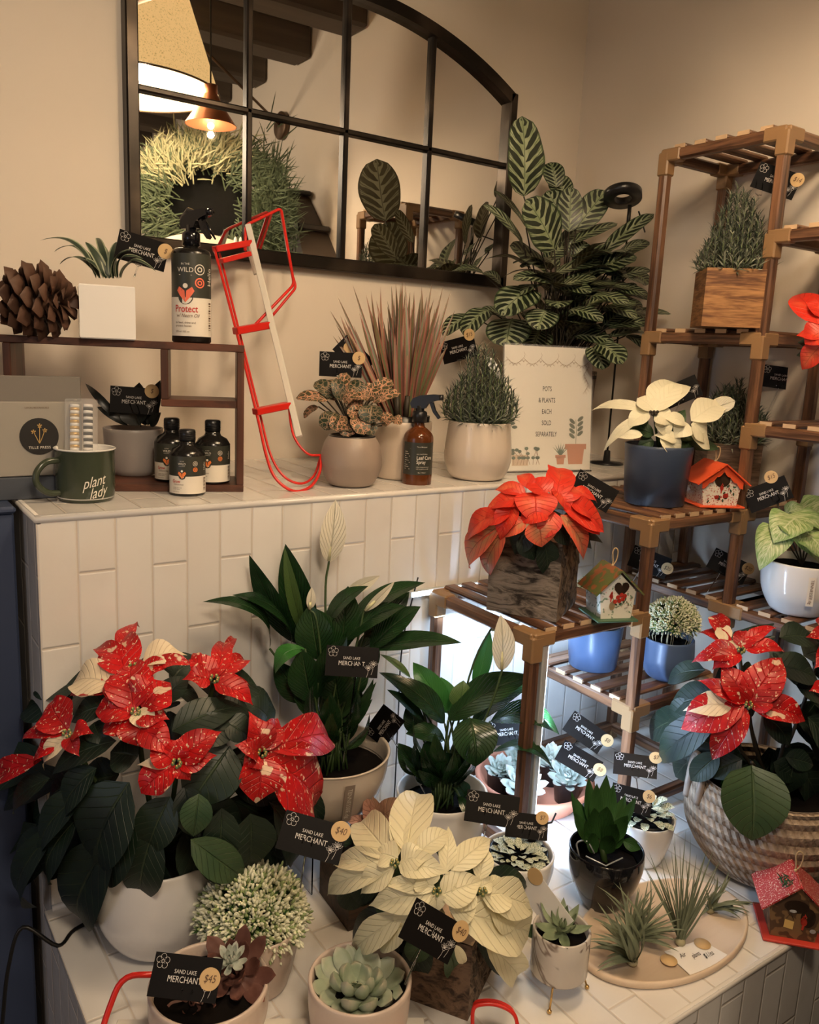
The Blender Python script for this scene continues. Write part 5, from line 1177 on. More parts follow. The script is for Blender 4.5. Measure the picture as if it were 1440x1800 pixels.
def ex_orange(t, g, w_, h_, hw, ha):
    b = MB(); pts = []
    for i in range(25):
        x = -w_*.44+.88*w_*i/24; ed = ha-(abs(x)/(w_*.44))*(ha-hw+h_*.04); pts.append((x, ed-h_*(.09+.035*abs(math.sin(i*pi/4)))))
    top = [(-w_*.50, hw-h_*.05), (0, ha+h_*.05), (w_*.50, hw-h_*.05)]
    for i in range(24):
        x0_, x1_ = pts[i][0], pts[i+1][0]; e = lambda x: ha+h_*.05-abs(x)/(w_*.50)*(ha-hw+h_*.10)
        b.mat('orange_roof').poly([g(pts[i][0], pts[i][1], .004), g(pts[i+1][0], pts[i+1][1], .004), g(x1_, e(x1_), .004), g(x0_, e(x0_), .004)])
    link('scalloped_trim', b, t); b = MB(); disc2(b, 'hole_dark', 0, hw+h_*.04, w_*.17, w_*.15, g, .0003); link('entrance_hole', b, t)
    b = MB(); bird(b, g, .0, hw-h_*.12, h_*.085); disc2(b, 'bird_red', w_*.10, hw-h_*.27, w_*.06, w_*.05, g, .0005); disc2(b, 'bird_red', -w_*.09, hw-h_*.30, w_*.05, w_*.04, g, .0005)
    random.seed(2)
    for k in range(10): disc2(b, 'trim_green', random.uniform(-.3, .3)*w_, h_*random.uniform(.08, .42), w_*.035, w_*.018, g, .0002, rot=k)
    link('bird_painting', b, t)
def ex_green(t, g, w_, h_, hw, ha):
    b = MB(); H = []
    for k in range(24):
        q_ = 2*pi*k/24; H.append((w_*.0125*16*math.sin(q_)**3*.9+w_*.07, hw+h_*.04+w_*.0125*(13*math.cos(q_)-5*math.cos(2*q_)-2*math.cos(3*q_)-math.cos(4*q_))))
    b.mat('hole_dark').prism(H, lambda x, y, z_: g(x, y, .0003), 0); link('heart_hole', b, t)
    b = MB(); bird(b, g, -w_*.16, hw-h_*.08, h_*.075)
    for (x, y) in ((0, -.1), (.08, -.06), (.12, -.13), (.04, -.16), (-.06, -.17), (.16, -.08)): disc2(b, 'bird_red', x*w_, hw+y*h_, w_*.05, w_*.05, g, .0004); disc2(b, 'trim_green', x*w_+w_*.03, hw+y*h_-h_*.05, w_*.04, w_*.018, g, .0003, rot=x*9)
    disc2(b, 'twine', -w_*.12, hw-h_*.24, w_*.07, w_*.10, g, .0002); random.seed(6)
    for k in range(22): disc2(b, 'bird_red', random.uniform(-.36, .38)*w_, h_*random.uniform(.10, .58), w_*.009, w_*.009, g, .0003, 8)
    for k in range(6):
        x, y = w_*random.uniform(.12, .3), h_*random.uniform(.12, .6); b.mat('trim_green').stroke([(x, y), (x+w_*.04, y+w_*.02), (x+w_*.07, y+w_*.0), (x+w_*.04, y-w_*.02), (x, y)], .0004, g)
    link('bird_painting', b, t)
def ex_red(t, g, w_, h_, hw, ha):
    b = MB(); disc2(b, 'hole_dark', 0, hw+h_*.02, w_*.20, w_*.12, g, .0003); disc2(b, 'hole_dark', w_*.20, hw-h_*.12, w_*.12, w_*.18, g, .00025); link('entrance_hole', b, t)
    b = MB(); bird(b, g, w_*.14, hw-h_*.18, h_*.10); b.mat('lantern_yellow').poly([g(-w_*.17, hw-h_*.30, .0005), g(-w_*.02, hw-h_*.32, .0005), g(-w_*.01, hw-h_*.20, .0005), g(-w_*.16, hw-h_*.18, .0005)]); b.mat('ink_black').stroke([(-w_*.14, hw-h_*.17), (-w_*.08, hw-h_*.08), (-w_*.02, hw-h_*.18)], .0008, g)
    disc2(b, 'enamel_white', w_*.3, h_*.2, w_*.05, w_*.04, g, .0004); disc2(b, 'enamel_white', -w_*.05, hw-h_*.05, w_*.06, w_*.03, g, .0005); link('bird_painting', b, t)
    b = MB(); random.seed(1)
    for k in range(40):
        p = g(-w_*.12+random.uniform(-.16, .16)*w_, ha-h_*.04+random.uniform(-.03, .03)*h_, -w_*.25+random.uniform(-.1, .2)*w_); b.mat('pine_sprig').leaf(p, p+V((random.uniform(-1, 1), random.uniform(-1, 1), random.uniform(.2, 1))).normalized()*.014, .003, BK, .1, .2, 0, 'linear', 2, 2)
    link('pine_sprig', b, t)
birdhouse('orange-roofed birdhouse ornament on the middle stand shelf', 1248, 898, 1.80, 84, 88, .12, Z['b']+.021, 'orange_roof', 'berry_white', 'orange_roof', ex_orange)
birdhouse('white and green birdhouse ornament with a heart hole', 1068, 1090, 1.60, 78, 106, .22, Z['a']+.021, 'moss_roof', 'holly_white', 'trim_green', ex_green)
birdhouse('red birdhouse ornament on the tiled ledge at the right', 1382, 1640, 1.46, 100, 128, -.22, ZL+.001, 'snow_red_roof', 'log_panel', 'bird_red', ex_red)
# --- orange poinsettia in birch box
zA = Z['a']+.021; a0 = at(865, 1070, Z=zA); c = at(950, 1092, Z=zA)
t = thing('potted_orange_poinsettia', 'orange-red poinsettia in a square birch-bark planter on the lowest stand shelf', 'potted plant', tuple(c))
D0 = depth(c)+.06; wv_ = .138; hv = .150; yaw = rad(-60); M = Matrix.Rotation(yaw, 3, 'Z'); fl_ = at(978, 1094, Z=zA); ctr = fl_+M @ V((-wv_/2, wv_/2, 0))
b = MB().mat('birch_bark'); random.seed(12)
def side(p0, p1, n=14, m=12, amp=.003):
    nrm = (p1-p0).cross(V((0, 0, 1))).normalized(); rows = []
    for j in range(m+1): rows.append([p0.lerp(p1, i/n)+V((0, 0, hv*j/m))+nrm*(random.uniform(-amp, amp) if 0 < i < n and 0 < j else 0) for i in range(n+1)])
    return rows
cor = [ctr+M @ V((sx*wv_/2, sy*wv_/2, 0)) for sx, sy in ((-1, -1), (1, -1), (1, 1), (-1, 1))]
# rounded bark faces left/front, rough bark right
b.grid(side(cor[0], cor[1])); b.grid(side(cor[2], cor[3])); b.grid(side(cor[3], cor[0])); b.mat('rough_bark').grid(side(cor[1], cor[2], amp=.005))
b.mat('slat_end').poly([p+V((0, 0, hv)) for p in cor]); link('planter', b, t)
dm = Dome(945, 930, 130, 105, D0+.0, .12); b = MB(); gb = MB(); O = 'bract_orange'; SM = 'bract_salmon'
for l in ((940, 865, 942, 925, 68, O), (985, 850, 975, 825, 40, O), (975, 880, 985, 828, 46, O), (960, 870, 930, 845, 50, O), (935, 862, 912, 835, 26, O), (975, 860, 1000, 902, 34, O), (925, 870, 870, 862, 30, O), (925, 880, 855, 895, 40, O), (905, 885, 880, 950, 40, O), (880, 900, 822, 952, 40, O), (885, 920, 828, 1000, 48, SM), (890, 930, 862, 1012, 44, SM), (925, 915, 885, 945, 34, SM), (945, 915, 952, 962, 52, SM), (975, 900, 950, 950, 40, O), (985, 905, 1025, 985, 40, SM), (990, 895, 1062, 938, 60, O), (1000, 880, 1045, 920, 46, O), (1005, 865, 1050, 885, 26, O), (985, 880, 1018, 862, 34, O), (1000, 905, 1055, 942, 46, O), (960, 895, 915, 920, 50, O), (900, 900, 850, 925, 36, O)):
    dm.leaf(b, *l, bend=.16, wave=.10, fold=.2)
for l in ((955, 945, 962, 1015, 38), (930, 930, 905, 975, 40), (985, 930, 1060, 955, 22), (970, 920, 1000, 960, 40), (925, 920, 880, 890, 30), (950, 920, 990, 905, 30), (1000, 930, 1040, 965, 30), (915, 940, 940, 985, 36)): dm.leaf(gb, *l, 'poinsettia_leaf', bend=.1, dd=.02)
link('bracts', b, t); link('leaves', gb, t); stems_to(t, ctr+V((0, 0, hv-.02)), [dm.P(930, 890, .04), dm.P(970, 890, .04), dm.P(1000, 900, .04)])
price_card(1043, 863, depth(ctr)+.05, 31, 'black price card tilted beside the orange-red poinsettia', sticker=None, stick=ctr+V((.04, 0, hv)), scale=1.0)
# --- frosty ferns: one crown, several pots
def fern_crown(name, seed, R, H, droop=.5, n=300, tipsz=1.0):
    random.seed(seed); b = MB(); tp = MB()
    lob = [(V((random.gauss(0, 1), random.gauss(0, 1), random.gauss(.3, .8))).normalized(), random.uniform(-.16, .14)) for _ in range(14)]
    for i in range(n):
        f = (i+.5)/n; zz = 1-f*1.2; a = i*2.39996+random.uniform(-.2, .2); rr = math.sqrt(max(0, 1-zz*zz)); d = V((rr*math.cos(a), rr*math.sin(a), max(-.2, zz)))
        k = random.uniform(.80, 1.04)+sum(w_*max(0, d.dot(l)-.75)*3 for l, w_ in lob)
        o = V((d.x*R*k, d.y*R*k, d.z*H*k)); u = d.orthogonal().normalized(); v_ = d.cross(u); white = d.z > -.02 or random.random() < .3
        b.mat('fern_green').leaf(o*.40, o*.90, .012, V((0, 0, 1)), .05, .3, 0, 'blade', 3, 2)
        for j in range(9):
            q_ = j*2.4+i; sp_ = (d*1.1+(u*math.cos(q_)+v_*math.sin(q_))*random.uniform(.2, 1.2)).normalized(); L_ = R*random.uniform(.14, .28); s0 = o*.82; e = s0+sp_*L_
            b.mat('fern_green' if j % 3 else 'fern_pale').leaf(s0, e, .0042*tipsz, d, .05, .3, 0, 'linear', 2, 2)
            if white:
                M_ = sp_.to_track_quat('Z', 'Y').to_matrix(); q2 = random.uniform(.7, 1.15)
                tp.mat('fern_tip' if j < 7 else 'fern_pale').blob(e, .0017*tipsz*q2, M_, 5, 3, (1, 1, 2.1))
                if j % 2 == 0: tp.mat('fern_tip').blob(e-sp_*.003*tipsz+u*.0016*tipsz, .0013*tipsz*q2, M_, 4, 3, (1, 1, 2.2))
    return b, tp
def fern(t, c, zc_, R, H, seed, **k):
    b, tp = fern_crown('x', seed, R, H, **k); o = V(c)+V((0, 0, zc_))
    for m in (b, tp): m.v = [tuple(o+V(p)) for p in m.v]
    link('foliage', b, t); link('frosted_tips', tp, t)
    r = MB().mat('root_pale'); random.seed(seed)
    for i in range(40):
        a = random.uniform(0, 2*pi); p = o+V((R*.55*math.cos(a), R*.55*math.sin(a), .0)); r.tube([p, p+V((R*.25*math.cos(a), R*.25*math.sin(a), -zc_*.0-.025)), V((c[0]+R*.7*math.cos(a), c[1]+R*.7*math.sin(a), c[2]+zc_-.045))], .0006, 4)
    link('roots', r, t)
c = foot(1168, 1200, Z['m']+.021, .035); D0 = depth(c)
t = thing('potted_frosty_fern', 'frosty fern in a round blue pot on the lower stand shelf', 'potted plant', tuple(c))
R_ = 90*D0/F/2; pot('pot', smooth_prof([(R_*.55, 0), (R_*.78, .010), (R_*.98, .038), (R_, .060), (R_*.95, .092)]), .004, .01, c, 'blue_pot', t); soil(c, .085, R_*.86, t)
fern(t, c, .128, .062, .055, 51)
price_card(1282, 995, D0+.10, 27, 'black price card on a long clear pick right of the blue-potted frosty fern', sticker=(.44, .28), price='$20', stick=c+V((.03, 0, .085)), pick_at=(-.1, -.2))
c = foot(1040, 1182, Z['m']+.021, .05); c = V((c.x, c.y, c.z)); D0 = depth(c)
t = thing('potted_frosty_fern', 'frosty fern in a straight blue pot seen under the lowest shelf top', 'potted plant', tuple(c))
R_ = 96*D0/F/2; pot('pot', [(R_*.84, 0), (R_*.86, .002), (R_*.87, .018), (R_*.89, .019), (R_, .100)], .004, .01, c, 'blue_pot', t); soil(c, .092, R_-.006, t); fern(t, c, .145, .070, .055, 61)
price_card(1142, 988, D0+.03, 21, 'black price card half hidden by the middle front stand post', sticker=(.47, .02), price='$20', stick=c+V((.02, 0, .09)), pick_at=(-.1, -.2))
# ================================================================ lower bench
SP, WP = 'bract_speckled', 'bract_white_patch'
def fill(dm, gb, n, seed, mat, w_=(45, 70), L=(.35, .6), rmin=.2, rmax=.8, dd=.05, ylo=-1, yhi=1, **k):
    random.seed(seed)
    for i in range(n):
        a = random.uniform(0, 2*pi); r = random.uniform(rmin, rmax); x, y = dm.cx+dm.rx*r*math.cos(a), dm.cy+dm.ry*r*math.sin(a)
        if not (ylo <= math.sin(a)*r <= yhi): continue
        l = random.uniform(*L); dm.leaf(gb, x, y, x+dm.rx*l*math.cos(a)*.8, y+dm.ry*l*(math.sin(a)*.6+.45), random.uniform(*w_), mat, dd=random.uniform(dd*.6, dd*1.3), bend=.12, **k)
# --- big speckled poinsettia, left
c = foot(285, 1686, ZL, .055); D0 = depth(c)
t = thing('potted_speckled_poinsettia', 'big red white-speckled poinsettia in a glossy white pot at the left', 'potted plant', tuple(c))
R_ = 112*(D0-.02)/F; pot('pot', smooth_prof([(R_*.50, 0), (R_*.72, .012), (R_*.93, .050), (R_*1.0, .095), (R_*.99, .135), (R_*.95, .165)]), .005, .02, c, 'white_ceramic', t); soil(c, .15, R_*.88, t)
dm = Dome(270, 1380, 265, 265, D0+.02, .21); b = MB(); gb = MB()
for l in ((222, 1190, 212, 1128, 70, SP), (215, 1150, 246, 1103, 30, SP), (235, 1175, 165, 1145, 34, SP), (205, 1205, 126, 1205, 66, WP), (195, 1215, 122, 1225, 36, SP), (250, 1165, 330, 1152, 50, WP), (270, 1170, 340, 1170, 34, SP), (250, 1185, 300, 1170, 44, SP),
          (235, 1250, 235, 1160, 72, SP), (250, 1245, 300, 1200, 80, SP), (232, 1240, 185, 1190, 44, SP), (245, 1255, 298, 1265, 52, SP), (240, 1255, 168, 1250, 56, SP), (235, 1262, 180, 1285, 60, SP), (245, 1265, 255, 1315, 66, SP), (250, 1275, 305, 1330, 50, SP), (240, 1250, 275, 1285, 40, WP),
          (120, 1285, 92, 1232, 62, SP), (120, 1290, 40, 1305, 26, SP), (115, 1300, 60, 1350, 40, SP), (75, 1335, 0, 1418, 44, SP), (125, 1295, 78, 1355, 34, WP), (125, 1290, 140, 1330, 34, SP), (120, 1280, 85, 1270, 34, WP), (130, 1285, 165, 1290, 34, SP), (105, 1305, 70, 1330, 40, SP),
          (382, 1192, 392, 1135, 32, SP), (390, 1165, 412, 1130, 16, SP), (385, 1190, 432, 1170, 38, SP), (375, 1190, 330, 1160, 46, SP), (350, 1175, 342, 1148, 20, SP), (370, 1195, 320, 1195, 44, SP), (385, 1198, 440, 1207, 24, SP), (375, 1200, 445, 1240, 44, SP), (370, 1195, 362, 1170, 34, SP),
          (312, 1338, 390, 1286, 54, SP), (312, 1345, 382, 1328, 44, SP), (308, 1345, 248, 1395, 62, SP), (305, 1340, 262, 1305, 50, SP), (312, 1342, 335, 1372, 34, SP), (300, 1345, 240, 1345, 20, WP), (310, 1335, 318, 1295, 40, SP),
          (460, 1322, 437, 1250, 50, SP), (462, 1320, 488, 1262, 38, SP), (465, 1318, 572, 1306, 66, SP), (462, 1328, 540, 1432, 110, SP), (455, 1330, 450, 1412, 76, SP), (455, 1325, 412, 1310, 42, SP), (455, 1328, 425, 1350, 40, SP), (465, 1315, 470, 1270, 14, WP)):
    dm.leaf(b, *l[:5], l[5], bend=.18, wave=.24, fold=.20, nu=6, prof='star' if l[4] < 56 else 'bract')
G = 'poinsettia_leaf'
for l in ((228, 1375, 172, 1530, 118), (200, 1470, 158, 1622, 100), (100, 1455, 65, 1595, 56), (140, 1435, 92, 1555, 62), (272, 1455, 250, 1582, 76), (302, 1285, 428, 1242, 60), (405, 1312, 328, 1424, 96), (325, 1380, 345, 1474, 52), (205, 1302, 92, 1362, 50), (88, 1368, 26, 1432, 44), (285, 1235, 332, 1190, 44), (195, 1240, 125, 1270, 50), (165, 1270, 185, 1310, 40),
          (480, 1415, 508, 1522, 56), (540, 1380, 548, 1480, 34), (440, 1430, 430, 1530, 80), (390, 1420, 380, 1530, 60), (470, 1260, 430, 1235, 50), (330, 1290, 420, 1290, 60), (240, 1440, 190, 1560, 70), (345, 1500, 420, 1545, 44), (170, 1350, 110, 1440, 60), (350, 1460, 410, 1530, 60), (300, 1400, 260, 1500, 70), (395, 1270, 440, 1300, 50), (150, 1390, 75, 1500, 60)):
    dm.leaf(gb, *l, G, bend=.13, dd=.02, wave=.06)
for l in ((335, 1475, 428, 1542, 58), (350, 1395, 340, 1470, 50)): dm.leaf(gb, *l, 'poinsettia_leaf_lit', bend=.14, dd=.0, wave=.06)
fill(dm, gb, 46, 7, G, (60, 95), dd=.10, yhi=.55); fill(dm, gb, 26, 17, G, (50, 80), dd=.22, yhi=.4)
for x, y in ((240, 1250), (312, 1340), (462, 1322), (120, 1288), (378, 1192), (235, 1172)): cyathia(b, dm.P(x, y, -.005))
link('bracts', b, t); link('leaves', gb, t); stems_to(t, c+V((0, 0, .15)), [dm.P(x, y, .05) for x, y in ((240, 1260), (312, 1345), (455, 1330), (125, 1300), (375, 1200), (230, 1190), (200, 1400), (350, 1420), (270, 1460))], .004)
# --- peace lily helper
def lily(t, c, zt, D0, base, L, spathes, seed, extra=26, R=.05):
    gb = MB(); sb = MB().mat('stem_green'); random.seed(seed); o0 = V(c)+V((0, 0, zt))
    for l in L:
        bx, by, tx, ty, w_, dd, bd = l[:7]; m = l[7] if len(l) > 7 else 'lily_leaf'
        A = at(bx, by, D=D0+dd*.7); B = at(tx, ty, D=D0+dd)
        if A.y > 1.32: A = at(bx, by, Y=1.32)
        if B.y > 1.325: B = at(tx, ty, Y=1.325)
        hor = abs(tx-bx) > abs(ty-by)
        n_ = (BK*.55+UP*.85) if hor else (BK*.9+UP*.3+RT*((tx-base[0])*.003))
        gb.mat(m).leaf(A, B, w_*1.14*D0/F, n_, bd, .16, .05, 'lance', 14, 6)
        o = o0+V((random.uniform(-R, R)*.6, random.uniform(-R, R)*.6, 0)); sb.tube(smooth_prof3([o, o.lerp(A, .6)+V((0, 0, .02)), A], 4), .0022, 5)
    for i in range(extra):
        a = random.uniform(0, 2*pi); A = o0+V((R*.4*math.cos(a), R*.4*math.sin(a), random.uniform(.03, .09))); B = A+V((math.cos(a)*random.uniform(.02, .07), math.sin(a)*random.uniform(.02, .06), random.uniform(.04, .11)))
        gb.mat('lily_leaf').leaf(A, B, random.uniform(.022, .036), V((math.cos(a), math.sin(a), .6)), .12, .2, .04, 'lance', 8, 4); sb.tube([o0+V((R*.3*math.cos(a), R*.3*math.sin(a), 0)), A], .0018, 5)
    link('foliage', gb, t); link('stems', sb, t)
    for (bx, by, tx, ty, w_, dd, sx_, sy_) in spathes:
        A = at(bx, by, D=D0+dd); B = at(tx, ty, D=D0+dd)
        if max(A.y, B.y) > 1.33: A = at(bx, by, Y=min(A.y, 1.325)); B = at(tx, ty, Y=min(B.y, 1.325))
        s = MB().mat('spathe'); s.leaf(A, B, w_*1.15*D0/F, BK*.9+RT*.25, .08, .22, .03, 'lance', 14, 6)
        s.mat('stem_green').tube(smooth_prof3([o0, at(sx_, sy_, D=D0+dd), A, A.lerp(B, .25)], 5), .0022, 6)
        s.mat('spadix').tube([A.lerp(B, .04)+BK*.004, A.lerp(B, .36)+BK*.006], .0028, 8); link('flower', s, t)
# --- peace lily 1
D0 = 1.60; c = at(552, 1404, D=D0); zr_ = c.z
c1 = V((c.x, min(c.y, 1.232), zr_)); D0 = depth(c1)
t = thing('potted_peace_lily', 'larger peace lily with tall white spathe in a cream labelled pot against the tiles', 'potted plant', tuple(c1))
R_ = 103*D0/F; hp = .128
pot('pot', smooth_prof([(R_*.40, 0), (R_*.56, .010), (R_*.80, .040), (R_*.95, .085), (R_, hp-.004), (R_*1.02, hp)]), .006, .035, c1, 'cream_ceramic', t); soil(c1, hp-.035, R_*.93, t)
b = MB().mat('taupe_ceramic'); f = cyl_fn(c1, R_*.93, facing(c1)+.32)
tl = lambda x, y, z=0: f(x, y, .0+z+(y-.06)*.22); b.grid([[tl(-.008+.016*k/4, .040, .003) for k in range(5)], [tl(-.008+.016*k/4, .117, .003) for k in range(5)]]); b.mat('label_cream').text('TENNESSEE.dg', .010, lambda x, y, z=0: tl(y, -x+.079, .0038), 0, 0, sx=1.0); link('label', b, t)
lily(t, c1, hp-.035, D0, (565, 1260), [(474, 1140, 356, 1058, 36, -.03, .28), (512, 1132, 408, 1046, 46, .04, .22), (522, 1132, 438, 975, 42, .02, .05), (545, 1125, 502, 956, 54, .03, .05), (535, 1120, 500, 960, 22, .025, .05, 'lily_leaf_pale'),
  (575, 1100, 648, 1030, 36, -.02, .16), (600, 1140, 612, 1030, 50, .0, .04), (612, 1115, 748, 1024, 46, .02, .16), (608, 1125, 712, 1065, 50, -.03, .12), (650, 1140, 740, 1066, 56, -.02, .06), (648, 1142, 812, 1130, 42, -.03, .08), (560, 1160, 545, 1062, 58, -.04, .05), (592, 1150, 556, 1070, 44, -.03, .05), (590, 1150, 590, 1060, 60, .03, .05),
  (536, 1140, 484, 1184, 32, -.06, .35, 'bright_leaf'), (540, 1235, 482, 1160, 44, -.03, .08), (548, 1235, 530, 1140, 56, -.06, .04), (596, 1240, 585, 1160, 52, -.04, .04), (560, 1200, 610, 1120, 40, -.08, .06), (600, 1290, 662, 1198, 15, -.03, .06), (604, 1292, 655, 1228, 14, -.02, .06), (625, 1150, 700, 1110, 40, .05, .1), (640, 1120, 720, 1040, 40, .05, .1), (568, 1110, 520, 1080, 40, .05, .1), (610, 1230, 640, 1150, 40, .02, .08), (640, 1190, 660, 1120, 30, .06, .08)],
  [(578, 990, 590, 878, 40, .0, 572, 1060), (610, 1040, 668, 1012, 20, .05, 600, 1080), (640, 1075, 694, 1022, 14, -.03, 630, 1120), (545, 1072, 548, 1032, 14, -.04, 560, 1110)], 5)
b = MB().mat('clear_plastic'); rz = zr_-ZL; rw = .135
for s_ in (-1, 1): b.box((c1.x+s_*rw/2, c1.y, ZL+rz/2+.0005), (.003, rw, rz-.003), None, .0004)
b.box((c1.x, c1.y, zr_-.002), (rw, rw, .003), None, .0004); single('clear_display_riser', b, 'clear acrylic riser under the cream pot of the larger peace lily', 'riser', origin=(c1.x, c1.y, ZL))
price_card(619, 1163, D0-.14, 4, 'black price card in the larger peace lily', sticker=None, stick=c1+V((.01, -.03, .10)), pick_at=(.1, -.15))
# --- peace lily 2
c = foot(768, 1548, ZL, .05); D0 = depth(c)
t = thing('potted_peace_lily', 'smaller peace lily in a plain white pot in front of the plant stand', 'potted plant', tuple(c))
R_ = 79*D0/F; pot('pot', smooth_prof([(R_*.66, 0), (R_*.74, .006), (R_*.93, .08), (R_, .155)]), .005, .03, c, 'white_ceramic', t); soil(c, .128, R_*.93, t)
lily(t, c, .128, D0, (775, 1370), [(788, 1250, 726, 1164, 42, .03, .10, 'bright_leaf'), (782, 1272, 686, 1192, 48, .0, .12), (742, 1245, 666, 1182, 28, .03, .15), (745, 1268, 680, 1212, 22, .0, .1), (788, 1266, 936, 1188, 64, -.02, .10), (828, 1275, 936, 1204, 34, .02, .12), (862, 1268, 984, 1292, 52, -.01, .30), (866, 1322, 972, 1352, 24, -.03, .35), (826, 1262, 836, 1348, 68, -.10, .18), (782, 1300, 713, 1290, 38, -.04, .14), (742, 1362, 700, 1306, 36, -.02, .06), (765, 1350, 752, 1300, 40, -.05, .05), (800, 1365, 778, 1322, 44, -.07, .05),
   (834, 1212, 862, 1110, 28, .04, .05, 'bright_leaf'), (806, 1245, 815, 1196, 38, .0, .12, 'lily_leaf_pale'), (722, 1192, 668, 1150, 14, .04, .1, 'lily_leaf_pale'), (790, 1255, 775, 1190, 40, .05, .06, 'bright_leaf'), (740, 1290, 715, 1240, 34, .02, .08), (800, 1320, 835, 1290, 34, .0, .1), (820, 1400, 800, 1370, 26, -.04, .1), (808, 1400, 830, 1445, 16, -.09, .1)],
   [(882, 1180, 880, 1080, 36, -.06, 850, 1270), (862, 1108, 918, 1092, 12, .02, 825, 1190)], 15, 30, .045)
price_card(675, 1277, D0-.02, -52, 'black price card turned on its corner left of the smaller peace lily', yaw=-45, sticker=None, stick=c+V((-.03, -.03, .128)), pick_at=(0, -.2), scale=1.0)
price_card(865, 1422, 1.40, 7, 'black price card in front of the smaller peace lily pot', sticker=None, stick=at(845, 1500, D=1.42), pick_at=(-.05, -.15))
b = MB().mat('cord_black'); b.tube(smooth_prof3([at(735, 1015, Y=1.352), at(708, 1130, Y=1.352), at(700, 1260, Y=1.352), at(694, 1390, Y=1.352), at(690, 1415, Y=1.345)]), .0016, 6); single('thin_black_wire', b, 'thin black wire hanging down the tiles between the peace lilies', 'wire')
# --- terracotta bowl of echeverias
bc = V((1.213, 1.205, ZL+.001)); 
t = thing('terracotta_bowl', 'wide terracotta saucer bowl standing behind the front stand post', 'bowl', tuple(bc))
b = MB().mat('terracotta'); b.lathe([(0, 0), (.085, 0), (.095, .006), (.128, .050), (.130, .058), (.122, .060), (.118, .054), (.088, .012), (0, .012)], bc, 56); link('bowl', b, t)
def rosette(t, o, R, rings, mat, tilt=V((0, 0, 1)), seed=1, w_=.40, th=.16, up=.35, name='rosette', prof='succ'):
    b = MB().mat(mat); o = V(o); z = V(tilt).normalized(); x = z.orthogonal().normalized(); y = z.cross(x); random.seed(seed); k = 0
    for r_i in range(rings):
        f = r_i/(max(1, rings-1)); n = int(8-3*f) if rings > 3 else 7; L = R*(1-.68*f); el = .12+f*1.05
        for i in range(n):
            a = k*2.39996; k += 1; d = (x*math.cos(a)+y*math.sin(a)); tip = o+d*L*math.cos(el)+z*(L*math.sin(el)*up*2.2+R*.10*f); base = o+d*R*.04+z*R*.05*f
            b.leaf(base, tip, L*w_*random.uniform(.92, 1.08)*2*.62, z*1.-d*.25, -.10, .25, 0, prof, 8, 6, .18, thick=th)
    return link(name, b, t)
for i, (px, py, dx, dy, R, lab) in enumerate(((866, 1348, -.060, -.030, .056, 'pale blue-green echeveria in a small black pot, left of the stand post'), (905, 1300, .000, .055, .046, 'pale echeveria in a small black pot at the back of the terracotta bowl'), (965, 1352, .045, -.055, .050, 'pale echeveria in a small black pot, right behind the stand post'), (985, 1322, .070, .020, .046, 'pinkish pale echeveria in a small black pot at the right of the bowl'), (848, 1300, -.060, .045, .040, 'small pale echeveria at the far left of the terracotta bowl'))):
    p = bc+V((dx, dy, .013)); s = thing('potted_echeveria', lab, 'potted plant', tuple(p), 'echeverias in the terracotta bowl')
    pot('pot', [(.024, 0), (.030, .050), (.032, .052)], .002, .006, p, 'black_plastic', s, 24); soil(p, .046, .028, s); rosette(s, p+V((0, 0, .056)), R*.95, 5, 'succ_blue', BK*.5+V((0, 0, 1)), i+2)
price_card(892, 1287, depth(bc)-.02, -8, 'black price card behind the smaller peace lily, over the echeverias', sticker=None, stick=bc+V((-.02, .0, .05)), pick_at=(.1, -.2))
price_card(1030, 1287, depth(bc)-.02, 33, 'greyish glaring price card, upper one right of the stand post', sticker=(.52, .24), price='$8', stick=bc+V((.07, .0, .06)), pick_at=(-.05, -.2), pitch=-12)
price_card(1018, 1337, depth(bc)-.10, 28, 'greyish glaring price card, lower one right of the stand post', sticker=(.50, .12), price='$8', stick=bc+V((.06, -.06, .06)), pick_at=(-.05, -.1), pitch=-25)
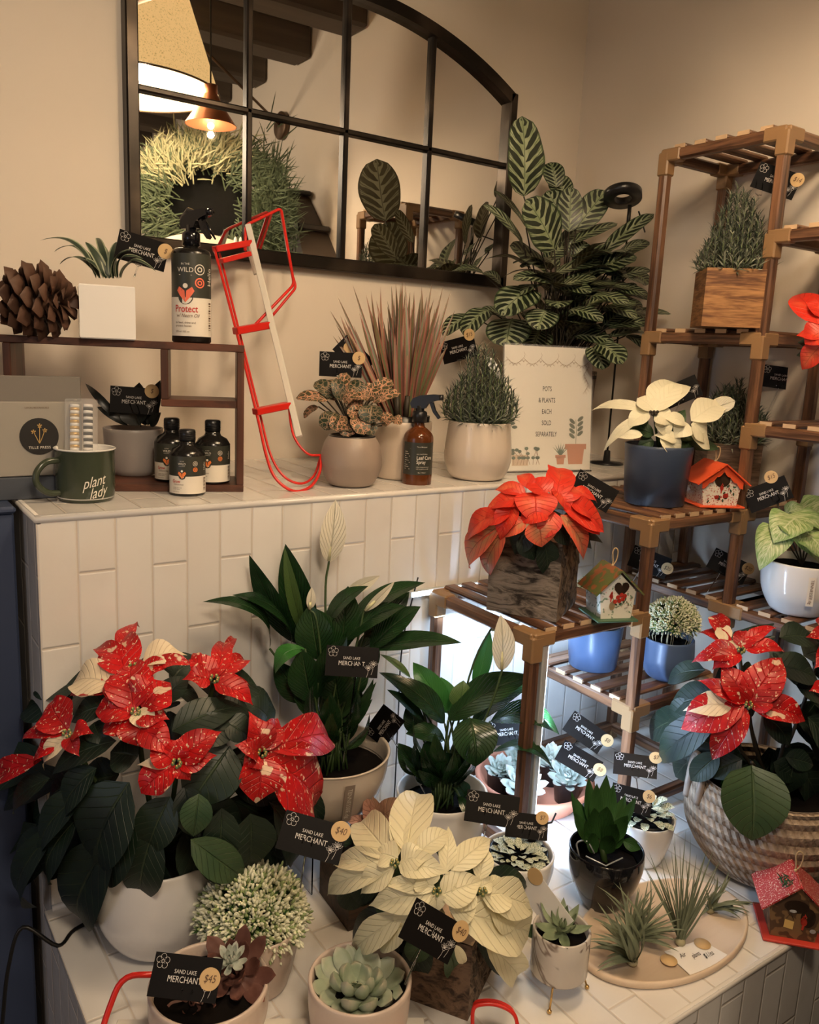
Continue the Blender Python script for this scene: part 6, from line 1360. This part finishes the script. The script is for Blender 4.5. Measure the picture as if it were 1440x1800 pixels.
# --- black glossy pot
c = foot(1055, 1606, ZL, .028); D0 = depth(c)
t = thing('potted_compact_dracaena', 'compact dark green dracaena in a glossy black pot', 'potted plant', tuple(c))
R_ = 66*D0/F; pot('pot', smooth_prof([(R_*.42, 0), (R_*.55, .008), (R_*.82, .045), (R_*.98, .085), (R_*.97, .112)]), .004, .03, c, 'black_gloss', t); soil(c, .085, R_*.86, t)
b = MB().mat('led_alu'); b.tube(rounded([at(1022, 1520, D=D0-.02), at(1012, 1480, D=D0-.02), at(1032, 1476, D=D0-.03), at(1045, 1500, D=D0-.03)], .01), .0016, 6); b.tube([at(1030, 1505, D=D0-.04), at(1065, 1522, D=D0-.04), at(1095, 1508, D=D0-.03)], .0014, 6); link('wire_clip', b, t)
b = MB(); 
for (tx, ty, w_, dd, bx, by) in ((998, 1392, 20, .02, 1042, 1470), (1003, 1428, 22, -.03, 1045, 1475), (1030, 1366, 22, .03, 1050, 1460), (1046, 1374, 20, .0, 1052, 1460), (1066, 1360, 22, .02, 1058, 1460), (1080, 1378, 20, .03, 1062, 1460), (1102, 1398, 20, .02, 1068, 1465), (1122, 1402, 18, .0, 1070, 1470), (1108, 1432, 22, -.03, 1068, 1475), (1128, 1492, 18, -.02, 1095, 1470), (1022, 1440, 24, -.05, 1048, 1480), (1088, 1445, 24, -.05, 1062, 1480), (1040, 1415, 24, -.04, 1050, 1470), (1068, 1412, 26, -.04, 1057, 1470), (1010, 1405, 20, .04, 1045, 1460), (1090, 1412, 20, .04, 1065, 1462), (1050, 1395, 24, .04, 1054, 1460), (1032, 1462, 22, -.05, 1050, 1490), (1080, 1465, 22, -.05, 1060, 1492), (1100, 1465, 20, -.02, 1066, 1480)):
    b.mat('dracaena_leaf').leaf(at(bx, by+8, D=D0+dd*.2), at(tx, ty, D=D0+dd), w_*1.3*D0/F, BK*.8+UP*.2+RT*((tx-1055)*-.012), -.06, .25, .10, 'lance', 10, 4, .1)
link('foliage', b, t); b = MB().mat('stem_green'); b.tube([c+V((0, 0, .08)), at(1055, 1470, D=D0)], .006, 8); link('stem', b, t)
# --- white pot with fittonia behind
c = foot(1125, 1526, ZL, .032); D0 = depth(c)
t = thing('potted_nerve_plant', 'white-veined nerve plant in a white tapered pot behind the black pot', 'potted plant', tuple(c))
R_ = 51*D0/F; pot('pot', smooth_prof([(R_*.50, 0), (R_*.66, .006), (R_*.90, .05), (R_, .092)]), .004, .03, c, 'white_ceramic', t); b = MB().mat('black_plastic'); b.lathe([(R_*.80, .075), (R_*.88, .094), (R_*.82, .095), (R_*.78, .08)], c, 36); link('nursery_pot', b, t); soil(c, .086, R_*.80, t)
def mound(t, c, z, R, H, n, seed, mats, L=(.016, .026)):
    random.seed(seed); b = MB()
    for i in range(n):
        f = (i+.5)/n; a = i*2.39996; r = R*math.sqrt(f); p = V(c)+V((r*math.cos(a), r*math.sin(a), z+H*(1-f*.8)*random.uniform(.8, 1.1))); d = V((math.cos(a), math.sin(a), random.uniform(-.1, .7))).normalized(); l = random.uniform(*L)
        b.mat(mats[i % len(mats)]).leaf(p, p+d*l, l*.62, V((0, 0, 1)), .12, .2, .08, 'ellip', 6, 4)
    link('foliage', b, t)
mound(t, c, .086, .036, .028, 40, 2, ['fittonia_white'], (.022, .034))
price_card(1110, 1405, D0-.06, 10, 'black price card between the compact dracaena and the white tapered pot', sticker=(.40, .30), price='$6', stick=c+V((0, 0, .09)), pick_at=(0, -.2), scale=.86)
price_card(1117, 1345, D0+.03, 3, 'pale glaring price card standing left of the basket poinsettia', sticker=(.46, .44), price='$7', stick=c+V((.01, .02, .09)), pick_at=(0, -.2), pitch=-28, scale=.95)
# --- cream pot with fittonia
c = foot(905, 1590, ZL, .04); D0 = depth(c)
t = thing('potted_nerve_plant', 'cream-leaved nerve plant in a cream round pot behind the white poinsettia', 'potted plant', tuple(c))
R_ = 62*D0/F; pot('pot', smooth_prof([(R_*.62, 0), (R_*.80, .008), (R_*.98, .050), (R_, .080)]), .005, .03, c, 'white_ceramic', t); b = MB().mat('black_plastic'); b.lathe([(R_*.70, .055), (R_*.84, .080), (R_*.78, .081), (R_*.68, .06)], c, 36); link('nursery_pot', b, t); soil(c, .068, R_*.76, t)
mound(t, V((c.x-.008, c.y-.008, c.z)), .068, .040, .022, 60, 3, ['fittonia_white'], (.016, .026))
price_card(926, 1452, D0+.0, 3, 'smaller black price card overlapping the one before the peace lily pot', sticker=(.36, .38), price='$7', stick=c+V((0, 0, .07)), pick_at=(0, -.2), scale=.86)
# --- walnut planter with pinkish leaves
k0 = at(612, 1638, Z=ZL); k1 = at(556, 1562, Z=ZL); k2 = at(694, 1596, Z=ZL); wv2 = .115; e1_ = (k1-k0).normalized(); e2_ = V((e1_.y, -e1_.x, 0));
if e2_.dot(k2-k0) < 0: e2_ = -e2_
h_ = .112; cor = [k0, k0+e2_*wv2, k0+e2_*wv2+e1_*wv2, k0+e1_*wv2]; ctr = (cor[0]+cor[2])/2; D0 = depth(ctr)
t = thing('boxed_syngonium', 'pinkish-brown leafy plant in a dark square wooden planter', 'potted plant', tuple(ctr))
b = MB().mat('walnut_block'); ins = [ctr+(p-ctr)*.86 for p in cor]; b.grid([[p+V((0, 0, .0005)) for p in cor], [p+V((0, 0, h_)) for p in cor], [p+V((0, 0, h_)) for p in ins], [p+V((0, 0, h_-.02)) for p in ins]], closed=True, sm=False); b.poly(cor[::-1]); link('box', b, t)
b = MB().mat('soil'); b.poly([p+V((0, 0, h_-.015)) for p in ins]); link('soil', b, t)
b = MB()
for l in ((662, 1450, 640, 1402, 34, 'pinkbrown_leaf'), (665, 1440, 655, 1400, 20, 'pinkbrown_leaf'), (668, 1440, 718, 1412, 40, 'pinkbrown_leaf'), (670, 1445, 712, 1440, 36, 'pinkbrown_leaf'), (660, 1455, 605, 1440, 22, 'pinkbrown_leaf'), (640, 1470, 615, 1450, 26, 'dried_leaf'), (650, 1500, 620, 1460, 40, 'poinsettia_leaf'), (660, 1500, 640, 1450, 36, 'poinsettia_leaf'), (640, 1520, 605, 1500, 34, 'dried_leaf'), (650, 1500, 680, 1470, 36, 'dried_leaf'), (655, 1480, 670, 1440, 30, 'poinsettia_leaf'), (630, 1500, 600, 1470, 30, 'poinsettia_leaf')):
    b.mat(l[5]).leaf(at(l[0], l[1], D=D0+.02), at(l[2], l[3], D=D0+.0), l[4]*1.2*D0/F, BK*.7+UP*.6, .15, .1, .12, 'ovate', 10, 4)
link('foliage', b, t); stems_to(t, ctr+V((0, 0, h_-.02)), [at(662, 1450, D=D0+.02), at(645, 1480, D=D0+.02)], .0025)
price_card(549, 1472, 1.14, 17, 'black price card left of the dark square planter, under the speckled leaves', sticker=(.40, .34), price='$40', stick=at(528, 1560, D=1.17), pick_at=(-.05, -.2))
# --- frosty fern front left
c = foot(452, 1762, ZL, .04); D0 = depth(c)
t = thing('potted_frosty_fern', 'large white-tipped frosty fern in a cream pot at the front left', 'potted plant', tuple(c))
R_ = .062; pot('pot', smooth_prof([(R_*.62, 0), (R_*.75, .006), (R_*.95, .06), (R_, .105)]), .004, .03, c, 'blush_ceramic', t); soil(c, .085, R_*.92, t)
ct = at(443, 1607, D=D0-.0)-V((0, 0, c.z)); fern(t, V((ct.x, ct.y, c.z)), ct.z-.005, .086, .074, 71, n=270, tipsz=1.65)
# --- marble pot on gold legs
c = at(986, 1768, Z=ZL); c = V((c.x+.015, c.y+.025, ZL)); D0 = depth(c)
t = thing('potted_echeveria', 'small succulent in a marbled cylinder pot on thin gold legs', 'potted plant', tuple(c))
R_ = 50*D0/F; z0_ = .038; pot('pot', [(R_*.94, z0_), (R_, z0_+.004), (R_, z0_+.072)], .0045, .012, c, 'marble_pot', t); soil(c, z0_+.062, R_*.88, t)
for k in range(3):
    a = facing(c)+pi/3*(1+2*k)+.9; b = MB().mat('gold_wire'); o_ = V((math.cos(a), math.sin(a), 0)); b.tube([c+o_*R_*.8+V((0, 0, z0_+.006)), c+o_*(R_*1.12)+V((0, 0, .004))], .0016, 8); b.blob(c+o_*(R_*1.12)+V((0, 0, .004)), .0038, seg=10, rings=6); link('leg', b, t)
rosette(t, c+V((0, 0, z0_+.072)), .046, 3, 'succ_mid', BK*.3+V((0, 0, 1)), 8, .30, .2, .55, prof='lance')
b = MB(); b.mat('poinsettia_leaf').leaf(at(940, 1650, D=D0), at(900, 1632, D=D0), .014, UP, .1, .2, 0, 'ovate', 6, 4); link('stray_leaf', b, t)
price_card(957, 1588, D0-.0, 50, 'blank white back of a price card above the marbled pot', sticker=(-.42, .34), price='', kind='card_back', stick=c+V((-.01, 0, z0_+.065)), pick_at=(.1, -.2), pitch=38)
# --- round tray with air plants
tc = V((1.113, .770, ZL+.0005))
t = thing('round_wooden_tray', 'oval pale wooden tray holding the air plants', 'tray', tuple(tc))
b = MB().mat('pale_tray'); el = Matrix(((1, 0, 0), (0, .60, 0), (0, 0, 1))) ; Rt = .182
b.lathe([(0, .0), (Rt*.97, 0), (Rt, .003), (Rt, .011), (Rt-.004, .013), (Rt-.009, .012), (Rt-.012, .007), (0, .006)], tc, 72, el); link('tray', b, t)
zt_ = ZL+.008
def airplant(lab, bx, by, tips, w_, seed, D=None, curve=.15, rnd=0, sp=20, bh=.0):
    o = at(bx, by, Z=zt_+.006+bh); D0 = depth(o); s = thing('air_plant', lab, 'air plant', tuple(at(bx, by, Z=zt_)), 'air plants on the wooden tray'); b = MB(); random.seed(seed)
    tips = list(tips)+[(x+random.uniform(-16, 16), y+random.uniform(-12, 16)) for (x, y) in tips]
    for i, q_ in enumerate(tips):
        tx, ty = q_[0], q_[1]; dd = q_[2] if len(q_) > 2 else random.uniform(-.03, .03)
        A = o+V((random.uniform(-.004, .004), random.uniform(-.004, .004), random.uniform(0, .004))); B = at(tx, ty, D=D0+dd)
        if B.z < zt_+.004: B.z = zt_+.004+random.uniform(0, .006)
        b.mat('air_plant').leaf(A, B, w_*random.uniform(.8, 1.2), (UP*.8+BK*.6+RT*random.uniform(-.5, .5)), curve*random.uniform(.3, 1.3), .35, 0, 'blade', 10, 2)
    link('foliage', b, s); b = MB().mat('air_plant_base'); b.blob(o, .009, None, 10, 6, (1, 1, .8)); b.mat('air_brown').blob(o+V((0, 0, -.004)), .006, None, 8, 5); link('root_base', b, s); return s
random.seed(77)
airplant('curled air plant at the front left of the tray, with a thick pale base', 1112, 1690, [(1040, 1640), (1036, 1668), (1040, 1612), (1050, 1585), (1062, 1568), (1078, 1550), (1060, 1640), (1050, 1700), (1070, 1710), (1085, 1600), (1095, 1585), (1070, 1660), (1045, 1655), (1090, 1625), (1056, 1620), (1100, 1610), (1075, 1590)], .0075, 1, curve=.26)
airplant('bushy air plant in the middle left of the tray', 1108, 1655, [(1185, 1600), (1192, 1638), (1184, 1665), (1170, 1580), (1150, 1560), (1140, 1545), (1125, 1560), (1105, 1565), (1090, 1580), (1180, 1620), (1165, 1640), (1190, 1655), (1155, 1590), (1130, 1580), (1060, 1620), (1140, 1610), (1160, 1610), (1175, 1650), (1120, 1590), (1080, 1600), (1200, 1625), (1160, 1660), (1130, 1570), (1145, 1575)], .0055, 2, curve=.18)
airplant('tall grassy air plant with long thin leaves on the tray', 1196, 1655, [(1140, 1495), (1165, 1500), (1182, 1470), (1195, 1480), (1214, 1462), (1225, 1500), (1245, 1488), (1265, 1515), (1256, 1530), (1172, 1540), (1150, 1560), (1210, 1530), (1230, 1545), (1240, 1560), (1250, 1550), (1205, 1500), (1160, 1530), (1220, 1580), (1236, 1590), (1185, 1560), (1215, 1560), (1198, 1540), (1130, 1520), (1245, 1520), (1228, 1530)], .0032, 3, curve=.06)
airplant('small spiky air plant at the right of the tray', 1248, 1598, [(1262, 1540), (1286, 1538), (1280, 1565), (1320, 1592), (1318, 1620), (1300, 1640), (1285, 1635), (1245, 1652), (1240, 1560), (1310, 1600), (1300, 1580), (1310, 1612), (1295, 1620), (1230, 1620), (1270, 1560), (1295, 1600), (1282, 1610)], .0058, 4, curve=.16)
# handwritten card and stickers on the tray
t = thing('handwritten_card', 'white handwritten price note lying on the wooden tray', 'note', tuple(at(1215, 1690, Z=zt_)))
q_ = [at(x, y, Z=zt_+.0015) for x, y in ((1168, 1672), (1217, 1717), (1284, 1681), (1232, 1652))]; b = MB().mat('card_white'); b.poly(q_); b.poly([p-V((0, 0, .0006)) for p in q_][::-1])
ex_ = (q_[2]-q_[1]).normalized(); ey_ = (q_[0]-q_[1]).normalized(); o_ = q_[1]; f = lambda x, y, z=0: o_+ex_*x+ey_*y+V((0, 0, .0006))
b.mat('ink_black'); b.text('Air', .013, f, .020, .040, sx=.8, shear=.4); b.text('plants', .013, f, .042, .030, sx=.6, shear=.4); b.text('$1/ea', .014, f, .062, .020, sx=.7, shear=.4); link('card', b, t)
for (x, y, lab) in ((1176, 1688, 'round kraft sticker at the left end of the handwritten note'), (1235, 1659, 'round kraft sticker at the back edge of the handwritten note')):
    b = MB().mat('sticker_wood'); p = at(x, y, Z=zt_+.0028); b.lathe([(0, 0), (.0135, 0), (.0135, .0006), (0, .0006)], p, 28); single('round_sticker', b, lab, 'sticker', origin=p, group='loose kraft stickers on the tray')
# --- basket with speckled poinsettia
c = foot(1368, 1576, ZL, .085); c = V((1.440, .800, ZL)); D0 = depth(c)
t = thing('basket_poinsettia', 'red white-speckled poinsettia in a woven rope basket at the right', 'potted plant', tuple(c))
b = MB().mat('rope_weave'); R_ = .152; b.lathe(smooth_prof([(0, 0), (.085, .002), (R_*.78, .030), (R_*.97, .080), (R_, .120), (R_*.96, .165), (R_*.90, .188), (R_*.86, .186), (R_*.90, .15)], 4), c, 72); link('basket', b, t)
b = MB().mat('taupe_ceramic'); a_ = facing(c)-1.15; hd = V((math.cos(a_), math.sin(a_), 0)); sd = V((-hd.y, hd.x, 0)); b.tube(smooth_prof3([c+hd*R_+sd*-.012+V((0, 0, .13)), c+hd*(R_*.98)+sd*-.012+V((0, 0, .19)), c+hd*(R_*.95)+V((0, 0, .225)), c+hd*(R_*.94)+sd*.035+V((0, 0, .20)), c+hd*(R_*.96)+sd*.035+V((0, 0, .14))]), .007, 8); link('handle', b, t)
soil(c, .165, R_*.88, t)
dm = Dome(1350, 1270, 185, 200, D0-.0, .15); b = MB(); gb = MB()
for l in ((1272, 1120, 1257, 1084, 32, SP), (1290, 1135, 1224, 1118, 24, SP), (1300, 1148, 1216, 1165, 42, SP), (1302, 1148, 1252, 1178, 38, SP), (1308, 1132, 1366, 1104, 24, SP), (1310, 1142, 1380, 1146, 34, SP), (1305, 1140, 1312, 1108, 34, SP), (1275, 1130, 1268, 1100, 26, WP), (1295, 1140, 1285, 1125, 22, WP),
          (1315, 1238, 1374, 1156, 60, SP), (1312, 1236, 1226, 1196, 34, SP), (1312, 1234, 1268, 1172, 52, SP), (1310, 1240, 1197, 1282, 62, SP), (1320, 1240, 1416, 1268, 50, SP), (1312, 1245, 1252, 1336, 46, SP), (1315, 1248, 1276, 1318, 24, SP), (1318, 1236, 1340, 1180, 46, SP), (1290, 1240, 1200, 1250, 40, WP), (1315, 1240, 1360, 1220, 50, SP),
          (1455, 1130, 1416, 1120, 40, SP), (1455, 1150, 1432, 1175, 36, SP), (1455, 1120, 1440, 1090, 40, SP), (1450, 1210, 1422, 1215, 26, SP), (1450, 1215, 1440, 1240, 26, SP)):
    dm.leaf(b, *l[:5], l[5], bend=.18, wave=.22, fold=.20, prof='star' if l[4] < 45 else 'bract')
for l in ((1240, 1178, 1174, 1202, 40), (1262, 1262, 1160, 1340, 54), (1265, 1325, 1214, 1372, 38), (1305, 1335, 1238, 1362, 40), (1342, 1255, 1388, 1310, 48), (1380, 1330, 1430, 1345, 34), (1370, 1120, 1440, 1130, 50), (1360, 1170, 1440, 1200, 60), (1400, 1205, 1450, 1240, 40), (1395, 1330, 1370, 1400, 50), (1360, 1340, 1400, 1370, 40), (1420, 1260, 1460, 1340, 60)): dm.leaf(gb, *l, 'poinsettia_leaf', bend=.13, dd=.02)
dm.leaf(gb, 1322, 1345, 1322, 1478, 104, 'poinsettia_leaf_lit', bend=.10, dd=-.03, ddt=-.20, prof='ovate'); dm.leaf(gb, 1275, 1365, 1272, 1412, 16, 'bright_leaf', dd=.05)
fill(dm, gb, 44, 19, 'poinsettia_leaf', (50, 80), dd=.10, yhi=.35); fill(dm, gb, 20, 29, 'poinsettia_leaf', (50, 80), dd=.2, yhi=.3)
for x, y in ((1302, 1142), (1315, 1238)): cyathia(b, dm.P(x, y, -.005))
link('bracts', b, t); link('leaves', gb, t); stems_to(t, c+V((0, 0, .165)), [dm.P(x, y, .02) for x, y in ((1316, 1245), (1300, 1150), (1440, 1150), (1322, 1340), (1380, 1300), (1280, 1270))], .0035, 'stem_dark')
# --- sled with white slats carrying the two succulents
zd = ZL+.030; la_ = at(208, 1789, Z=zd); ra_ = at(745, 1786, Z=zd); ex_ = (ra_-la_); Ls = ex_.length; ex_.normalize(); ey_ = V((ex_.y, -ex_.x, 0)); 
if ey_.dot(V((fw.x, fw.y, 0))) > 0: ey_ = -ey_
t = thing('red_metal_sled', 'red metal sled with white slats under the two front succulents', 'sled', tuple((la_+ra_)/2-V((0, 0, .03))))
Ms = Matrix((ex_, ey_, V((0, 0, 1)))).transposed()
for k in range(4):
    b = MB().mat('white_slat'); b.box((la_+ra_)/2+ey_*(.016+k*.036)-V((0, 0, .004)), (Ls, .028, .008), Ms, .001); link('slat', b, t)
for u_ in (.12, .88):
    b = MB().mat('red_enamel'); b.box(la_+ex_*Ls*u_+ey_*.07-V((0, 0, .0125)), (.014, .15, .009), Ms, .001); link('cross_bar', b, t)
for v_ in (.025, .125):
    b = MB().mat('red_enamel'); P_ = lambda u, z: la_+ex_*u+ey_*v_+V((0, 0, z-.030)); b.tube(smooth_prof3([P_(Ls*.02, .016), P_(Ls*.05, .0045), P_(Ls*.5, .0038), P_(Ls*.92, .0045), P_(Ls+.03, .012)]), .0036, 8); link('runner', b, t)
b = MB().mat('red_enamel'); b.tube(rounded([la_+ey_*.10-V((0, 0, .012)), at(176, 1815, D=1.13), at(214, 1714, D=1.15), at(280, 1713, D=1.15)], .03), .0042, 10); link('handle_hoop', b, t)
b = MB().mat('red_enamel'); hp_ = [at(x, y, D=1.16) for x, y in ((832, 1822), (832, 1775), (850, 1765), (880, 1768), (905, 1785), (912, 1822))]; hp_ = smooth_prof3(hp_, 6); rows = [[p, p+(V((fw.x, fw.y, 0))*.010)] for p in hp_]; b.grid(rows); b.tube(hp_, .0030, 6); b.tube([hp_[0], ra_+ey_*.08-V((0, 0, .012))], .003, 6); link('handle_hoop', b, t)
# --- brown succulent
zp = zd+.0005
c = foot(368, 1862, zp, .05); D0 = depth(c); c = V((c.x, c.y-.0, zp))
t = thing('potted_brown_succulent', 'reddish-brown succulent in a cream bowl pot at the front left', 'potted plant', tuple(c))
R_ = 103*depth(c)/F; hb = .075; pot('pot', smooth_prof([(R_*.66, 0), (R_*.86, .006), (R_*.98, .030), (R_, hb)]), .006, .02, c, 'blush_ceramic', t); soil(c, hb-.014, R_*.92, t)
rosette(t, at(412, 1712, D=D0+.0), .062, 4, 'succ_brown', BK*.7+UP*.6, 3, .36, .2, .4); rosette(t, at(405, 1690, D=D0-.015), .026, 4, 'succ_blue', BK*.5+UP*.9, 4, .36, .2, .6, 'young_rosette'); rosette(t, at(340, 1765, D=D0-.03), .034, 3, 'succ_brown', BK*.7+UP*.6, 5, .36, .2, .4, 'young_rosette'); rosette(t, at(308, 1752, D=D0-.0), .026, 3, 'succ_mid', BK*.6+UP*.7, 6, .4, .2, .4, 'young_rosette')
price_card(326, 1718, D0-.07, 13, 'black price card in front of the reddish-brown succulent', sticker=(.36, .02), price='$45', stick=at(342, 1768, D=D0-.03), pick_at=(.08, -.3), yaw=-12, scale=1.0)
# --- green succulent
c = foot(628, 1850, zp, .045); D0 = depth(c)
t = thing('potted_green_succulent', 'plump pale green succulent rosette in a cream pot at the front centre', 'potted plant', tuple(c))
R_ = 90*D0/F; hb = .078; pot('pot', smooth_prof([(R_*.80, 0), (R_*.90, .004), (R_*.97, .030), (R_, hb)]), .006, .02, c, 'blush_ceramic', t); soil(c, hb-.014, R_*.92, t)
b = MB().mat('succ_green'); o = at(628, 1735, D=D0-.01)
for (tx, ty, w_, dd) in ((590, 1668, 30, .03), (612, 1665, 28, .045), (645, 1662, 32, .04), (665, 1680, 32, .03), (695, 1690, 32, .02), (565, 1690, 34, .02), (552, 1705, 30, .01), (545, 1740, 32, -.02), (712, 1715, 34, .01), (708, 1750, 36, -.01), (690, 1765, 36, -.03), (560, 1765, 32, -.04), (590, 1790, 36, -.06), (640, 1798, 40, -.07), (655, 1775, 34, -.07), (612, 1772, 34, -.07), (680, 1735, 32, -.04), (672, 1712, 32, -.02), (580, 1722, 32, -.03), (600, 1700, 30, -.01), (625, 1690, 28, .01), (650, 1700, 30, -.0), (606, 1738, 26, -.055), (640, 1745, 26, -.06), (655, 1730, 24, -.05)):
    B = at(tx, ty, D=D0+dd-.01); A = o.lerp(B, .10)+UP*.004; b.leaf(A, B, w_*1.22*D0/F, BK*.5+UP*.8, -.12, .18, 0, 'succ', 10, 8, .16, thick=.34)
for k in range(7):
    a = k*2.4; b.leaf(o+BK*.012, o+BK*.030+(RT*math.cos(a)+UP*math.sin(a))*.012+UP*.012, .013, BK, -.1, .3, 0, 'succ', 6, 6, 0, thick=.25)
link('rosette', b, t)
# --- centre white poinsettia in log planter
zb_ = ZL+.0005; f0_ = at(822, 1795, Z=zb_); yaw = rad(-58); M = Matrix.Rotation(yaw, 3, 'Z'); wv_ = .135; hv = .125; ctr = f0_+M @ V((-wv_/2, wv_/2, 0)); D0 = depth(ctr)
t = thing('potted_white_poinsettia', 'creamy white poinsettia in a bark log planter at the front centre', 'potted plant', tuple(ctr))
cor = [ctr+M @ V((sx*wv_/2, sy*wv_/2, 0)) for sx, sy in ((-1, -1), (1, -1), (1, 1), (-1, 1))]; b = MB().mat('log_bark'); random.seed(14)
b.grid(side(cor[0], cor[1])); b.grid(side(cor[2], cor[3])); b.grid(side(cor[3], cor[0])); b.mat('rough_bark').grid(side(cor[1], cor[2], amp=.005)); b.mat('slat_end').poly([p+V((0, 0, hv)) for p in cor]); link('planter', b, t)
dm = Dome(760, 1580, 190, 165, D0-.0, .17); b = MB(); gb = MB(); CR = 'bract_cream'
for l in ((692, 1512, 636, 1446, 66), (700, 1505, 716, 1422, 34), (715, 1505, 742, 1398, 74), (735, 1500, 795, 1462, 44), (784, 1535, 788, 1452, 32), (792, 1530, 864, 1474, 44), (842, 1548, 848, 1475, 36), (688, 1518, 586, 1522, 40), (690, 1525, 576, 1575, 50), (695, 1525, 634, 1572, 48), (700, 1520, 792, 1536, 50), (705, 1515, 760, 1505, 50),
          (768, 1562, 662, 1552, 30), (766, 1568, 648, 1592, 58), (765, 1570, 768, 1602, 36), (772, 1575, 850, 1548, 60), (755, 1560, 740, 1530, 50), (846, 1568, 932, 1600, 66), (800, 1602, 930, 1640, 92), (850, 1650, 896, 1712, 54), (842, 1560, 868, 1548, 30), (845, 1575, 900, 1570, 60), (790, 1600, 840, 1580, 60), (712, 1605, 622, 1672, 50), (718, 1615, 668, 1672, 40), (800, 1660, 814, 1694, 18), (700, 1510, 660, 1500, 50), (830, 1560, 790, 1600, 50), (740, 1590, 700, 1640, 50), (860, 1600, 905, 1620, 60)):
    dm.leaf(b, *l[:4], l[4]*.93, CR, bend=.15, wave=.20, fold=.26, prof='star' if l[4] < 80 else 'bract')
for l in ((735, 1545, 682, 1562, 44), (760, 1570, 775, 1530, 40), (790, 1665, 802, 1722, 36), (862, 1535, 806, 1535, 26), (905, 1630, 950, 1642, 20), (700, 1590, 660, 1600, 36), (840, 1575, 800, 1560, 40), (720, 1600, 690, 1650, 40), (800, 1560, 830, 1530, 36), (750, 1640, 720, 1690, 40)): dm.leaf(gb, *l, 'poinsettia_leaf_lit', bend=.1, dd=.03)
fill(dm, gb, 24, 23, 'poinsettia_leaf', (36, 60), dd=.08, rmax=.55)
for x, y in ((694, 1515), (768, 1565), (848, 1565)): cyathia(b, dm.P(x, y, -.005), 5, .005)
link('bracts', b, t); link('leaves', gb, t); stems_to(t, ctr+V((0, 0, hv-.02)), [dm.P(x, y, .03) for x, y in ((694, 1520), (768, 1570), (846, 1570), (720, 1600))])
price_card(760, 1637, D0-.235, 27, 'black price card leaning in front of the creamy white poinsettia', sticker=(.46, .34), price='$40', stick=at(712, 1730, D=D0-.20), pick_at=(-.08, -.1), yaw=38)
# --- cord at the left
b = MB().mat('cord_black'); b.tube(smooth_prof3([V((.33, 1.30, ZL+.003)), V((.27, 1.285, ZL+.003)), V((.238, 1.26, ZL+.003)), at(40, 1630, Y=1.28), at(15, 1700, Y=1.28), at(5, 1790, Y=1.28), at(0, 1850, Y=1.28)]), .0032, 8); single('black_power_cord', b, 'black power cord running over the left corner of the lower ledge', 'cord')
